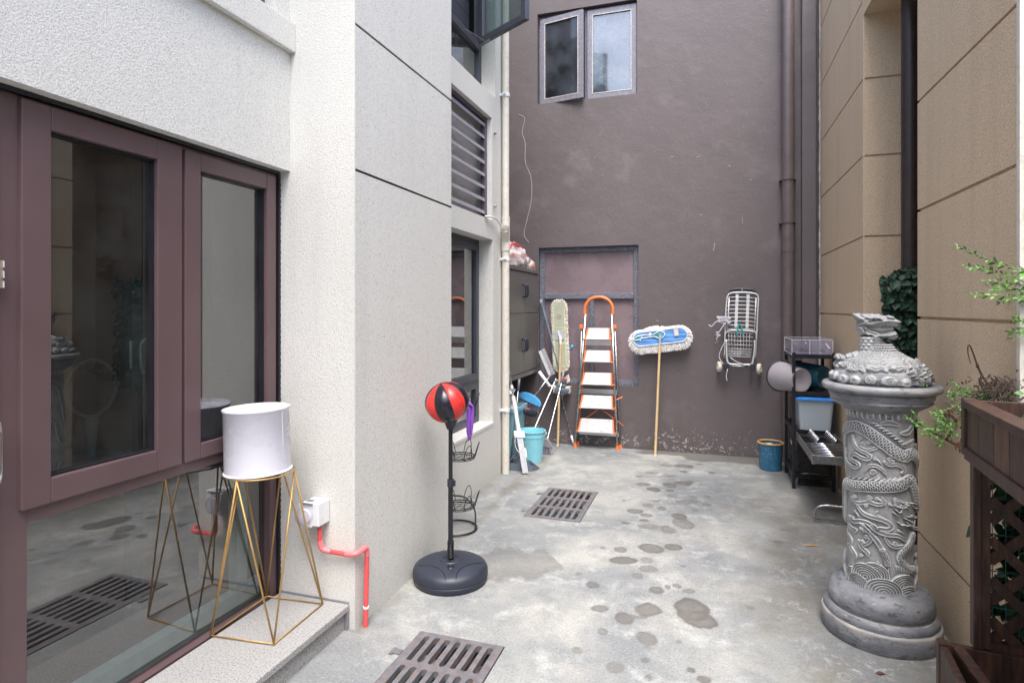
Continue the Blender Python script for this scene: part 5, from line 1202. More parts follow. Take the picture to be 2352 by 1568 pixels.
t_ = thing('lidded_box', 'frosted plastic storage box with blue lid on the shelf below the buckets', 'box', (.835, 5.60, .497))
b = B(); tub(b, .245, .235, .30, .27, .34, rr_=.03, lip=.004); b.build('box', 'frosted_plastic', t_, smooth=True, autos=40)
b = B(); b.box((-.15, -.19, .247), (.15, .19, .262)); b.box((-.13, -.17, .262), (.13, .17, .268)); b.build('lid', 'lid_blue', t_, bevel=.004)
b = B(); lump(b, (-.04, -.05, .1), (.05, .06, .04), 10, .3, 3, 1, False); b.ball((-.07, -.08, .2), .04, 10, (1, .6, .7)); b.build('contents', 'cream_pvc', t_, smooth=True)
t_ = thing('rusty_board', 'rust brown board lying on the lower shelf board', 'board', (.83, 5.7, .488)); b = B(); b.box((-.12, -.2, .0), (.14, .24, .008)); b.build('board', 'rust_board', t_)
t_ = thing('dark_cabinet', 'small dark glossy cabinet with a chrome handle in the bottom of the shelf', 'cabinet', (.83, 5.73, .116))
b = B(); b.box((-.13, -.22, 0), (.135, .23, .31)); b.build('body', 'dark_box', t_, bevel=.004)
b = B(); b.box((-.12, -.228, .01), (-.005, -.221, .30)); b.box((.001, -.228, .01), (.128, -.221, .30)); b.build('door', 'dark_box', t_)
b = B(); b.tube(spline([(-.131, -.12, .26), (-.16, -.13, .27), (-.16, -.18, .235), (-.131, -.2, .22)]), .005, 6); b.build('handle', 'chrome', t_, smooth=True)
b = B(); b.tube([(-.05, -.2285, .18), (.055, -.2285, .19)], .004, 6); b.build('reflection_streak', 'rust_board', t_)  # orange reflection in the dark door, painted as a streak

# steel dish rack on U feet
t_ = thing('dish_rack', 'stainless steel dish rack on U shaped feet beside the dragon column', 'dish rack', (.95, 5.05, 0))
o0 = Vector(t_.location)
for Y_, xl, xr in ((5.50, .70, .965), (4.655, .705, .965)):
    b = B(); y = Y_-o0.y
    x0, x1 = xl-o0.x, xr-o0.x
    b.tube(spline([(x0, y, .008), (x0+.003, y, .06), (x0+.022, y, .105), (x0+.075, y, .122), (x0+.12, y, .122)], 5)+[Vector((x1, y, .120))], .0105, 10)
    b.box((x0-.006, y-.012, .0), (x1, y+.012, .022)); b.build('foot', 'worn_steel', t_, smooth=True, autos=50)
    b = B(); b.box((x1-.0, y-.016, 0), (x1+.042, y+.016, .405)); b.build('upright', 'worn_steel', t_, bevel=.003)
b = B(); x0, x1, y0, y1, zt = -.262, .03, -.43, .47, .475
b.box((x0, y0, zt-.058), (x1, y0+.01, zt)); b.box((x0, y1-.01, zt-.05), (x1, y1, zt)); b.box((x0, y0+.01, zt-.058), (x0+.01, y1-.01, zt-.0)); b.box((x1-.01, y0+.01, zt-.058), (x1, y1-.01, zt)); b.box((x0-.004, y0-.004, zt-.062), (x0+.02, y0+.02, zt+.004))
b.build('tray_frame', 'worn_steel', t_, bevel=.003)
b = B(); b.box((x0+.011, y0+.011, zt-.058), (x1-.011, y1-.011, zt-.054)); b.build('drip_tray', 'black_gasket', t_)
for k in range(9):
    y = y0+.03+k*.050; b = B(); b.tube([(x0+.01, y, zt-.006), (x1-.01, y, zt+.001)], .0036, 6); b.build('bar', 'chrome', t_, smooth=True)
for xx in (x0+.07, x0+.19):
    for k in range(9):
        y = y0+.40+k*.045; b = B(); b.tube([(xx, y, zt-.01), (xx+.035, y, zt+.045)], .0034, 6); b.build('plate_pin', 'chrome', t_, smooth=True)
b = B(); b.tube([(.1, -.4, 0), (.1, .44, 0)], .01, 8) if 0 else None; b.bar((.036, -.37, .40), (.036, .42, .40), .02, .02); b.build('side_bar', 'worn_steel', t_)
# twig on the floor and small litter
q = PZ(1863, 1252, .006); b = B(); b.tube([q+Vector((-.045, -.01, 0)), q+Vector((.01, .004, .002)), q+Vector((.055, .015, 0))], [.002, .0042, .0015], 6)
tag(b.build('dry_leaf', 'ochre_plastic'), 'thin orange dry leaf lying on the concrete left of the column', 'leaf')
b = B(); q = PZ(2010, 1545, .004); b.leaf(q, (1, .3, .05), .045, .5, .1, Vector((0, 0, 1))); tag(b.build('fallen_leaf', 'leaf_dry'), 'small dark red leaf on the concrete just in front of the column base', 'leaf')

# ================================================================== STONE COLUMN WITH DRAGON
CC = Vector((.757, 3.18, 0)); SR = .140
VA = atan2(-CC.y, -CC.x)          # direction from the column to the viewer side of the yard: the front of the carving
col = thing('stone_column', 'grey carved stone column with coiling dragon relief on a round stepped base', 'column', (CC.x, CC.y, 0))
def turned(prof, nm, par, seg=96, patina=None):
    # resample profile finely
    P = [Vector((r, z, 0)) for r, z in prof]; b = B(); b.lathe(prof, seg=seg)
    n = len(prof); pat = np.tile(np.array(patina if patina else [0]*n, dtype=float), seg)
    k = 0; ph = [random.uniform(0, 6) for _ in range(6)]
    for i, q in enumerate(b.v):
        x, y, z = q; nz = mnoise.noise(Vector((x*9, y*9, z*14)))*.0022+mnoise.noise(Vector((x*40, y*40, z*60)))*.0008
        r = hypot(x, y) or 1; b.v[i] = (x*(1+nz/r), y*(1+nz/r), z)
        pat[i] *= .55+.75*mnoise.noise(Vector((x*14, y*14, 3)))
    return b.build(nm, 'turned_stone', par, smooth=True, autos=55, attr={'patina': np.clip(pat, 0, 1)})
base_p = [(.0, 0), (.236, 0), (.241, .01), (.243, .05), (.242, .078), (.2405, .083), (.238, .088), (.2335, .090), (.231, .0905), (.2325, .095), (.231, .108), (.226, .118), (.219, .1235), (.2165, .126), (.212, .1265), (.2095, .132), (.2145, .14), (.2165, .155), (.2145, .175), (.207, .197), (.195, .214), (.180, .226), (.1765, .228), (.175, .2265), (.172, .2275), (.1655, .234), (.155, .2375), (.139, .238)]
bp = [0]*len(base_p); bp[4] = .5; bp[5] = 1; bp[6] = 1; bp[13] = .5; bp[14] = .3
turned(base_p, 'base', col, 120, bp)
cap_p = [(.137, 1.028), (.150, 1.032), (.158, 1.040), (.172, 1.049), (.186, 1.057), (.199, 1.066), (.2065, 1.073), (.2075, 1.077), (.2045, 1.081), (.2065, 1.085), (.2115, 1.092), (.2145, 1.102), (.2155, 1.112), (.214, 1.117), (.219, 1.1185), (.230, 1.120), (.2385, 1.126), (.2425, 1.136), (.241, 1.147), (.235, 1.154), (.226, 1.157), (.214, 1.157), (.209, 1.152), (.0, 1.150)]
cpn = [0]*len(cap_p); cpn[17] = .25; cpn[18] = .35; cpn[19] = .3
turned(cap_p, 'capital', col, 120, cpn)

def edgeof(Hh):
    a = Hh.copy()
    for _ in range(3):
        a = (np.roll(a, 3, 0)+np.roll(a, -3, 0)+a)/3; c_ = np.pad(a, ((0, 0), (3, 3)), 'edge'); a = (c_[:, :-6]+c_[:, 6:]+a)/3
    return np.clip((Hh-a)/.0028, -1, 1)
# relief of the shaft: heights on an unrolled cylinder; all feature outlines in shaft coordinates (angle from the front, height)
NT, NZ = 620, 640
th = np.linspace(-pi, pi, NT, endpoint=False); zz = np.linspace(.232, 1.036, NZ)
TH, ZZ = np.meshgrid(th, zz, indexing='ij'); SS = TH*SR
H_ = np.zeros_like(SS); PAT = np.zeros_like(SS); EDG = np.zeros_like(SS)
def fr(u, v):          # survey of the carving: photo position on the shaft front -> (arc, height)
    q = max(-1., min(1., (u-2024.)/82.)); t0 = asin(q); d = 2.784-SR*cos(t0)
    return (t0*SR, EYE-(v-708.)*d/FPX)
ca = lambda x, y: fr(1894.9+.2784*x, 700.5+.2784*y)
cb_ = lambda x, y: fr(1866.2+.29297*x, 1091+.29297*y)
def sp2(P, n=6):
    return [(q.x, q.y) for q in spline([Vector((a, c_, 0)) for a, c_ in P], n)]
def poly_field(P, wmax):
    """distance to polyline, arclength and side; returns arrays limited to bbox"""
    P = np.array(P); lo = P.min(0)-wmax; hi = P.max(0)+wmax
    i0, i1 = np.searchsorted(th*SR, [lo[0], hi[0]]); j0, j1 = np.searchsorted(zz, [lo[1], hi[1]])
    if i1 <= i0 or j1 <= j0: return None
    sl = (slice(i0, i1), slice(j0, j1)); X, Y = SS[sl], ZZ[sl]
    best = np.full(X.shape, 9.); arc = np.zeros(X.shape); side = np.zeros(X.shape); L = 0
    for (x0, y0), (x1, y1) in zip(P[:-1], P[1:]):
        dx, dy = x1-x0, y1-y0; l2 = dx*dx+dy*dy+1e-12; l = math.sqrt(l2)
        t_ = np.clip(((X-x0)*dx+(Y-y0)*dy)/l2, 0, 1); d = np.hypot(X-x0-t_*dx, Y-y0-t_*dy); m = d < best
        best[m] = d[m]; arc[m] = (L+t_*l)[m]; side[m] = (np.sign((X-x0)*dy-(Y-y0)*dx))[m]; L += l
    return sl, best, arc, side, L
def ridge(P, w, h, pat=0., sm=True, taper=False):
    if sm and len(P) > 2: P = sp2(P)
    wide = w > .0038 and not taper
    if wide: w = w*1.45
    r = poly_field(P, w*2)
    if r is None: return
    sl, d, arc, side, L = r
    ww = w*(1-.75*(arc/L)**2) if taper else (w*(.55+.45*np.sin(np.clip(arc/L, 0, 1)*pi)**.5) if wide else w)
    q_ = d/ww; f_ = np.clip(1-q_**4, 0, 1)**.5*h
    if wide:
        lip = np.exp(-((q_-.78)/.16)**2); f_ = np.where(q_ < 1, h*np.clip(1-q_**6, 0, 1)**.5*(.72+.30*lip), 0.)
        EDG[sl] = np.where(f_ > H_[sl], np.where(q_ < 1, lip*.9-.25*(q_ < .55), 0), EDG[sl]); PAT[sl] = np.where((f_ > H_[sl]) & (q_ < .95), np.maximum(.42-.3*lip, 0), PAT[sl])
    elif taper: EDG[sl] = np.where((f_ > H_[sl]) & (q_ < .6), .8, EDG[sl])
    H_[sl] = np.maximum(H_[sl], f_)
    if pat: PAT[sl] = np.maximum(PAT[sl], (f_ > h*.3)*pat)
def plate(P, h, edge=.003, pat=0.):
    """raised polygon area with a soft edge"""
    P = sp2(P+[P[0]], 5); A = np.array(P); lo = A.min(0)-.01; hi = A.max(0)+.01
    i0, i1 = np.searchsorted(th*SR, [lo[0], hi[0]]); j0, j1 = np.searchsorted(zz, [lo[1], hi[1]]); sl = (slice(i0, i1), slice(j0, j1))
    X, Y = SS[sl], ZZ[sl]; ins = np.zeros(X.shape, bool)
    for (x0, y0), (x1, y1) in zip(A[:-1], A[1:]):
        c_ = ((y0 > Y) != (y1 > Y)); ins ^= c_ & (X < (x1-x0)*(Y-y0)/((y1-y0)+1e-12)+x0)
    d = poly_field(P, .01)[1] if poly_field(P, .01) else 0
    r = poly_field(P, .01)
    dd = np.full(SS.shape, 9.); dd[r[0]] = r[1]; dloc = dd[sl]
    f_ = np.where(ins, h*np.clip(dloc/edge, 0, 1)**.5, 0)
    H_[sl] = np.maximum(H_[sl], f_)
    if pat: PAT[sl] = np.maximum(PAT[sl], np.where(ins, pat, 0))
def curl(cx_, cy_, r, h=.008, w=.0028, turns=1.6, a0=0., dirn=1, tail=None):
    P = []
    for k in range(26):
        f_ = k/25; a = a0+dirn*turns*2*pi*f_; rr2_ = r*(1-f_*.82); P.append((cx_+rr2_*cos(a), cy_+rr2_*sin(a)))
    if tail: P = tail+P
    plate([(cx_+r*1.02*cos(a), cy_+r*.92*sin(a)) for a in np.linspace(0, 2*pi, 10)[:-1]], h*.55, .004, .15)
    ridge(P, w, h, 0, False)
def scales(p_, q_):
    """overlapping fish scales; p_ along, q_ across, both in scale widths -> (tilt, rim, inside)"""
    tilt = np.zeros(p_.shape); rim = np.zeros(p_.shape, bool); done = np.zeros(p_.shape, bool); R_s = .72
    i0 = np.floor(p_/.5)
    for k in (2, 1, 0):
        i_ = i0-k; off = .5*np.mod(i_, 2); c_ = np.round(q_-off)+off; dp = p_-i_*.5; dq = q_-c_; rr = np.hypot(dp, dq*1.05)
        ins = (rr < R_s+.0) & (dp >= 0) & (dp < R_s) & ~done & (np.abs(dq) < .56)
        if k == 2: ins &= dp >= 0
        tilt = np.where(ins, dp/R_s, tilt); rim |= ins & (rr > R_s*.82); done |= ins
    return tilt, rim, done
def scaleband(P, hw, h, sc=.0175):
    P = sp2(P, 8); r = poly_field(P, hw*1.2)
    if r is None: return
    sl, d, arc, side, L = r; a = d*side
    env = np.clip(1-(np.abs(a)/hw)**2, 0, 1)**.5
    tilt, rim, dn = scales(arc/sc, a/sc)
    m = env > .02; lip = (np.abs(a) > hw*.84) & (np.abs(a) < hw)
    hh = h*env*.8+.0032*tilt*(env > .3)+.0012*rim; hh = np.where(lip, h*.7, hh)
    H_[sl] = np.where(m, np.maximum(H_[sl], hh), H_[sl])
    PAT[sl] = np.where(m, np.where(rim | lip, 0., .85), PAT[sl]); EDG[sl] = np.where(m, np.where(rim | lip, .8, -.1), EDG[sl])
# coils (continued round the back)
up_ = [ca(190, 1035), ca(260, 1020), ca(340, 1045), ca(420, 1095), ca(500, 1150), ca(580, 1205), ca(660, 1230), ca(720, 1200)]
up_ = [(-.36, .60), (-.30, .66), (-.26, .80), (-.225, .905)]+up_+[(.235, .80), (.27, .72), (.33, .66), (.40, .60)]
scaleband(up_, .0255, .015)
lo_ = [(-.42, .52), (-.36, .50), (-.30, .50), (-.24, .51)]+[cb_(262, 115), cb_(330, 116), cb_(420, 112), cb_(520, 104), cb_(620, 88), cb_(700, 64), cb_(775, 20)]+[(.225, .60), (.27, .62), (.34, .60), (.42, .55)]
scaleband(lo_, .0245, .015)
bd3 = [cb_(790, 430), cb_(770, 500), cb_(730, 560), cb_(700, 610), cb_(705, 660), cb_(760, 700), cb_(800, 690)]
scaleband(bd3, .0165, .013, .012)
scaleband([cb_(560, 600), cb_(590, 660), cb_(600, 700)], .013, .012, .011)
# spines along the coils
for i in range(9):
    f_ = i/8; a = ca(400+f_*240, 985+f_*150); ridge([a, (a[0]+.018, a[1]+.002), (a[0]+.024, a[1]-.008)], .0035, .011, 0, True, True)
for i in range(12):
    a = cb_(290+i*42, 48-max(0, i-6)*8+2); ridge([(a[0], a[1]-.004), (a[0]+.010, a[1]+.001), (a[0]+.019, a[1]+.009)], .0034, .011, 0, True, True)
# clouds, ribbons
R_ = ridge
for P, w_, h_ in [([ca(300, 1130), ca(340, 1100), ca(400, 1130), ca(440, 1180), ca(400, 1205), ca(350, 1215), ca(290, 1190), ca(310, 1160)], .0055, .008),
                  ([ca(235, 1110), ca(250, 1160), ca(290, 1215), ca(345, 1240), ca(385, 1262), ca(370, 1290), ca(320, 1285), ca(260, 1258), ca(220, 1275), ca(235, 1310), ca(280, 1330), ca(290, 1355), ca(255, 1370), ca(210, 1350), ca(185, 1320)], .0062, .010),
                  ([ca(500, 1300), ca(540, 1320), ca(590, 1310), ca(640, 1320), ca(660, 1350), ca(640, 1370)], .0058, .009),
                  ([ca(600, 1280), ca(650, 1290), ca(672, 1330)], .004, .008),
                  ([ca(345, 1390), ca(375, 1350), ca(430, 1340), ca(480, 1365), ca(515, 1400)], .0055, .009),
                  ([ca(480, 985), ca(540, 970), ca(610, 982)], .009, .009), ([ca(395, 985), ca(440, 998), ca(490, 1028)], .004, .008),
                  ([ca(620, 1130), ca(680, 1125), ca(735, 1085)], .0045, .010), ([ca(640, 1150), ca(700, 1150), ca(740, 1120)], .004, .009), ([ca(640, 1050), ca(690, 1030), ca(720, 980)], .009, .010),
                  ([cb_(310, 210), cb_(350, 250), cb_(400, 250), cb_(450, 235), cb_(520, 245), cb_(575, 225), cb_(560, 190)], .0065, .008),
                  ([cb_(365, 275), cb_(400, 320), cb_(450, 345), cb_(520, 355), cb_(590, 370), cb_(630, 400), cb_(600, 430), cb_(540, 435), cb_(520, 455), cb_(590, 470), cb_(680, 465), cb_(735, 490)], .0075, .009),
                  ([cb_(520, 300), cb_(505, 330), cb_(560, 350), cb_(625, 375)], .0045, .008),
                  ([cb_(290, 360), cb_(330, 400), cb_(380, 395), cb_(440, 400), cb_(510, 430)], .0075, .009), ([cb_(285, 420), cb_(320, 460), cb_(350, 470), cb_(330, 490)], .006, .008),
                  ([cb_(380, 410), cb_(430, 450), cb_(470, 490)], .0065, .010), ([cb_(470, 480), cb_(520, 540), cb_(560, 600)], .0085, .012), ([cb_(520, 700), cb_(560, 740), cb_(600, 785)], .004, .009), ([cb_(600, 700), cb_(615, 740), cb_(590, 780)], .004, .009),
                  ([cb_(370, 550), cb_(395, 600), cb_(440, 635), cb_(450, 660)], .0068, .009), ([cb_(420, 510), cb_(470, 520), cb_(450, 560), cb_(400, 590)], .006, .009),
                  ([cb_(280, 500), cb_(310, 550), cb_(295, 600), cb_(275, 590)], .006, .008), ([cb_(300, 600), cb_(340, 660), cb_(350, 690)], .007, .008),
                  ([cb_(580, 500), cb_(610, 540), cb_(660, 555), cb_(720, 530)], .006, .009)]:
    R_(P, w_, h_)
for c_, r_, dr in [(ca(375, 1150), .0105, 1), (ca(550, 1275), .015, -1), (ca(408, 1398), .014, 1), (ca(380, 905), .016, 1), (ca(545, 908), .016, 1), (ca(635, 915), .014, -1), (ca(300, 905), .013, -1), (ca(230, 900), .012, 1), (ca(700, 930), .013, 1), (ca(235, 1110), .008, 1),
                   (cb_(340, 200), .0105, -1), (cb_(455, 198), .012, -1), (cb_(432, 268), .008, 1), (cb_(320, 378), .011, 1), (cb_(655, 530), .011, -1), (cb_(400, 560), .009, 1), (cb_(390, 665), .009, -1), (cb_(660, 190), .010, 1)]:
    curl(c_[0], c_[1], r_, .0085, .0026, 1.5, 0, dr)
# small relief dragon head on the right, strokes of the mane and whiskers
plate([cb_(635, 180), cb_(690, 175), cb_(770, 190), cb_(800, 260), cb_(790, 340), cb_(730, 330), cb_(690, 280), cb_(640, 260)], .010, .008, .5)
rs2 = np.random.RandomState(5)
for k in range(22):
    x0, y0 = rs2.uniform(640, 790), rs2.uniform(185, 380); R_([cb_(x0, y0), cb_(x0+rs2.uniform(15, 40), y0+rs2.uniform(-14, 18)), cb_(x0+rs2.uniform(35, 60), y0+rs2.uniform(-18, 22))], .0028, .015, 0, True, True)
for k in range(10):
    x0, y0 = rs2.uniform(380, 490), rs2.uniform(395, 450); R_([cb_(x0, y0), cb_(x0+20, y0+14), cb_(x0+40, y0+40)], .002, .012, 0, True, True)
for k in range(8): R_([cb_(660+k*18, 700+rs2.uniform(-10, 10)), cb_(665+k*18, 740)], .003, .010, 0, False, True)
for k in range(46):        # small filler curls and strokes between the large motifs
    x0, z0 = rs2.uniform(-.125, .125), rs2.uniform(.40, 1.0)
    i_, j_ = min(NT-1, int(np.searchsorted(th*SR, x0))), min(NZ-1, int(np.searchsorted(zz, z0)))
    if H_[max(0, i_-8):i_+8, max(0, j_-9):j_+9].max() > .004: continue
    curl(x0, z0, rs2.uniform(.006, .009), .007, .002, 1.4, rs2.uniform(0, 6), rs2.choice([-1, 1])); R_([(x0, z0), (x0+.014, z0-.008), (x0+.022, z0-.02)], .0035, .007, 0, True, True)
for k in range(26):        # sides and back: more curls and ribbons
    a = rs2.choice([-1, 1])*rs2.uniform(.20, .43); z_ = rs2.uniform(.34, 1.0); curl(a, z_, rs2.uniform(.009, .015), .008, .0026, 1.5, rs2.uniform(0, 6), rs2.choice([-1, 1])); R_([(a, z_), (a+.02, z_-.02), (a+.01, z_-.045), (a+.035, z_-.06)], .006, .008)
# rows of hanging petals under the capital
for k in range(36):
    a = -pi*SR+2*pi*SR*k/36; R_([(a, 1.03), (a, 1.012), (a+.004, 1.0)], .006, .006, 0, True, True)
# waves at the foot: overlapping fans of arcs, nearer fans on top
def fan(c_, r, n=6, asp=.9):
    global H_, PAT, EDG
    dx = (SS-c_[0]+pi*SR) % (2*pi*SR)-pi*SR; dy = (ZZ-c_[1])/asp; d = np.hypot(dx, dy); m = (d < r) & (ZZ > c_[1]-.03)
    q = d/r*n; fq = q-np.floor(q); rid = np.where((fq > .72), 1., 0.)
    hh = .009+.0022*rid*np.sin((fq-.72)/.28*pi)+np.where(d > r*.93, .0012, 0)
    H_ = np.where(m, hh, H_); PAT = np.where(m, np.where((rid > 0) | (d > r*.93), 0., .6), PAT); EDG = np.where(m, np.where((rid > 0) | (d > r*.93), .6, -.1), EDG)
for x, y, r in ((340, 860, 95), (500, 800, 92), (430, 830, 105), (720, 850, 100)): fan(cb_(x, y), r*.29297*.00203*1.05)
for k in range(8): fan((.23+k*.055, .29+.01*(k % 2)), .05)
for x, y, r in ((370, 895, 82), (745, 950, 118)): fan(cb_(x, y), r*.29297*.00203*1.05)
fan(cb_(572, 935), 125*.29297*.00203)
for k in range(9): fan((.20+k*.055, .25), .045)
H_ += .0007*fnoise(TH*8, ZZ*60, 1.3, 3, 4)
b = B(); RR_ = SR-.008+H_*1.35
XX = RR_*np.cos(TH+VA); YY = RR_*np.sin(TH+VA)
b.v = list(zip(XX.ravel().tolist(), YY.ravel().tolist(), ZZ.ravel().tolist()))
idx = np.arange(NT*NZ).reshape(NT, NZ); nx2 = np.roll(idx, -1, 0)
b.f = list(zip(idx[:, :-1].ravel().tolist(), nx2[:, :-1].ravel().tolist(), nx2[:, 1:].ravel().tolist(), idx[:, 1:].ravel().tolist())); b.mi = [0]*len(b.f)
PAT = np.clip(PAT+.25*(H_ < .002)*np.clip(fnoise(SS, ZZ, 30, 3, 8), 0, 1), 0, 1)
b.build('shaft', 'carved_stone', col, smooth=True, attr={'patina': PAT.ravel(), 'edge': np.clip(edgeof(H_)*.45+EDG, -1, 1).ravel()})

# the crouching dragon on top: dome of clouds and scales, neck, head
dg = thing('dragon_statue', 'stone dragon head and neck rising from a dome of carved clouds on the column', 'statue', (CC.x, CC.y, 1.15), rz=0)
Rt = Vector((cos(atan2(CC.y, CC.x)-pi/2), sin(atan2(CC.y, CC.x)-pi/2), 0)); Bk = Vector((CC.x, CC.y, 0)).normalized()
NT2, NP2 = 420, 150
th = np.linspace(-pi, pi, NT2, endpoint=False); pp = np.linspace(0, 1, NP2)
T2, P2 = np.meshgrid(th, pp, indexing='ij')
rp = np.interp(pp, [0, .06, .16, .3, .45, .6, .75, .88, 1.], [.186, .195, .197, .188, .168, .138, .10, .065, .045]); zp = np.interp(pp, [0, .06, .16, .3, .45, .6, .75, .88, 1.], [.0, .012, .035, .062, .086, .107, .128, .150, .185])
SR = .19; zz = np.cumsum(np.concatenate([[0], np.hypot(np.diff(rp), np.diff(zp))])); SS = T2*SR; ZZ = np.tile(zz, (NT2, 1)); H_ = np.zeros_like(SS); PAT = np.zeros_like(SS); EDG = np.zeros_like(SS)
for k in range(18):        # bottom row of curling clouds
    a = -pi*SR+2*pi*SR*(k+.5)/18; wq = .028+.006*sin(k*2.3); z_ = .032+.006*sin(k*1.7)
    plate([(a-wq, z_-.012), (a-wq*.9, z_+.012), (a-wq*.3, z_+.024), (a+wq*.4, z_+.022), (a+wq, z_+.006), (a+wq*.8, z_-.016), (a, z_-.022)], .010, .007)
    curl(a+.006*sin(k*3), z_+.003*cos(k*2), .012+.003*sin(k*5), .014, .0028, 1.5, k, 1 if k % 3 else -1)
for k in range(13):
    a = -pi*SR+2*pi*SR*(k+.2)/13; z_ = .085+.008*sin(k*2.1)
    R_([(a-.04, z_), (a-.015, z_+.014), (a+.01, z_+.003), (a+.035, z_+.012), (a+.055, z_-.002)], .0075, .012); curl(a-.012, z_+.004, .010, .016, .0028, 1.3, k, -1)
# scale rows above
tilt, rim, dn = scales(-(ZZ-.4)/.026, SS/.034*.19/.19)
m = (ZZ > .098) & (H_ < .006); H_ = np.where(m, .003+.007*tilt+.002*rim, H_); PAT = np.where(m & ~rim, .40, PAT); EDG = np.where(m & rim, .7, EDG)
# side beast with flowing mane on the right
for k in range(60):
    a = VA*0+rs2.uniform(.12, .30); z_ = rs2.uniform(.04, .15); R_([(a, z_), (a+.015, z_-.004+rs2.uniform(-.006, .006)), (a+.028, z_-.018)], .0028, .014+rs2.uniform(0, .006), 0, True, True)
H_ += .0012*fnoise(T2*6, ZZ*40, 1.3, 3, 6)
off = -.008+H_*1.4; nr = np.gradient(zp, pp); nz2 = -np.gradient(rp, pp); nl = np.hypot(nr, nz2); nr, nz2 = nr/nl, nz2/nl
RR_ = rp[None, :]+off*nr[None, :]; Zf = zp[None, :]+off*nz2[None, :]
sway = .010*np.sin(T2*3+1)*np.sin(P2*pi)
bx = (RR_+sway)*np.cos(T2+VA); by = (RR_+sway)*np.sin(T2+VA)
b = B(); b.v = list(zip(bx.ravel().tolist(), by.ravel().tolist(), Zf.ravel().tolist())); idx = np.arange(NT2*NP2).reshape(NT2, NP2); nx2 = np.roll(idx, -1, 0)
b.f = list(zip(idx[:, :-1].ravel().tolist(), nx2[:, :-1].ravel().tolist(), nx2[:, 1:].ravel().tolist(), idx[:, 1:].ravel().tolist())); b.mi = [0]*len(b.f)
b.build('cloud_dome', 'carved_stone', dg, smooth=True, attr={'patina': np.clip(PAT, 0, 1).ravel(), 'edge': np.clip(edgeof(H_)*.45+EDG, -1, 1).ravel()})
K_ = .565e-3
def hv(px, py, y=0.): return Rt*((px-464)*K_)+Bk*y+Vector((0, 0, EYE-(((1220+py*.4848)/1.7415)-708)*.00203-1.15))
# neck with belly bands and scales
b = B(); b.cur = 0; pn = spline([hv(420, 470), hv(425, 420), hv(415, 370), hv(410, 330), hv(405, 295), hv(402, 262)], 8); rn = np.interp(np.linspace(0, 1, len(pn)), [0, .2, .45, .7, 1], [.078, .060, .050, .046, .045])
V = []; NS = 72
for i, q in enumerate(pn):
    for k in range(NS):
        a = 2*pi*k/NS; dd_ = Rt*cos(a)+Bk*sin(a); r = rn[i]*(1. if abs(sin(a)) < .5 else .95)
        if cos(a) > .15: r += .0055*(i % 3 == 0)-.002
        else:
            uu2 = k/6.+(.5 if (i//6) % 2 else 0); r += .0075*max(0, 1-(abs((uu2 % 1)-.5)*2)**2)*((5-(i % 6))/5.)
        V.append(q+dd_*r)
b.add(V, [(i*NS+k, i*NS+(k+1) % NS, (i+1)*NS+(k+1) % NS, (i+1)*NS+k) for i in range(len(pn)-1) for k in range(NS)])
b.build('neck', 'carved_stone', dg, smooth=True, autos=60)
def inflate(outline, T, cell=.0019, nm='head', relief=None, power=.5, y0=0.):
    P = np.array([(x*K_, -y*K_) for x, y in outline]); lo, hi = P.min(0)-.002, P.max(0)+.002
    xs = np.arange(lo[0], hi[0], cell); ys = np.arange(lo[1], hi[1], cell); X, Y = np.meshgrid(xs, ys, indexing='ij')
    ins = np.zeros(X.shape, bool); dist = np.full(X.shape, 9.); A = np.vstack([P, P[:1]])
    for (x0, y0_), (x1, y1) in zip(A[:-1], A[1:]):
        ins ^= ((y0_ > Y) != (y1 > Y)) & (X < (x1-x0)*(Y-y0_)/((y1-y0_)+1e-12)+x0)
        dx, dy = x1-x0, y1-y0_; t_ = np.clip(((X-x0)*dx+(Y-y0_)*dy)/(dx*dx+dy*dy+1e-12), 0, 1); dist = np.minimum(dist, np.hypot(X-x0-t_*dx, Y-y0_-t_*dy))
    h = T*np.clip(dist/(T*1.1), 0, 1)**power; h = np.where(ins, h, 0)
    if relief:
        for pts, w_, a_ in relief:
            Q = [(x*K_, -y*K_) for x, y in pts]; dm = np.full(X.shape, 9.)
            for (x0, y0_), (x1, y1) in zip(Q[:-1], Q[1:]):
                dx, dy = x1-x0, y1-y0_; t_ = np.clip(((X-x0)*dx+(Y-y0_)*dy)/(dx*dx+dy*dy+1e-12), 0, 1); dm = np.minimum(dm, np.hypot(X-x0-t_*dx, Y-y0_-t_*dy))
            h = h+np.where(ins & (dist > .001), a_*1.5*np.exp(-(dm/w_)**2), 0)
    b = B(); base = np.array([464*K_, 0]); nid = {}
    def vid(i, j, s):
        k = (i, j, s if h[i, j] > .0006 else 0)
        if k not in nid:
            x = X[i, j]; yv = -Y[i, j]/K_; px = x/K_; nid[k] = len(b.v); b.v.append(tuple(hv(px, yv, y0+s*h[i, j])))
        return nid[k]
    m = ins
    for i in range(X.shape[0]-1):
        for j in range(X.shape[1]-1):
            if m[i, j] and m[i+1, j] and m[i, j+1] and m[i+1, j+1]:
                b.f.append((vid(i, j, -1), vid(i+1, j, -1), vid(i+1, j+1, -1), vid(i, j+1, -1))); b.mi.append(0)
                b.f.append((vid(i, j+1, 1), vid(i+1, j+1, 1), vid(i+1, j, 1), vid(i, j, 1))); b.mi.append(0)
    return b.build(nm, 'carved_stone', dg, smooth=True)
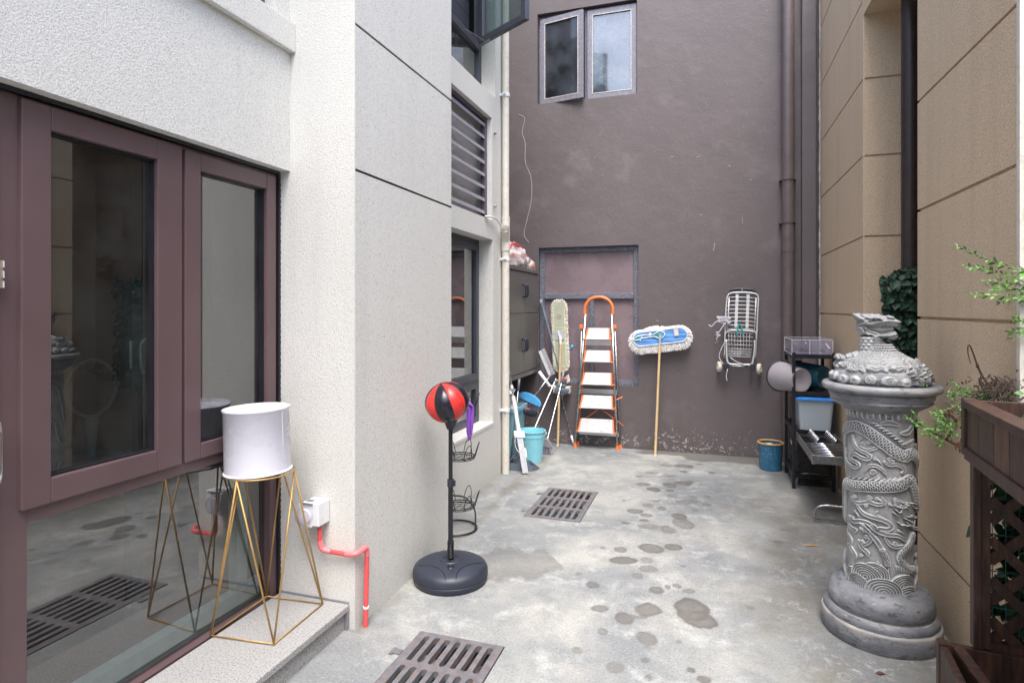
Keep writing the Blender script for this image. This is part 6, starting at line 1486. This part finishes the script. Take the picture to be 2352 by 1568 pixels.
inflate([(262, 68), (290, 70), (312, 64), (335, 72), (355, 66), (385, 70), (405, 66), (430, 74), (455, 68), (480, 82), (510, 86), (520, 78), (560, 92), (585, 118), (622, 138), (600, 150), (598, 168), (575, 182), (560, 172), (548, 184), (535, 174), (520, 184), (505, 172), (490, 184), (470, 168), (440, 178), (405, 186), (380, 196), (400, 206), (440, 216), (470, 236), (500, 222), (545, 208), (575, 212), (586, 232), (590, 262), (572, 284), (545, 288), (510, 272), (480, 282), (455, 272), (430, 280), (405, 264), (375, 262), (345, 258), (320, 262), (300, 238), (318, 240), (284, 224), (296, 216), (268, 186), (288, 190), (296, 166), (284, 150), (300, 146), (285, 120), (268, 96)], .050,
        relief=[([(400, 110), (430, 100), (465, 108), (480, 120)], .004, .012), ([(410, 128), (440, 118), (470, 124)], .003, -.009), ([(436, 112), (440, 113)], .005, .013), ([(310, 165), (350, 150), (400, 158), (460, 140), (530, 128), (600, 136)], .004, .011), ([(365, 195), (400, 215), (445, 232), (470, 250), (520, 250), (580, 235)], .004, .010), ([(520, 95), (560, 105)], .005, .012), ([(290, 80), (320, 105), (350, 118)], .006, .014), ([(330, 72), (360, 96), (390, 104)], .005, .010),
                ([(310, 180), (340, 196), (345, 225)], .004, .009), ([(350, 180), (372, 200), (365, 235), (395, 250)], .004, .010), ([(320, 140), (345, 135), (375, 140)], .003, .008), ([(400, 240), (430, 258), (455, 255)], .004, .010), ([(480, 190), (530, 182), (560, 190)], .003, .006)])
inflate([(370, 182), (440, 176), (560, 176), (566, 200), (540, 214), (470, 232), (400, 210)], .026, nm='mouth')
inflate([(262, 68), (300, 72), (350, 100), (370, 118), (340, 122), (300, 110), (280, 92)], .014, nm='horn', y0=-.035); inflate([(262, 68), (300, 72), (350, 100), (370, 118), (340, 122), (300, 110), (280, 92)], .014, nm='horn', y0=.035)
inflate([(125, 440), (140, 412), (175, 405), (205, 420), (240, 400), (300, 378), (330, 390), (330, 430), (250, 460), (190, 500), (160, 480)], .05, nm='tail_hump', relief=[([(150, 425), (165, 450)], .004, .01), ([(180, 420), (195, 450)], .004, .01), ([(220, 415), (240, 445)], .004, .01), ([(270, 400), (285, 430)], .004, .01)])
inflate([(520, 350), (545, 368), (565, 395), (580, 440), (600, 460), (570, 480), (520, 460), (500, 400)], .03, nm='shoulder_fin')
inflate([(580, 470), (620, 462), (680, 466), (730, 490), (770, 530), (800, 580), (806, 620), (780, 650), (720, 640), (640, 600), (590, 540)], .075, nm='side_beast', y0=-.03, relief=[([(600+k*18, 480+k*8), (640+k*14, 500+k*12), (650+k*16, 540+k*9)], .0032, .008) for k in range(9)]+[([(650, 520), (680, 530), (690, 545)], .004, -.012), ([(630, 560), (700, 580), (760, 620)], .004, .010), ([(700, 500), (760, 560), (790, 620)], .004, .009)])

# ================================================================== PLANTER STAND with lattice, lower right
pr0 = AT(2150, 1463, 2.10); zl = pr0.z                       # far left top corner of the low box
rot = radians(-5.5)
px_ = Vector((cos(rot), sin(rot), 0)); py_ = Vector((-sin(rot), cos(rot), 0))
PO = Vector((pr0.x, pr0.y, 0))
lb = thing('low_planter', 'low dark wooden planter box with soil and pebbles in the lower right corner', 'planter', PO)
def lobox(b, x0, x1, y0, y1, z0, z1): b.obox(px_*x0+py_*y0+Z3*z0, px_*(x1-x0), py_*(y1-y0), Z3*(z1-z0))
b = B(); lobox(b, 0, .035, -.035, 0, 0, zl); b.build('corner_post', 'aged_wood', lb, bevel=.002)
b = B(); lobox(b, .0355, 1.1, -.028, -.004, .02, zl-.005); b.build('back_board', 'aged_wood', lb, bevel=.002)
b = B(); lobox(b, .004, .028, -1.1, -.0355, .02, zl-.01); b.build('side_board', 'aged_wood', lb, bevel=.002)
b = B(); b.bar(px_*.055-py_*.04+Z3*(zl-.006), px_*.125-py_*.42+Z3*(zl-.05), .035, .012); b.bar(px_*.05-py_*.46+Z3*(zl-.03), px_*.20-py_*.50+Z3*(zl-.035), .012, .012); b.build('loose_batten', 'aged_wood', lb)
b = B(); n_ = 40
V = [px_*(.0285+1.05*i/n_)+py_*(-.03-1.05*j/n_)+Z3*(zl-.15+.02*mnoise.noise(Vector((i*.3, j*.3, 0)))+.01*mnoise.noise(Vector((i*.9, j*.9, 3)))) for i in range(n_+1) for j in range(n_+1)]
b.add(V, [(i*(n_+1)+j, i*(n_+1)+j+1, (i+1)*(n_+1)+j+1, (i+1)*(n_+1)+j) for i in range(n_) for j in range(n_)]); b.build('soil', 'soil', lb, smooth=True)
for k, (x, y, r) in enumerate(((.20, -.10, .022), (.245, -.13, .025), (.215, -.15, .02), (.34, -.16, .02), (.28, -.2, .022), (.40, -.12, .018))):
    s_ = B(); lump(s_, Vector((0, 0, 0)), (r, r*.8, r*.7), 8, .25, 2, k, False); q = PO+px_*x+py_*y+Z3*(zl-.135); o = s_.build('pebble', 'pebble', smooth=True); o.location = q
    tag(o, ['small round pebble nearest the planter corner', 'pale pebble among the stones on the dark soil', 'pebble touching its neighbours on the soil', 'lone pebble to the right on the soil', 'pebble towards the front of the planter soil', 'small pebble farthest right on the soil'][k], 'pebble', 'pebbles on the planter soil')
tr_ = thing('trellis_planter', 'dark brown wooden raised planter box on a post with diagonal lattice behind', 'planter', PO+px_*.0)
xp = .10; zt = AT(2209, 908, 2.12).z; zb_ = AT(2222, 1026, 2.16).z
b = B(); lobox(b, xp, xp+.022, -.030, .012, zl, zb_); lobox(b, xp+.0225, xp+.050, -.022, .020, zl, zb_); b.build('post', 'aged_wood', tr_, bevel=.002)
for q_ in ((zb_-.03, zb_), (zl-.004, zl+.025)): b = B(); lobox(b, xp+.0505, 1.1, -.02, .012, *q_); b.build('lattice_rail', 'aged_wood', tr_)
for k in range(-4, 9):
    for s_ in (1, -1):
        x0 = xp+.05+k*.135; z0 = zl+.02; x1 = x0+(zb_-z0)*.98; a = Vector((x0, z0)); c_ = Vector((x1, zb_-.01))
        if s_ < 0: a, c_ = Vector((x1, z0)), Vector((x0, zb_-.01))
        lo2, hi2 = xp+.052, 1.08
        if max(a.x, c_.x) < lo2 or min(a.x, c_.x) > hi2: continue
        def clipx(p_, q_):
            if p_.x < lo2: t_ = (lo2-p_.x)/(q_.x-p_.x); p_ = p_.lerp(q_, t_)
            if p_.x > hi2: t_ = (hi2-p_.x)/(q_.x-p_.x); p_ = p_.lerp(q_, t_)
            return p_
        a2 = clipx(a, c_); c2 = clipx(c_, a); yo = .0 if s_ > 0 else -.009
        b = B(); b.bar(px_*a2.x+py_*yo+Z3*a2.y, px_*c2.x+py_*yo+Z3*c2.y, .032, .008, up=py_); b.build('lattice_slat', 'aged_wood', tr_)
# raised box running towards the viewer
xb = .072; L_ = 1.25
for k in range(9):
    y1 = -.036-k*.135; b = B(); lobox(b, xb+.008, xb+.026, y1-.131, y1, zb_+.028, zt-.03); b.build('side_board', ['aged_wood', 'aged_wood', 'warm_wood'][(k*2+1) % 3], tr_, bevel=.0015)
b = B(); lobox(b, xb, xb+.040, -L_, -.034, zb_-.012, zb_+.027); b.build('bottom_rail', 'aged_wood', tr_, bevel=.002)
b = B(); lobox(b, xb-.004, xb+.055, -L_, -.034, zt-.029, zt-.004); b.build('top_rail', 'aged_wood', tr_, bevel=.002)
b = B(); lobox(b, xb, xb+.035, -.0335, .0, zb_, zt); b.build('corner_post', 'aged_wood', tr_, bevel=.002)
b = B(); lobox(b, xb+.0355, 1.1, -.022, -.004, zb_, zt-.005); b.build('end_board', 'aged_wood', tr_, bevel=.002)
b = B(); V = [px_*(xb+.03+1.*i/n_)+py_*(-.024-1.2*j/n_)+Z3*(zt-.055+.02*mnoise.noise(Vector((i*.4, j*.4, 7)))) for i in range(n_+1) for j in range(n_+1)]
b.add(V, [(i*(n_+1)+j, i*(n_+1)+j+1, (i+1)*(n_+1)+j+1, (i+1)*(n_+1)+j) for i in range(n_) for j in range(n_)]); b.build('soil', 'soil', tr_, smooth=True)
b = B(); lobox(b, xb+.03, 1.05, -1.24, -.024, zb_+.0, zb_+.012); b.build('box_floor', 'aged_wood', tr_)
# green wire mesh behind the lattice
gm = thing('wire_mesh', 'dark green welded wire mesh behind the wooden lattice', 'mesh fence', PO+py_*.02)
b = B()
for k in range(26): b.tube([px_*(xp+.065+k*.037)+Z3*.02, px_*(xp+.065+k*.037)+Z3*(zb_-.06)], .0016, 5)
for k in range(7): z_ = .1+k*.125; b.tube([px_*(xp+.045)+Z3*z_, px_*1.08+Z3*z_], .0022, 5)
b.build('wires', 'mesh_green', gm)

# ---- plants
def sprig(b, bs, pts, lsize, n, jit=.5, stem=.0018, wid=.5, up=None, start=.0):
    P = spline(pts, 6); bs.tube(P, [stem*(1-.6*i/len(P)) for i in range(len(P))], 5)
    m_ = len(P)-1
    for k in range(n):
        f_ = start+(1-start)*(k+.5)/n; i = min(m_-1, int(f_*m_)); q = P[i].lerp(P[i+1], f_*m_-i); d = (P[i+1]-P[i]).normalized(); s_ = 1 if k % 2 else -1
        side = d.cross(Vector((0, 0, 1))); side = side.normalized() if side.length > .01 else Vector((1, 0, 0)); upv_ = side.cross(d)
        dr = d*.55+(side*random.uniform(-1, 1)+upv_*s_*random.uniform(.2, 1))*(.5+jit*random.random())
        b.leaf(q, dr, lsize*random.uniform(.65, 1.15)*(1-.25*f_), wid)
def stuffleaf(b, c, r, n, size, wid=.5, bias=(0, 0, 0)):
    for _ in range(n):
        v_ = Vector((random.gauss(0, .5)*r[0], random.gauss(0, .5)*r[1], random.gauss(0, .5)*r[2])); b.leaf(Vector(c)+v_, Vector((random.uniform(-1, 1), random.uniform(-1, 1), random.uniform(-.7, .7)))+Vector(bias), size*random.uniform(.6, 1.2), wid)
q2_ = lambda px, py, d=2.15: AT(2009.8+.2014*px, 545.5+.2014*py, d)
q3_ = lambda px, py, d=2.18: AT(2067.2+.2014*px, 775.2+.2014*py, d)
random.seed(21)
pl = thing('shrub', 'bright green leafy shrub reaching in from the right above the planter', 'shrub', q2_(1900, 2000, 2.05))
O = Vector(pl.location); b = B(); bs = B()
for pts, n in (([(1900, 440), (1700, 385), (1450, 310), (1300, 260), (1100, 170), (930, 100)], 34), ([(1900, 450), (1700, 440), (1400, 410), (1250, 360), (1020, 330)], 34), ([(1900, 520), (1700, 490), (1420, 460)], 16), ([(1900, 560), (1700, 545), (1500, 515), (1240, 495)], 24), ([(1900, 690), (1700, 685), (1400, 660), (1100, 660)], 26), ([(1900, 640), (1650, 620), (1480, 575), (1260, 555)], 18), ([(1900, 770), (1700, 720), (1500, 700), (1400, 740)], 14), ([(1900, 900), (1700, 950), (1580, 930)], 16), ([(1900, 1000), (1720, 1020), (1600, 1060)], 14), ([(1900, 1100), (1700, 1090), (1540, 1085)], 12)):
    sprig(b, bs, [q2_(x, y, 2.05+.0002*(1700-x)*.3)-O for x, y in pts], .026, n, .4, .0016, .48)
b.build('leaves', 'leaf_bright', pl); bs.build('stem', 'stem_green', pl, smooth=True)
b = B(); stuffleaf(b, q2_(1800, 600, 2.1)-O, (.03, .05, .09), 60, .03); stuffleaf(b, q2_(1800, 1450, 2.1)-O, (.05, .05, .22), 260, .024); 
for q, d in (((1700, 690), (1480, 740)), ((1500, 600), (1290, 590))):
    a = q2_(*q)-O; e = q2_(*d)-O; b.leaf(a, e-a, (e-a).length, .35)
b.leaf(q2_(1700, 2000, 1.9)-O, Vector((-.15, 0, -1)), .09, .6); b.leaf(q2_(1640, 2150, 1.9)-O, Vector((-.4, 0, -.8)), .08, .6)
b.build('older_leaves', 'leaf_mid', pl)
bs = B(); bs.tube(spline([q2_(1760, 1500)-O+Vector((0, 0, -.3)), q2_(1780, 1200)-O, q2_(1900, 700)-O, q2_(2000, 200)-O]), [.008]*19, 6); bs.build('branch', 'twig', pl, smooth=True)
# creeping plant spilling over the planter corner
pl = thing('trailing_plant', 'straggly green trailing plant spilling left over the corner of the raised planter', 'plant', q3_(1000, 650)); O = Vector(pl.location); b = B(); bs = B()
for pts, n, s0 in (([(1000, 600), (850, 640), (720, 625), (560, 600)], 26, .25), ([(1000, 640), (820, 650), (690, 560), (640, 530), (590, 480)], 30, .3), ([(1100, 700), (900, 800), (810, 900), (700, 960), (550, 1030), (400, 1055), (300, 1030), (230, 950), (120, 820)], 64, .35), ([(560, 1030), (420, 1060), (240, 1020), (150, 950), (55, 890)], 34, .2), ([(540, 1255), (460, 1180), (380, 1130), (290, 1105), (215, 1085)], 26, .1), ([(980, 660), (800, 700), (600, 790), (440, 860), (360, 860)], 34, .3), ([(900, 780), (780, 880), (760, 950), (830, 1010)], 16, .2), ([(700, 990), (560, 1000), (470, 960), (400, 800)], 34, .1), ([(620, 1000), (540, 1080), (480, 1200), (430, 1240)], 16, .2), ([(780, 900), (700, 870), (690, 850)], 12, 0), ([(1150, 800), (1220, 830), (1300, 850)], 14, .2)):
    sprig(b, bs, [q3_(x, y, 2.16+.03*math.sin(x*.01))-O for x, y in pts], .0155, int(n*1.3), .8, .0016, .42, start=s0)
b.build('leaves', 'leaf_bright', pl); bs.build('stem', 'stem_green', pl, smooth=True)
b = B(); stuffleaf(b, q3_(470, 960)-O, (.035, .04, .03), 90, .014, .45); stuffleaf(b, q3_(620, 650)-O, (.03, .03, .02), 46, .014, .45); stuffleaf(b, q3_(740, 880)-O, (.025, .02, .02), 40, .014, .45); stuffleaf(b, q3_(1050, 640)-O, (.06, .05, .02), 70, .014, .45); stuffleaf(b, q3_(1250, 850)-O, (.02, .02, .012), 40, .014); stuffleaf(b, q3_(860, 700)-O, (.05, .05, .03), 130, .016, .45); stuffleaf(b, q3_(820, 900)-O, (.03, .02, .03), 60, .015, .45); stuffleaf(b, q3_(560, 1080)-O, (.035, .03, .02), 50, .014, .45); b.build('older_leaves', 'leaf_mid', pl)
b = B(); bs = B(); stuffleaf(b, q3_(560, 900)-O, (.035, .03, .04), 50, .018, .5, (0, 0, -1)); stuffleaf(b, q3_(690, 1190)-O, (.008, .01, .03), 10, .028, .5, (0, 0, -2)); stuffleaf(b, q3_(550, 1110)-O, (.012, .01, .02), 8, .026, .5, (0, 0, -2)); b.build('dead_leaves', 'leaf_dry', pl)
pl = thing('dead_twigs', 'tangle of dead brown twigs with one tall hooked twig standing in the planter', 'twigs', q3_(1000, 700)); O = Vector(pl.location); bs = B()
bs.tube(spline([q3_(*q)-O for q in ((1060, 620), (1010, 540), (940, 440), (885, 320), (860, 250), (825, 150), (800, 95), (785, 85), (774, 110), (776, 180), (790, 240), (806, 296))], 5), [.0045-.000055*i for i in range(56)], 6)
bs.ball(q3_(882, 318)-O, .007, 8, (.8, .8, 1.4))
bs.tube(spline([q3_(*q)-O for q in ((930, 430), (915, 500), (918, 545))]), .004, 6); bs.tube(spline([q3_(*q)-O for q in ((1260, 680), (1262, 560), (1255, 430), (1248, 345))]), .0042, 6)
for k in range(95):
    x, y = random.uniform(960, 1500), random.uniform(480, 700); P = [(x, y+90)]
    for i in range(3): P.append((P[-1][0]+random.uniform(-60, 70), P[-1][1]-random.uniform(5, 70)))
    dd_ = random.uniform(2.0, 2.28); bs.tube(spline([q3_(a, max(425, c_), dd_)-O for a, c_ in P], 4), random.uniform(.001, .0022), 5)
for k in range(14):
    x = random.uniform(700, 1000); bs.tube(spline([q3_(1100, 660, 2.12)-O, q3_(x+100, 640+random.uniform(-30, 60), 2.14)-O, q3_(x-60, 700+random.uniform(-80, 180), 2.16)-O, q3_(x-200, 780+random.uniform(-60, 160), 2.16)-O], 5), .0014, 5)
for k in range(8):
    a = random.uniform(980, 1250); bs.tube(spline([q3_(a, 660, 2.1)-O, q3_(a+random.uniform(-80, 80), 560, 2.1)-O, q3_(a+random.uniform(-140, 160), 440+random.uniform(0, 40), 2.1)-O], 5), .0018, 5)
bs.build('twigs', 'twig', pl, smooth=True)
b = B(); stuffleaf(b, q3_(1180, 560)-O, (.11, .08, .035), 260, .018, .5, (0, 0, -.5)); b.build('dry_leaves', 'leaf_dry', pl)
b = B(); stuffleaf(b, q3_(1250, 640)-O, (.12, .09, .035), 240, .018, .5); b.leaf(q3_(1420, 640, 2.0)-O, Vector((-1, 0, .1)), .03, .6); b.build('leaves', 'leaf_mid', pl)
# plants behind the lattice
pl = thing('shade_plant', 'dark broad leaved plant in the shadow behind the wooden lattice', 'plant', PO+px_*.5+py_*.04); b = B()
for _ in range(1500):
    x = random.uniform(-.36, .6); z_ = random.uniform(.05, zb_-.03)
    if x < -.325+.02*sin(z_*22): continue
    b.leaf(Vector((0, 0, 0))+px_*x+Z3*z_+py_*random.uniform(.0, .035), Vector((random.uniform(-1, 1), -.2, random.uniform(-1, .6))), random.uniform(.05, .11), .55)
b.build('leaves', 'leaf_dark', pl)
# ivy in the recess behind the dragon
pl = thing('climbing_ivy', 'dark green ivy climbing in the recess behind the dragon head', 'ivy', (1.2, 4.4, 0)); b = B(); O = Vector(pl.location)
random.seed(5)
for _ in range(2600):
    z_ = random.uniform(.75, 1.78); x = random.uniform(1.06, 1.42); y = random.uniform(4.30, 4.55)
    lim = np.interp(z_, [.75, 1.2, 1.45, 1.6, 1.72, 1.78], [1.10, 1.10, 1.115, 1.09, 1.12, 1.2])+.015*sin(z_*40)
    if x < lim: continue
    b.leaf(Vector((x, y, z_))-O, Vector((random.uniform(-1, 1), -.5, random.uniform(-1.2, .2))), random.uniform(.045, .075), .75, .3, Vector((random.uniform(-.4, .4), -1, .5)))
for q in ((2046, 648), (2052, 640), (2066, 632), (2080, 628), (2038, 668), (2044, 655), (2058, 650)):
    a = PY(q[0]+6, q[1]+8, 4.35)-O; b.leaf(a, Vector((-.7, -.2, .5)), .075, .5)
b.build('leaves', 'leaf_dark', pl); bs = B(); bs.tube([(0.05, .02, 0), (0.04, 0, .6), (.05, .01, 1.2), (.03, 0, 1.7)], .012, 6); bs.build('stem', 'twig', pl)

# unseen walls added behind and beside the viewer to shade the near ground
nh = B(); wall(nh, (2.6, 0, 0), (0, 1, 0), (-1, 0, 0), -4.5, YQ-.05, 0, 3.9); wall(nh, (0, -4.5, 0), (1, 0, 0), (0, 1, 0), -5, 2.6, 0, 3.9); nh.add([(2.6, -4.5, 3.9), (8, -4.5, 3.9), (8, YQ-.05, 3.9), (2.6, YQ-.05, 3.9)], [(0, 1, 2, 3)])
tag(nh.build('added_shading_house', 'tan_stucco'), 'added tan stucco walls out of view that shade the yard and darken the window reflection', 'building')
